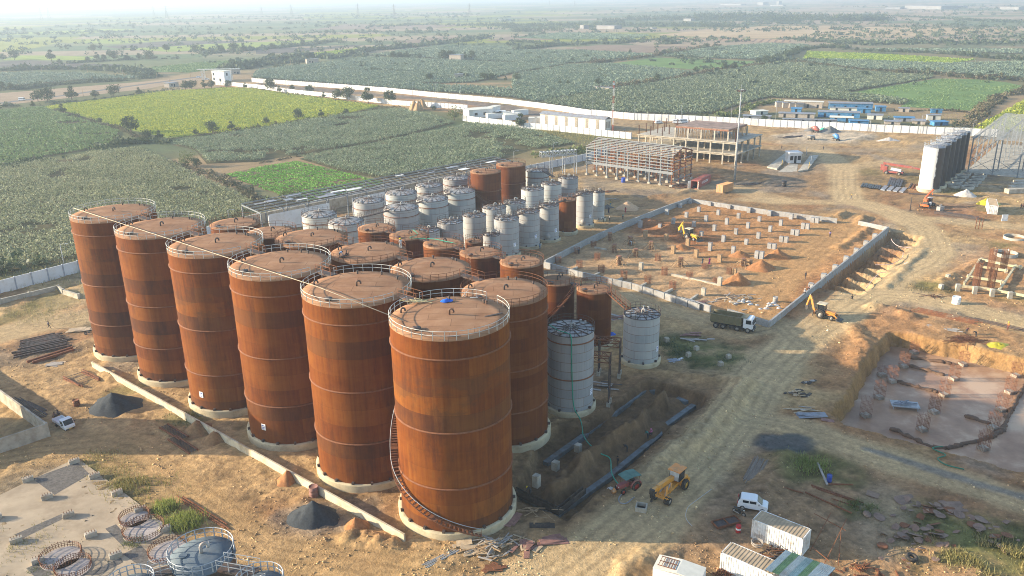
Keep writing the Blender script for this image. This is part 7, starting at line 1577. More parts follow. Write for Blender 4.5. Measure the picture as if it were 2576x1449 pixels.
sitevan()
container('g 1868 452', 'g 2050 355', 'red container with its doors open and white lettering on the side', CRED, 12.2, open_end=CONTW, text='HYUNDAI')
container('g 2120 498', 'g 2265 455', 'orange brown container with a dented top beside the mast', CORG, 6.06)
container('h 2305 712', 'h 2255 545', 'pale container with a side canopy at the right edge', CONTW, 9.0, roof=CROOF)
# ------------------------------------------------------------------ people
SKIN = M('skin', (.16, .085, .05), .7, var=.05); HAIR = M('black_hair', (.015, .012, .01), .6)
def skel(pose):
    J = {'pel': (0, 0, .95), 'che': (0, 0, 1.28), 'nek': (0, .01, 1.46), 'hed': (0, .02, 1.56), 'top': (0, .02, 1.68)}
    for s, n in ((1, 'L'), (-1, 'R')):
        J['hip' + n] = (s * .10, 0, .90); J['kne' + n] = (s * .11, .02, .50); J['ank' + n] = (s * .11, 0, .09); J['toe' + n] = (s * .12, .16, .03)
        J['sho' + n] = (s * .19, 0, 1.40); J['elb' + n] = (s * .25, -.02, 1.12); J['wri' + n] = (s * .26, .08, .88); J['han' + n] = (s * .26, .11, .80)
    if pose == 'walk':
        J.update(kneL=(.11, .22, .53), ankL=(.11, .30, .12), toeL=(.12, .45, .07), kneR=(-.11, -.05, .50), ankR=(-.11, -.32, .14), toeR=(-.12, -.20, .04), elbL=(.25, -.16, 1.14), wriL=(.25, -.10, .90), hanL=(.25, -.05, .83), elbR=(-.25, .08, 1.12), wriR=(-.24, .26, .96), hanR=(-.24, .33, .93))
    if pose == 'bend':
        J.update(che=(0, .26, 1.12), nek=(0, .40, 1.16), hed=(0, .47, 1.14), top=(0, .58, 1.12))
        for s, n in ((1, 'L'), (-1, 'R')): J['sho' + n] = (s * .18, .36, 1.12); J['elb' + n] = (s * .22, .42, .84); J['wri' + n] = (s * .16, .55, .64); J['han' + n] = (s * .15, .60, .57)
    if pose in ('sit', 'crouch'):
        dz = .62 if pose == 'sit' else .5
        for k in ('pel', 'che', 'nek', 'hed', 'top'): J[k] = (J[k][0], J[k][1] + (.12 if k != 'pel' else 0), J[k][2] - dz)
        for s, n in ((1, 'L'), (-1, 'R')):
            J['hip' + n] = (s * .11, .02, .93 - dz); J['kne' + n] = (s * .2, .38, .50 if pose == 'crouch' else .42); J['ank' + n] = (s * .16, .32 if pose == 'sit' else .12, .09); J['toe' + n] = (s * .18, .48 if pose == 'sit' else .28, .03)
            J['sho' + n] = (s * .19, .12, 1.40 - dz); J['elb' + n] = (s * .26, .24, 1.16 - dz); J['wri' + n] = (s * .16, .42, 1.12 - dz); J['han' + n] = (s * .13, .50, 1.12 - dz)
    return {k: Vector(v) for k, v in J.items()}
_RAD = {'pel': .135, 'che': .15, 'nek': .055, 'hed': .088, 'top': .085, 'hip': .10, 'kne': .065, 'ank': .045, 'toe': .038, 'sho': .068, 'elb': .045, 'wri': .03, 'han': .03}
_EDG = [('pel', 'che'), ('che', 'nek'), ('nek', 'hed'), ('hed', 'top')] + [(a + n if a not in ('pel', 'che') else a, b_ + n) for n in 'LR' for a, b_ in (('pel', 'hip'), ('hip', 'kne'), ('kne', 'ank'), ('ank', 'toe'), ('che', 'sho'), ('sho', 'elb'), ('elb', 'wri'), ('wri', 'han'))]
_BODY = {}
def body(pose):
    if pose in _BODY: return _BODY[pose]
    J = skel(pose); names = list(J); V = [J[k] for k in names]; E = [(names.index(a), names.index(b_)) for a, b_ in _EDG]; Rr = [_RAD[k[:3]] for k in names]
    for n in 'LR':   # four fingers and a thumb on each hand
        w, h = J['wri' + n], J['han' + n]; d = (h - w).normalized(); sd = Vector((1, 0, 0)) if abs(d.x) < .8 else Vector((0, 1, 0)); q = d.cross(sd).normalized()
        for k in range(4): V.append(h + d * (.075 - abs(k - 1.3) * .012) + q * (k - 1.5) * .022); Rr.append(.009); E.append((names.index('han' + n), len(V) - 1))
        V.append(w + d * .05 + q * .05); Rr.append(.010); E.append((names.index('wri' + n), len(V) - 1))
    V.append(J['hed'] + (Vector((0, .105, .02)) if pose != 'bend' else Vector((0, .06, -.1)))); Rr.append(.014); E.append((names.index('hed'), len(V) - 1))
    me = bpy.data.meshes.new('body'); me.from_pydata(V, E, []); o = bpy.data.objects.new('body_tmp', me); COL.objects.link(o)
    md = o.modifiers.new('s', 'SKIN'); sv = me.skin_vertices[0].data
    for i, r in enumerate(Rr): sv[i].radius = (r, r)
    sv[0].use_root = True; o.modifiers.new('u', 'SUBSURF').levels = 1
    dg = bpy.context.evaluated_depsgraph_get(); m2 = bpy.data.meshes.new_from_object(o.evaluated_get(dg)); bpy.data.objects.remove(o)
    idx = []
    for p in m2.polygons:
        c = p.center; best = None
        for a, b_ in _EDG:
            A, B = J[a], J[b_]; t = max(0, min(1, (c - A).dot(B - A) / max(1e-6, (B - A).length_squared))); dd = (c - A.lerp(B, t)).length
            if best is None or dd < best[0]: best = (dd, a, b_, t)
        b2 = best[2][:3]; a2 = best[1][:3]
        s = 2 if b2 in ('hip', 'kne', 'ank') else (0 if b2 in ('toe', 'hed', 'top', 'han') or (b2 == 'wri' and best[3] > .3) or (b2 == 'nek' and best[3] > .7) else 1)
        if a2 == 'pel' and b2 == 'che' and best[3] < .2: s = 2
        idx.append(s)
    m2.polygons.foreach_set('use_smooth', [True] * len(idx)); _BODY[pose] = (m2, J, idx); return _BODY[pose]
_cl = {}
def cloth(c):
    if c not in _cl: _cl[c] = M('cloth_%s' % '_'.join('%02d' % int(v * 99) for v in c), c, .85, var=.12, scale=5)
    return _cl[c]
def person(s, label, pose='stand', shirt=(.3, .3, .35), trous=(.06, .06, .08), helmet=None, face=0.0, z=0.0, sari=False, tool=False):
    me, J, idx = body(pose); m2 = me.copy()
    for mt in (SKIN, cloth(shirt), cloth(trous)): m2.materials.append(mt)
    m2.polygons.foreach_set('material_index', idx); m2.update()
    p = g1(s, z) if isinstance(s, str) else Vector(s); t = thing('person', label, 'person', p, face, 'people at work on the site')
    o = link('body', m2, t)
    h = J['hed'].lerp(J['top'], .6); m = MB()
    if helmet: m.lathe([(.155, -.02), (.15, .0), (.118, .02), (.11, .07), (.07, .12), (.01, .135)], 14, tuple(h + Vector((0, 0, .01)))); m.build('helmet', cloth(helmet), t)
    else: m.lathe([(.098, -.06), (.108, .0), (.10, .06), (.06, .105), (.01, .115)], 12, tuple(h)); m.build('hair', HAIR, t)
    if sari: m = MB(); m.lathe([(.24, .08), (.19, .55), (.15, .98), (.19, 1.3), (.1, 1.5)], 14); m.build('sari', cloth(shirt), t)
    if tool: m = MB(); m.bar(tuple(J['hanR']), (.3, 1.1, .05), .04); m.build('long_tool', TIMBER, t)
    return t
WHITEC = (.62, .62, .6); DK = (.035, .035, .04); YH = (.75, .55, .03); WH = (.78, .78, .76)
for a in (('f 1458 1050', 'worker in white clothes and yellow helmet standing on a rusty roof', 'stand', WHITEC, WHITEC, YH, .4, 22.3), ('f 843 1156', 'worker in a pale blue shirt bending over a rusty roof edge', 'bend', (.25, .36, .55), DK, None, -1.2, 22.1), ('f 905 1138', 'worker in dark clothes sitting on a rusty roof', 'sit', (.06, .035, .04), DK, None, -1.2, 22.15),
          ('f 2012 312', 'worker in dark clothes sitting on a wide pale tank roof', 'sit', DK, DK, None, 1, 8.7), ('i 497 410', 'man in grey clothes raking the track beyond the front tanks', 'walk', (.16, .16, .19), (.09, .08, .08), None, -1.2, 0, False, True),
          ('h 838 562', 'walking man with a yellow helmet and dark shirt on the open haul road', 'walk', (.10, .06, .05), (.12, .15, .17), YH, 1.6), ('h 622 938', 'man in a lilac shirt walking over the red soil ramp', 'stand', (.42, .30, .58), DK, None, .2), ('h 375 1358', 'dark clothed man with a survey tripod near the tall wall', 'stand', DK, DK, None, -1),
          ('r 925 772', 'worker in white crouching on the tall wall, left one', 'crouch', WHITEC, DK, WH, .5, 1.2), ('r 955 745', 'worker in dark red crouching on the tall wall, right one', 'crouch', (.25, .07, .06), DK, None, .5, 1.2),
          ('g 1915 1208', 'woman in a dark grey sari walking on the plot', 'walk', (.09, .10, .11), (.09, .10, .11), None, 1, 0, True), ('g 1986 1208', 'woman in a magenta sari walking on the plot', 'walk', (.30, .03, .14), (.30, .03, .14), None, 1, 0, True),
          ('g 1202 1022', 'worker in pale clothes next to a propped column form', 'bend', (.5, .54, .56), (.4, .42, .42), None, .8), ('g 1115 760', 'man in a teal shirt standing by the haul track', 'stand', (.12, .27, .25), DK, None, .3), ('g 980 792', 'worker with a white cap beside the slim grey end tank', 'stand', DK, DK, WH, 0),
          ('g 972 692', 'dark clothed woman near the small sand heap', 'stand', (.05, .04, .06), DK, None, 0, 0, True), ('g 1142 692', 'woman in a red sari before the sand heap', 'walk', (.32, .06, .06), (.25, .05, .05), None, .6, 0, True), ('g 990 625', 'man in yellow shirt behind the slim grey tank', 'stand', (.5, .33, .06), (.1, .25, .3), None, 0), ('g 280 1062', 'man in blue clothes below the leaning pipe', 'stand', (.07, .17, .34), (.05, .10, .2), None, 0),
          ('g 920 785', 'worker bending at the foot of the slim grey end tank', 'bend', (.12, .12, .12), DK, WH, 1.5), ('g 672 1110', 'worker in white cap bending beside the block wall', 'bend', DK, DK, WH, 0), ('g 1216 1450', 'worker in blue shirt and white helmet near the block panels', 'bend', (.08, .12, .5), DK, WH, 1),
          ('l 1362 240', 'worker in orange vest and yellow helmet standing by the rebar', 'stand', (.62, .20, .05), (.14, .05, .05), YH, 1.5), ('l 1182 280', 'worker in dark clothes bending over the rebar heap, right one', 'bend', DK, DK, None, 1.6), ('l 1126 264', 'worker in dark red clothes bending over the rebar heap, left one', 'bend', (.15, .05, .05), DK, None, -1),
          ('o 773 42', 'worker in green at the far part of the shaded trench', 'bend', (.04, .16, .13), DK, None, .5, -.9), ('o 793 25', 'worker with a pink head cloth in the shaded trench', 'crouch', (.55, .12, .25), DK, (.65, .2, .35), .5, -.9), ('o 600 198', 'dark clothed worker standing in the trench by the green hose', 'stand', DK, DK, None, 2, -.9), ('o 655 118', 'dark clothed worker bending inside the trench', 'bend', DK, DK, None, 1, -.9),
          ('o 105 362', 'worker with yellow helmet at the near end of the trench', 'bend', DK, DK, YH, 1, -.9), ('h 556 62', 'distant walker in dark clothes near the weighbridge', 'walk', DK, DK, None, 0), ('h 136 52', 'distant person left of the weighbridge cabin', 'stand', (.2, .15, .12), DK, None, 0),
          ('h 2543 655', 'person in dark clothes by the right edge container, left one', 'stand', DK, DK, None, 0), ('h 2562 657', 'person in dark clothes by the right edge container, right one', 'stand', (.12, .05, .05), DK, None, 0), ('d 1213 1197', 'person in white shirt in the labour camp lane', 'stand', WHITEC, DK, None, 0), ('c 1130 1328', 'person standing near the end of the cream shed', 'stand', (.15, .2, .3), DK, None, 0),
          ('l 478 70', 'dark clothed person sitting at the end of the cut bays', 'crouch', DK, DK, None, 0)):
    person(*a)
for s, lb in (('w 440 262', 'passenger in dark shirt sitting in the pickup bed, left one'), ('w 466 248', 'passenger in checked shirt sitting in the pickup bed, right one')): person(g1(s) + Vector((.3, -1.0, .72)), lb, 'sit', (.14, .10, .10), DK, None, 2.6)
# ------------------------------------------------------------------ loose material
BAGW = M('white_sack', (.50, .49, .47), .8, var=.1); BLUET = M('blue_tarpaulin', (.02, .12, .55), .5, var=.3); YELT = M('yellow_tarpaulin', (.50, .42, .03), .5, var=.2); HOSE = M('green_hose', (.03, .30, .20), .5); PLY = M('plywood', (.45, .34, .22), .8, var=.25, scale=1.5); PLYR = M('red_ply', (.25, .13, .105), .8, var=.35, scale=1.2); SCRAP = M('scrap_plate', (.20, .13, .10), .85, var=.3, scale=1.2, dirt=(.30, .21, .14)); GREYW = M('grey_timber', (.33, .30, .27), .9, var=.3)
def plank_pile(s, n, L, spread, label, mat, ang=None, jit=.5, w=.2, th=.05, name='timber_pile', group='piles of timber and sheets', part_='plank'):
    p = g1(s); t = thing(name, label, 'timber pile' if 'timber' in name else 'pile', p, 0, group); ms = mat if isinstance(mat, (list, tuple)) else [mat]
    for k in range(n):
        a = (ang if ang is not None else random.uniform(0, PI)) + random.gauss(0, jit); l = L * random.uniform(.5, 1.15); x, y = random.gauss(0, spread), random.gauss(0, spread * .6); z = .06 + .28 * math.exp(-(x * x + y * y) / (spread * spread + .01)) * random.random() * min(3, n / 10)
        m = MB(); m.box((x, y, z), (l, w * random.uniform(.7, 1.4), th), a, random.uniform(-.08, .08), random.uniform(-.08, .08)); m.build(part_, random.choice(ms), t)
    return t
plank_pile('n 1110 1235', 46, 2.6, 1.6, 'large heap of broken timber at the foot of the nearest tank', [TIMBER, PLY, GREYW], .5, .6, .16, .08); plank_pile('n 940 1230', 12, 2.2, 1.1, 'plywood offcuts left of the broken timber heap', [PLY], .1, .4, .8, .03)
plank_pile('n 1400 1230', 9, 2.0, .9, 'reddish boards standing among the timber right of the heap', [PLYR, PLY], 1.1, .4, .6, .05); plank_pile('n 1570 1185', 4, 4.0, .7, 'long reddish shutter panels lying by the haul road', [PLYR], .12, .06, .8, .07); plank_pile('n 1515 1068', 2, 3.0, .1, 'single dark shutter panel right of the nearest tank', [SHUT], .05, .05, .95, .1)
plank_pile('n 1290 1040', 3, 3.0, .3, 'dark boards leaning near the foundation ring', [PLYR], 1.1, .15, .7, .05); plank_pile('n 1440 960', 9, 2.4, 1.0, 'loose battens between tank and shutter boards', [TIMBER], -.3, .5, .1, .06); plank_pile('n 1160 1390', 6, 2.0, .5, 'rusty grating pieces at the bottom beside the timber', [STEEL], .4, .3, .6, .04)
plank_pile('k 2250 120', 34, 2.6, 2.6, 'wide heap of planks and sheets behind the tipper truck', [TIMBER, PLY, GREYW], .3, .6, .25, .06); plank_pile('k 1880 140', 8, 2.4, 1.0, 'reddish boards left of the plank heap', [PLYR, TIMBER], .3, .3, .5, .05)
plank_pile('k 1810 470', 4, 2.8, .8, 'long purple grey planks beside the weeds, upper group', [PLYR], -.12, .08, .55, .06); plank_pile('k 1800 530', 5, 2.6, 1.0, 'grey planks beside the weeds, lower group', [GREYW], -.35, .2, .4, .06); plank_pile('k 1995 515', 2, 1.8, .1, 'small dark sheet lying before the truck', [GREYW], -.1, .1, .7, .05)
plank_pile('k 1640 735', 4, 2.6, .7, 'pale bent sheets at the foot of the grey tank', [GREYSH, WPAINT], .4, .3, .6, .03); plank_pile('k 950 990', 12, 3.0, 1.2, 'bundle of sheets and bars under the steel frame', [GREYW, DARKST], -.25, .15, .3, .05); plank_pile('k 1060 300', 14, 2.6, 1.4, 'grey board heap between the slim tanks', [GREYW, PLYR], -.3, .35, .6, .05)
plank_pile('l 170 605', 30, .9, 1.0, 'heap of small form boards by the haul road', [SHUT, PLY], .8, .7, .5, .06); plank_pile('l 215 690', 9, 3.0, 1.2, 'loose poles and boards below the form board heap', [GREYW, PLY], -.15, .25, .2, .06); plank_pile('l 250 725', 4, 4.2, .3, 'pale corrugated sheets stacked by the road corner', [GREYSH, WPAINT], -.02, .03, .9, .05); plank_pile('l 342 755', 2, 2.4, .1, 'rust streaked sheet in front of the corrugated sheets', [PLYR], -.3, .05, .9, .06)
plank_pile('l 255 540', 6, 1.3, .7, 'small dark slabs lying beyond the form boards', [SHUT, GREYW], .5, .5, .5, .06)
plank_pile('i 530 780', 7, 3.0, 1.0, 'pale sheets lying by the steel sections at the left', [PLY, GREYW], .15, .2, 1.0, .04); plank_pile('i 760 430', 6, 4.5, 1.3, 'long plywood sheets beside the farthest front tank', [PLY], .22, .1, 1.2, .04); plank_pile('g 1010 555', 8, 2.2, 1.0, 'pale timber offcuts behind the slim grey tanks', [PLY, GREYW], .3, .4, .2, .08)
plank_pile('g 1700 425', 30, 4.0, 2.4, 'rusty scrap steel heap beside the red container', [STEEL, DARKST], .1, .5, .2, .14, 'scrap_heap', 'piles of steel', 'bar'); plank_pile('g 1010 480', 12, 3.0, 1.4, 'dark steel offcuts beyond the slim end tank', [DARKST, STEEL], .2, .3, .3, .1, 'scrap_heap', 'piles of steel', 'bar')
plank_pile('d 240 1375', 6, 9.0, 1.6, 'long dark bars on the ground near the white wall', [DARKST], .35, .04, .8, .15, 'scrap_heap', 'piles of steel', 'bar'); plank_pile('g 2420 400', 8, 6, 1.4, 'dark bars lying right of the mast', [DARKST], .5, .1, .3, .1, 'scrap_heap', 'piles of steel', 'bar')
def bars(s, n, label, mat, w=.12, gap=.2, L=None, jit=.02, h=.1, name='steel_bars', part_='bar', group='stacks of steel sections'):
    """parallel bars between two points, laid side by side"""
    a, b_ = gp(s); d = b_ - a; d.z = 0; l = d.length; d.normalize(); q = Vector((-d.y, d.x, 0)); t = thing(name, label, 'steel stack', a, math.atan2(d.y, d.x), group)
    for k in range(n): x0 = random.uniform(-.1, .1) * l; m = MB(); m.bar((x0, k * gap + random.uniform(-jit, jit), h / 2 + .05 + (k % 3) * h * .25), (l + random.uniform(-.1, .1) * l, k * gap + random.uniform(-jit * 4, jit * 4) * 2, h / 2 + .05 + (k % 2) * h * .2), w, h); m.build(part_, mat, t)
    return t
bars('i 240 620 640 530', 14, 'dark stack of rusty steel sections at the far left', DARKST, .22, .35, h=.25); bars('i 150 710 720 590', 5, 'longer steel beams in front of the dark stack', DARKST, .25, .9, h=.35); bars('i 310 770 720 640', 2, 'heavy steel beam lying lowest in the left stack', STEEL, .35, .8, h=.45); bars('i 640 925 820 990', 1, 'single orange rusty beam, lower one by the square frame', STEEL, .25, .3, h=.25); bars('i 815 850 1000 930', 1, 'single orange rusty beam, upper one over the square frame', STEEL, .25, .3, h=.25)
bars('i 90 1150 400 1330', 12, 'black rebar bundle beside the sunken yard wall', DARKST, .1, .16); bars('i 230 1160 440 1260', 5, 'shorter rebar bundle right of the black one', DARKST, .1, .2)
bars('s 550 755 640 580', 14, 'bundle of grey scaffold tubes on the waste ground', M('grey_tube', (.22, .17, .13), .6), .1, .13, h=.1)
for i, (s, w) in enumerate((('s 705 770 910 832', .14), ('s 960 775 1335 905', .14), ('s 940 828 1300 992', .16), ('s 1080 760 1285 762', .16), ('s 1130 870 1320 930', .1))): bars(s, 2 if i in (1,) else 1, '%s rusty pipe from the left lying on the waste ground' % nth(i), STEEL, w, .3, h=w, name='rusty_pipe')
bars('s 1100 785 1015 600', 1, 'leaning pale wooden pole beside the blue drum', GREYW, .25, .3, h=.2, name='wooden_pole')
bars('h 945 430 1140 455', 1, 'base timber under the dark angle sections', DARKST, .1, .2)
for k in range(9): bars('h %d %d %d %d' % (938 + 22 * k, 436 + 3 * k, 958 + 22 * k, 402 + 3 * k), 1, '%s dark short steel section from the left in the roadside row' % nth(k), BLK, .5, .3, h=.35, name='steel_section', group='row of dark steel sections')
for k in range(6): bars('h %d %d %d %d' % (1205 + 24 * k, 428 + 2 * k, 1235 + 24 * k, 345 + 3 * k), 1, '%s long dark steel section from the left behind the pale plates' % nth(k), BLK, .6, .3, h=.35, name='steel_section', group='row of dark steel sections')
for k in range(9): bars('h %d %d %d %d' % (1412 + 32 * k, 455 + 4 * k, 1442 + 30 * k, 408 + 5 * k), 1, '%s brown steel section from the left beside the pale plates' % nth(k), STEEL if k % 3 else DARKST, .45, .3, h=.35, name='steel_section', group='row of brown steel sections')
for k in range(4):
    P = gp('h %d %d %d %d %d %d %d %d' % (1130 + 62 * k, 462 + 7 * k, 1172 + 62 * k, 424 + 7 * k, 1214 + 62 * k, 428 + 7 * k, 1172 + 62 * k, 470 + 7 * k)); pl = [(p.x, p.y) for p in P]; pl = pl[::-1] if polyarea(pl) < 0 else pl; m = MB(); m.prism(pl, -.05, .3); tag(m.build('steel_plate', GREYSH), '%s pale flat plate from the left beside the haul road' % nth(k), 'plate', 'pale flat plates')
bars('h 1410 505 1930 540', 3, 'long flat dark bars behind the orange mobile crane', DARKST, .3, .6, h=.12); bars('h 1640 695 2135 765', 2, 'large dark steel pipe lying across the open yard', DARKST, .6, .7, h=.6, name='steel_pipe'); bars('l 830 135 1190 212', 6, 'long rebar bundle along the road above the pit', STEEL, .12, .5); bars('l 1140 178 1500 262', 4, 'second long rebar bundle nearer the right edge', DARKST, .12, .5); bars('l 890 220 1090 255', 4, 'grey planks just above the pit wall', GREYW, .3, .5)
bars('n 640 1395 870 1270', 5, 'bundle of grey cables at the bottom left of the timber heap', GALV, .07, .2, h=.07, name='cable_bundle')
bars('w 1320 860 1700 1100', 3, 'long rusty lattice girder near the tall grass', STEEL, .14, .32, h=.14, name='lattice_girder')
def ladder(s, w, n, label, cat='ladder'):
    a, b_ = gp(s); d = b_ - a; L = d.length; t = thing('steel_ladder_frame', label, cat, a + Vector((0, 0, .15)), math.atan2(d.y, d.x), 'rusty frames on the ground'); m = MB()
    for y in (-w / 2, w / 2): m.bar((0, y, .1), (L, y, .1), .2, .25)
    m.build('rails', STEEL, t); m = MB()
    for k in range(n): m.bar((L * (k + .5) / n, -w / 2, .1), (L * (k + .5) / n, w / 2, .1), .12, .05)
    m.build('treads', DARKST, t)
ladder('w 1235 325 1390 420', 1.3, 20, 'upper rusty stair frame lying beside the soil heap'); ladder('w 1300 415 1460 520', 1.3, 20, 'lower rusty stair frame lying on the track edge'); ladder('i 740 870 900 960', 3.4, 4, 'square rusty frame lying between two beams')
def frame3(s, label, L, W_, H, rz):
    p = g1(s); t = thing('pipe_rack', label, 'rack', p, rz, 'rusty pipe racks beside the grey tank'); m = MB()
    for y in (0, W_):
        for z in (H, H - 1.1): m.bar((-L, y, z), (0, y, z), .14)
        for k in range(5): m.bar((-L * k / 4, y, H - 1.1), (-L * min(1, (k + 1) / 4), y, H), .08)
    for k in range(6): m.bar((-L * k / 5, 0, H), (-L * k / 5, W_, H), .1); m.bar((-L * k / 5, 0, H), (-L * min(1, (k + 1) / 5), W_, H), .07)
    m.build('top_truss', STEEL, t)
    for x in (0, -L * .5, -L):
        for y in (0, W_): m = MB(); m.bar((x, y, 0), (x, y, H), .2); m.build('leg', DARKST, t); m = MB(); m.box((x, y, .25), (.55, .55, .9)); m.build('footing', CONC, t)
        m = MB()
        for k in range(4): m.bar((x, 0, H * (k + .5) / 4.5), (x, W_, H * (k + .5) / 4.5), .1)
        m.build('cross_bars', STEEL, t)
frame3('k 968 1195', 'nearer rusty pipe rack on concrete feet by the grey tank', 6, 1.6, 8.6, -.25); frame3('k 1075 900', 'farther rusty pipe rack between the two grey tanks', 7, 1.5, 6.6, -.25)
def hose(pts, r, label, mat=HOSE, name='hose', n=6):
    P = []; pts = [Vector(p) for p in pts]
    for i in range(len(pts) - 1):
        a = pts[max(i - 1, 0)]; b_ = pts[i]; c = pts[i + 1]; d = pts[min(i + 2, len(pts) - 1)]
        for k in range(5): t = k / 5; P.append(.5 * ((2 * b_) + (c - a) * t + (2 * a - 5 * b_ + 4 * c - d) * t * t + (3 * b_ - a - 3 * c + d) * t ** 3))
    P.append(pts[-1]); m = MB(); m.tube(P, r, n); return tag(m.build(name, mat), label, 'hose', None)
tc_ = Vector((8.82, 116.31, 0)); fr_ = lambda a, z, r=3.70: tc_ + Vector((r * math.cos(a), r * math.sin(a), z))
hose([fr_(2.9, 13.5, 3.3), fr_(-2.4, 13.6, 2.6), fr_(-1.75, 13.7, 3.3), fr_(-1.62, 13.1), fr_(-1.6, 10), fr_(-1.57, 6, 3.9), fr_(-1.5, 2, 4.1)] + [G(u, v, .25) for u, v in px('k 690 1330 712 1449 o 400 5 432 60 500 120 557 150 566 230 600 290 650 318')], .085, 'green hose running down the grey tank to the red tractor pump')
hose([G(u, v, 14.5) for u, v in px('x 540 285 575 320 515 345 620 350')] + [G(u, v, 14.75) for u, v in px('x 700 355 800 375 880 388')], .08, 'green hose lying over the middle row rusty roofs')
hose([G(u, v, .2) for u, v in px('o 640 340 610 370 612 400 650 405 695 370')], .08, 'grey suction hose curling below the tractor', M('grey_hose', (.28, .28, .29), .5)); hose([G(u, v, .2) for u, v in px('p 995 82 935 92 1010 130 965 150 1010 185 1115 212')], .09, 'dark green hose curling at the near pit edge', M('dark_green_hose', (.03, .15, .09), .5))
hose([G(u, v, .12) for u, v in px('o 1135 325 1060 380 1000 430 990 490 1025 535')], .035, 'thin pale rope lying along the shaded road edge', BAGW, 'rope')
for i, s in enumerate(('h 1240 955 1260 990 1320 1030 1440 1045', 'h 1360 1095 1345 1150 1230 1210 1080 1215', 'h 1190 1290 1120 1300 1050 1370 985 1449')): hose([G(u, v, .35) for u, v in px(s)], .07, ['far red and white tape along the cut bays', 'middle red and white tape along the cut bays', 'near red and white tape along the cut bays'][i], M('barrier_tape', (.62, .45, .42), .7) if i == 0 else bpy.data.materials['barrier_tape'], 'barrier_tape', 4)
def crumple(s, r, h, mat, label, name='tarpaulin', cat='tarpaulin', z=0.0, group=None):
    p = g1(s, z); n = 14; V = []; F = []; sd = random.uniform(0, 50)
    for j in range(6):
        for k in range(n): a = 2 * PI * k / n; q = j / 5; w = 1 + .5 * (float(vn(np.array([math.cos(a) * 2 + sd]), np.array([math.sin(a) * 2 + sd]))[0]) - .4); V.append((r * q * w * math.cos(a), r * q * w * math.sin(a) * .7, max(.01, h * (1 - q ** 2) * random.uniform(.4, 1.1))))
    for j in range(5):
        for k in range(n): F.append((j * n + k, (j + 1) * n + k, (j + 1) * n + (k + 1) % n, j * n + (k + 1) % n))
    o = link(name, np_mesh(name, np.array(V), np.array(F), mat), None, p); return tag(o, label, cat, group)
crumple('x 795 822', .75, .35, BLUET, 'crumpled blue tarpaulin on the nearest tank roof', z=26.0); crumple('l 1312 328', 2.2, .5, YELT, 'yellow tarpaulin at the end of the rebar heap'); crumple('h 2210 602', 3.2, 1.8, YELT, 'big yellow tarpaulin over goods left of the right edge container'); crumple('o 562 322', .5, .3, BAGW, 'white sack on the ground beside the tractor', 'sack', 'sack'); crumple('d 560 1318', 2, 1.6, M('green_sheet', (.02, .35, .25)), 'green sheet over goods near the white wall')
crumple('k 1000 468', .8, .5, BLUET, 'small blue tarpaulin at the foot of the slim rusty tank'); crumple('l 482 376', .5, .25, BAGW, 'white sack on the bank above the pit', 'sack', 'sack'); crumple('h 1405 1205', .9, .3, BAGW, 'white sack right of the cut bays', 'sack', 'sack')
for k in range(22):
    a = random.choice((('k 2330 160', 2.0), ('k 2520 240', 2.6), ('k 2560 170', 1.6), ('r 690 870', 2.4), ('r 460 840', 1.2))); p = g1(a[0]); o = crumple(a[0], random.uniform(.35, .6), random.uniform(.25, .5), BAGW, 'white cement sack in the heap behind the tipper truck', 'sack', 'sack', 0, 'white sacks behind the tipper truck'); o.location = (p.x + random.gauss(0, a[1]), p.y + random.gauss(0, a[1] * .8), .05)
def scrap(s, n, spread, smax, label, group, flat=.25):
    p = g1(s)
    for k in range(n):
        N = random.choice((4, 5, 6, 12)); r = random.uniform(.4, 1) * smax; a0 = random.uniform(0, 6); pl = [(r * (1 if N == 12 else random.uniform(.5, 1.1)) * math.cos(a0 + 2 * PI * i / N), r * (1 if N == 12 else random.uniform(.4, .8)) * math.sin(a0 + 2 * PI * i / N)) for i in range(N)]
        m = MB(); m.prism(pl, -.015, .015); x, y = random.gauss(0, spread), random.gauss(0, spread * .55); o = m.build('scrap_plate', SCRAP if k % 5 else STEEL, None, (p.x + x, p.y + y, .12 + random.random() * .3 * math.exp(-(x * x + y * y) / 9))); o.rotation_euler = (random.gauss(0, flat), random.gauss(0, flat), 0); tag(o, label, 'scrap plate', group)
scrap('s 1900 960', 34, 2.6, 1.0, 'rusty cut plate in the upper scrap heap on the right', 'rusty plates of the upper scrap heap'); scrap('s 1840 1150', 30, 2.2, .9, 'rusty cut plate in the lower scrap heap on the right', 'rusty plates of the lower scrap heap'); scrap('s 2300 1140', 18, 3.4, .8, 'rusty cut plate scattered toward the right edge', 'rusty plates scattered at the right edge', .12); scrap('s 1700 1340', 8, 1.6, .5, 'small rusty plate near the big tyre', 'rusty plates near the tyre', .1)
for s, sz, lb in (('s 2050 940', 2.6, 'large square rusty plate lying on top of the scrap heap'), ('s 1700 870', 2.2, 'large flat rusty plate beside the wheel track'), ('s 1435 835', 1.5, 'triangular rusty plate on the waste ground')):
    m = MB(); m.box((0, 0, .3 if 'top' in lb else .06), (sz, sz * .75, .04), random.uniform(-.6, .6), .08, .06); tag(m.build('scrap_plate', SCRAP, None, g1(s)), lb, 'scrap plate')
def lathed(s, prof, mat, label, name, cat, n=20, rx=0, z=0, group=None): m = MB(); m.lathe(prof, n); o = m.build(name, mat, None, g1(s) + Vector((0, 0, z))); o.rotation_euler = (rx, 0, .4); return tag(o, label, cat, group)
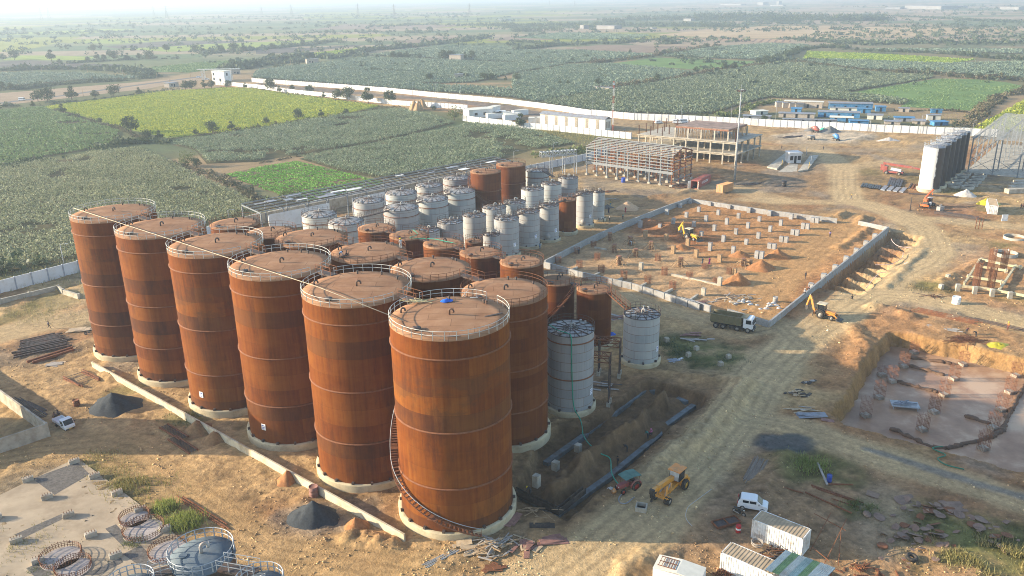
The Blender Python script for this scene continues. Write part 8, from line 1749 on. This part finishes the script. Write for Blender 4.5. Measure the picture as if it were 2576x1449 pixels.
lathed('s 1725 1318', [(.32, 0), (.62, 0), (.68, .1), (.68, .26), (.62, .36), (.32, .36), (.32, 0)], TYRE, 'large black tyre lying in the sun on the waste ground', 'tyre', 'tyre', 24, .12, .05); lathed('s 1510 1222', [(.01, .08), (.5, .12), (.62, .1), (.62, .0)], STEEL, 'round rusty disc beside the wheel track', 'steel_disc', 'disc'); lathed('s 1392 990', [(.01, .08), (.5, .1), (.52, 0)], SCRAP, 'round rusty disc leaning by the small green bush', 'steel_disc', 'disc', 20, .3, .15)
def drum(s, col, label, col2=None, r=.29, h=.88, rx=0.0):
    t = thing('drum', label, 'drum', g1(s), 0, 'barrels and drums'); m = MB(); m.lathe([(r, 0), (r, h * .32), (r * 1.04, h * .34), (r, h * .36), (r, h * .64), (r * 1.04, h * .66), (r, h * .68), (r, h), (r * .95, h - .03), (.01, h - .03)], 20); m.build('barrel', col, t)
    if col2: m = MB(); m.lathe([(r * 1.012, h * .37), (r * 1.012, h * .63)], 20); m.build('white_band', col2, t)
drum('s 420 1115', REDP, 'red drum with a white band beside the containers', SIGNW, .31, .95); drum('s 1105 735', BLUEP, 'blue drum beside the leaning pole', None, .33, 1.0); drum('l 1068 88', SIGNW, 'white barrel in front of the plinth beam', None, .8, 1.5); drum('l 40 80', GREYW, 'grey drum inside the corner of the block walls', None, .5, 1.2); drum('h 160 430', BLK, 'black stacked drum beside the dirt road', None, .75, 2.0); drum('g 1120 385', BLUEP, 'blue barrel in front of the steel frame hall', None, .7, 1.6); drum('w 580 165', STEEL, 'rusty drum beside the farther black heap', None, .5, 1.1); drum('w 2370 840', PLYR, 'brown drum behind the steep black heap', None, .6, 1.4)
def tray():
    t = thing('wooden_tray', 'rusty framed tray of dark sand beside the red drum', 'tray', g1('s 330 1050'), .35); m = MB(); m.box((0, 0, .12), (3.2, 1.3, .1)); m.build('sand_fill', DARKST, t); m = MB()
    for y in (-.68, .68): m.box((0, y, .18), (3.3, .1, .28))
    for x in (-1.65, 0, 1.65): m.box((x, 0, .181), (.1, 1.26, .28))
    m.build('frame', STEEL, t)
tray()
def chamber():
    t = thing('open_chamber', 'square open concrete chamber at the edge of the haul road', 'chamber', g1('o 735 440'), -.3); m = MB()
    for a in range(4): c, s_ = math.cos(a * PI / 2), math.sin(a * PI / 2); m.box((c * .62, s_ * .62, .15), (.14, 1.38 if a % 2 == 0 else 1.1, .9), a * PI / 2 if a % 2 == 0 else a * PI / 2)
    m.build('walls', CONC, t); m = MB(); m.box((0, 0, .1), (1.05, 1.05, .05)); m.build('floor', BLK, t)
chamber()
def canopy():
    """corrugated sheet roof between the containers, with poles and goods below"""
    P = [G(u, v, 2.9) for u, v in px('s 775 1275 1150 1415 1010 1560 620 1400')]; t = thing('corrugated_canopy', 'green and white corrugated sheet canopy at the bottom right containers', 'canopy', (P[0].x, P[0].y, 0)); O = Vector((P[0].x, P[0].y, 0)); e = P[1] - P[0]; f = P[3] - P[0]; mats = [M('canopy_white', (.50, .56, .55), .5, var=.12, dirt=(.36, .34, .3)), M('canopy_green', (.20, .31, .16), .5, var=.2), M('canopy_teal', (.30, .40, .40), .5)]
    for k in range(7):
        a0, a1 = k / 7, (k + 1.04) / 7; n = 24; vs = []
        for i in range(n + 1):
            q = i / n; o = P[0] - O + f * 0; z = .05 * math.sin(q * n * PI / 1.0 * .5) + .02 * (k % 2) + .1 * k / 7
            for aa in (0, 1): b_ = (P[0] - O) + e * (a0 + (a1 - a0) * q) + f * aa; vs.append((b_.x, b_.y, b_.z + z + (.4 if aa == 0 else 0)))
        m = MB(); m.smooth = True; m.add(vs, [(2 * i, 2 * i + 1, 2 * i + 3, 2 * i + 2) for i in range(n)]); m.build('roof_sheet', mats[{1: 1, 3: 2, 4: 1}.get(k, 0)], t)
    for a, b_ in ((.05, .05), (.95, .05), (.95, .9), (.05, .9)): q = (P[0] - O) + e * a + f * b_; m = MB(); m.bar((q.x, q.y, 0), (q.x, q.y, 2.9), .09); m.build('post', STEEL, t)
canopy()
for i, (s, z0, z1) in enumerate((('s 975 1110 1215 1225', 2.5, 2.2), ('s 1215 1180 1065 1390', 3.0, .6), ('s 1100 1120 960 1300', 2.8, .8), ('s 1180 1230 1175 1370', 2.0, 0), ('s 975 1300 1100 1390', 1.2, 1.0), ('s 865 1270 935 1200', 1.5, 2.6))):
    P = gp(s); m = MB(); m.bar((P[0].x, P[0].y, z0), (P[1].x, P[1].y, z1), .07); tag(m.build('scaffold_pole', STEEL), '%s rusty scaffold pole from the back beside the container canopy' % nth(i), 'pole', 'scaffold poles beside the containers')
plank_pile('s 700 1290', 30, 1.5, 1.1, 'heap of rusty pipe offcuts between the two white containers', [STEEL, DARKST], .6, .8, .1, .1, 'scrap_heap', 'piles of steel', 'offcut'); plank_pile('s 560 1255', 8, 2.2, .8, 'timber boards under the rope coil', [PLY, TIMBER], -.3, .3, .5, .06)
for i in range(6): m = MB(); m.tube([((.55 + .05 * (i % 3)) * math.cos(a), (.55 + .05 * (i % 3)) * math.sin(a), .5 + .09 * i) for a in [2 * PI * k / 20 for k in range(20)]], .045, 5, True); tag(m.build('rope_coil', GREYW, None, g1('s 560 1240')), 'one turn of the thick rope coil between the containers', 'rope coil', 'turns of the rope coil')
m = MB()
for k in range(60): x, y = random.gauss(0, .8), random.gauss(0, .4); a = random.uniform(0, 6); m.tube([(x, y, .3 + random.random() * .3), (x + .9 * math.cos(a), y + .9 * math.sin(a), .2 + random.random() * .4)], .05, 5)
o = m.build('pipe_offcuts', STEEL, None, g1('s 320 1452')); tag(o, 'brown clay pipe offcuts piled at the near container corner', 'pile'); o['kind'] = 'stuff'
plank_pile('s 1380 1415', 24, 1.2, 1.2, 'rusty coupler heap in the sun at the bottom right', [STEEL], .5, .9, .15, .12, 'scrap_heap', 'piles of steel', 'offcut'); plank_pile('l 1130 300', 70, 3.4, 1.5, 'tangled rusty rebar heap above the pit wall', [REBAR], .1, .35, .05, .05, 'rebar_heap', 'piles of steel', 'bar'); plank_pile('l 660 120', 24, 2.6, 1.2, 'rusty rebar tangle at the road bend', [REBAR, STEEL], .1, .5, .05, .05, 'rebar_heap', 'piles of steel', 'bar'); plank_pile('r 1900 790', 18, 2.4, 1.2, 'dark rebar cage scraps left of the plinth beams', [REBAR, DARKST], .3, .6, .06, .06, 'rebar_heap', 'piles of steel', 'bar')
# small frames, posts, leaning pipe, roof litter
m = MB(); a, b_ = gp('h 2085 855 2150 858'); d = b_ - a
for q in (0, .5, 1): m.bar(a + d * q, a + d * q + Vector((0, 0, 3.2)), .14)
for z in (.9, 2.0, 3.1): m.bar(a + Vector((0, 0, z)), b_ + Vector((0, 0, z)), .12)
tag(m.build('goal_frame', STEEL), 'upright rusty square frame standing alone by the road', 'frame')
pole('h 1428 668', 530, 'short dark post with a white foot left of the mobile crane', 'marker_post', .12, 0, False, None, DARKST)
m = MB(); m.box((0, 0, .6), (2.0, 1.2, 1.2)); m.box((.3, .2, 1.4), (.6, .5, .5)); tag(m.bevelled('machine_block', GREYW, None, .05, g1('h 1732 668'), .5), 'small grey machine block right of the orange crane', 'machine'); m = MB(); m.box((0, 0, .9), (1.6, .15, 1.8)); tag(m.build('sign_board', SIGNW, None, g1('h 2378 775')), 'blank white board standing below the right edge container', 'board')
m = MB(); m.tube([(-1.6, 197.5, .2), (.2, 199.6, 4.2), (1.6, 200.9, 5.0)], .32, 10); tag(m.build('leaning_pipe', GALV), 'thick grey pipe leaning against the pale tanks', 'pipe')
m = MB()
P_ = [g1('x 580 825', 26.0) + Vector((random.gauss(0, 1.0), random.gauss(0, .6), .06)) for k in range(26)]; m.tube(P_, .035, 4); tag(m.build('rope', M('pale_rope', (.42, .38, .22), .8)), 'tangled pale rope on the nearest tank roof', 'rope')
for i, (s, L, a) in enumerate((('x 1150 930', 2.4, .5), ('x 860 850', 1.6, .1), ('x 850 1095', 1.5, .15), ('x 580 1075', .9, 0), ('x 575 950', .6, 1), ('x 1000 800', 1.0, .1), ('x 990 905', .9, .3))):
    p = g1(s, 25.85); m = MB(); m.box((0, 0, .08), (L, .14 if i else .3, .05), a); tag(m.build('loose_strip', DARKST if i != 5 else BAGW, None, p), '%s loose metal strip on the nearest tank roof' % nth(i), 'metal strip', 'metal strips on the nearest roof')
# tall grass and weeds
def grass(s, r, n, mat, h=.9, name='grass'):
    p = g1(s); x = RNG.normal(0, r, n); y = RNG.normal(0, r * .8, n); k = fbm(x + p.x, y + p.y, 2.2, 2, 140) > .42; x, y = x[k], y[k]; m = len(x); hh = h * RNG.uniform(.4, 1.2, m); lean = RNG.normal(0, .3, (m, 2)) * hh[:, None]; w = .03 * (1 + h); a = RNG.uniform(0, PI, m)
    V = np.stack([np.stack([x - w * np.cos(a), y - w * np.sin(a), 0 * x], 1), np.stack([x + w * np.cos(a), y + w * np.sin(a), 0 * x], 1), np.stack([x + lean[:, 0] + w * .2, y + lean[:, 1], hh], 1), np.stack([x + lean[:, 0] - w * .2, y + lean[:, 1], hh], 1)], 1).reshape(-1, 3)
    o = link(name, np_mesh(name, V, np.arange(4 * m).reshape(m, 4), mat), None, p); o['kind'] = 'stuff'
for s, r, n, mt, h in (('w 1250 950', .7, 700, 'tallgrass', 1.2), ('w 1390 1050', 1.0, 1300, 'tallgrass', 1.0), ('w 950 770', 1.6, 600, 'drygrass', .7), ('w 1080 800', 2.2, 800, 'drygrass', .6), ('w 740 560', 1.8, 500, 'drygrass', .35), ('w 850 680', 1.6, 450, 'drygrass', .4), ('w 1020 1200', .7, 200, 'treelight', .6), ('p 1280 720', 2.0, 2200, 'drygrass', .8), ('p 1430 760', 1.7, 1400, 'drygrass', .8), ('p 1120 690', 2.0, 700, 'drygrass', .7),
                        ('p 240 185', 1.5, 1100, 'tallgrass', .5), ('s 1340 930', .9, 500, 'treelight', .6), ('p 1300 640', 2, 400, 'hedge', .5), ('k 1560 560', 2, 700, 'scrub', .35), ('k 2130 720', 2.2, 900, 'scrub', .4), ('k 1720 660', 2, 600, 'scrub', .35), ('i 1330 1040', 1.6, 300, 'hedge', .4), ('i 1830 1300', 1.6, 400, 'treelight', .4), ('m 60 640', 2.5, 700, 'drygrass', .5), ('m 230 790', 1.6, 500, 'treelight', .4), ('i 400 250', 5, 900, 'drygrass', .5), ('h 1990 480', 5, 700, 'drygrass', .5),
                        ('c 400 1330', 8, 1500, 'drygrass', 1.0), ('c 700 1390', 10, 1800, 'drygrass', 1.0), ('r 2420 420', 5, 600, 'drygrass', .4), ('r 1850 720', 3, 500, 'hedge', .5), ('f 1400 420', 10, 1600, 'drygrass', .9), ('f 250 650', 10, 1600, 'drygrass', .9), ('e 2250 760', 10, 1200, 'drygrass', .9), ('e 500 1290', 10, 1600, 'drygrass', .9), ('d 1900 1190', 12, 1200, 'drygrass', .8)):
    grass(s, r, n, LF[mt], h)
# stones and clods over the site
def stones():
    Ns = 26000; y = 70 + 240 * RNG.power(.55, Ns) ** 1.0; y = 70 + (y - 70) * RNG.uniform(.2, 1, Ns); x = RNG.uniform(-.68, .68, Ns) * (y + 8)
    k = (polysd(x, y, SITE) < -1) & (fbm(x, y, 7, 3, 151) > .47) & (polysd(x, y, PIT) > .5) & (polysd(x, y, TRENCH) > .5); x, y = x[k], y[k]; n = len(x)
    z, gc = ground_fields(x, y); s = .05 + .16 * RNG.power(.35, n) * RNG.uniform(.2, 1, n) * (1 + y / 260)
    base = np.array([(1, 0, 0), (0, 1, 0), (-1, 0, 0), (0, -1, 0), (0, 0, .8), (0, 0, -.6)], float); V = base[None] * (s[:, None, None] * RNG.uniform(.6, 1.3, (n, 6, 1))); a = RNG.uniform(0, 6.28, n); c, q = np.cos(a)[:, None], np.sin(a)[:, None]
    V = np.stack([V[..., 0] * c - V[..., 1] * q, V[..., 0] * q + V[..., 1] * c, V[..., 2]], -1) + np.stack([x, y, z + s * .15], 1)[:, None]
    f = np.array([(0, 1, 4), (1, 2, 4), (2, 3, 4), (3, 0, 4), (1, 0, 5), (2, 1, 5), (3, 2, 5), (0, 3, 5)]); F = (np.arange(n) * 6)[:, None, None] + f[None]
    m, nt, b = newmat('stones'); r = nd(nt, 'NewGeometry').outputs['Random Per Island']; a = nt.nodes.new('ShaderNodeAttribute'); a.attribute_name = 'tint'; nt.links.new(mixc(nt, 1.0, a.outputs['Color'], ramp(nt, r, [(.0, .7), (.6, 1.2), (.93, 1.6), (.99, 2.6)]), 'MULTIPLY'), b.inputs['Base Color']); b.inputs['Roughness'].default_value = .95
    o = link('stones', np_mesh('stones', V.reshape(-1, 3), F.reshape(-1, 3), m, False, np.repeat(np.minimum(gc * 1.1, .5), 6, 0))); o['kind'] = 'stuff'
stones()
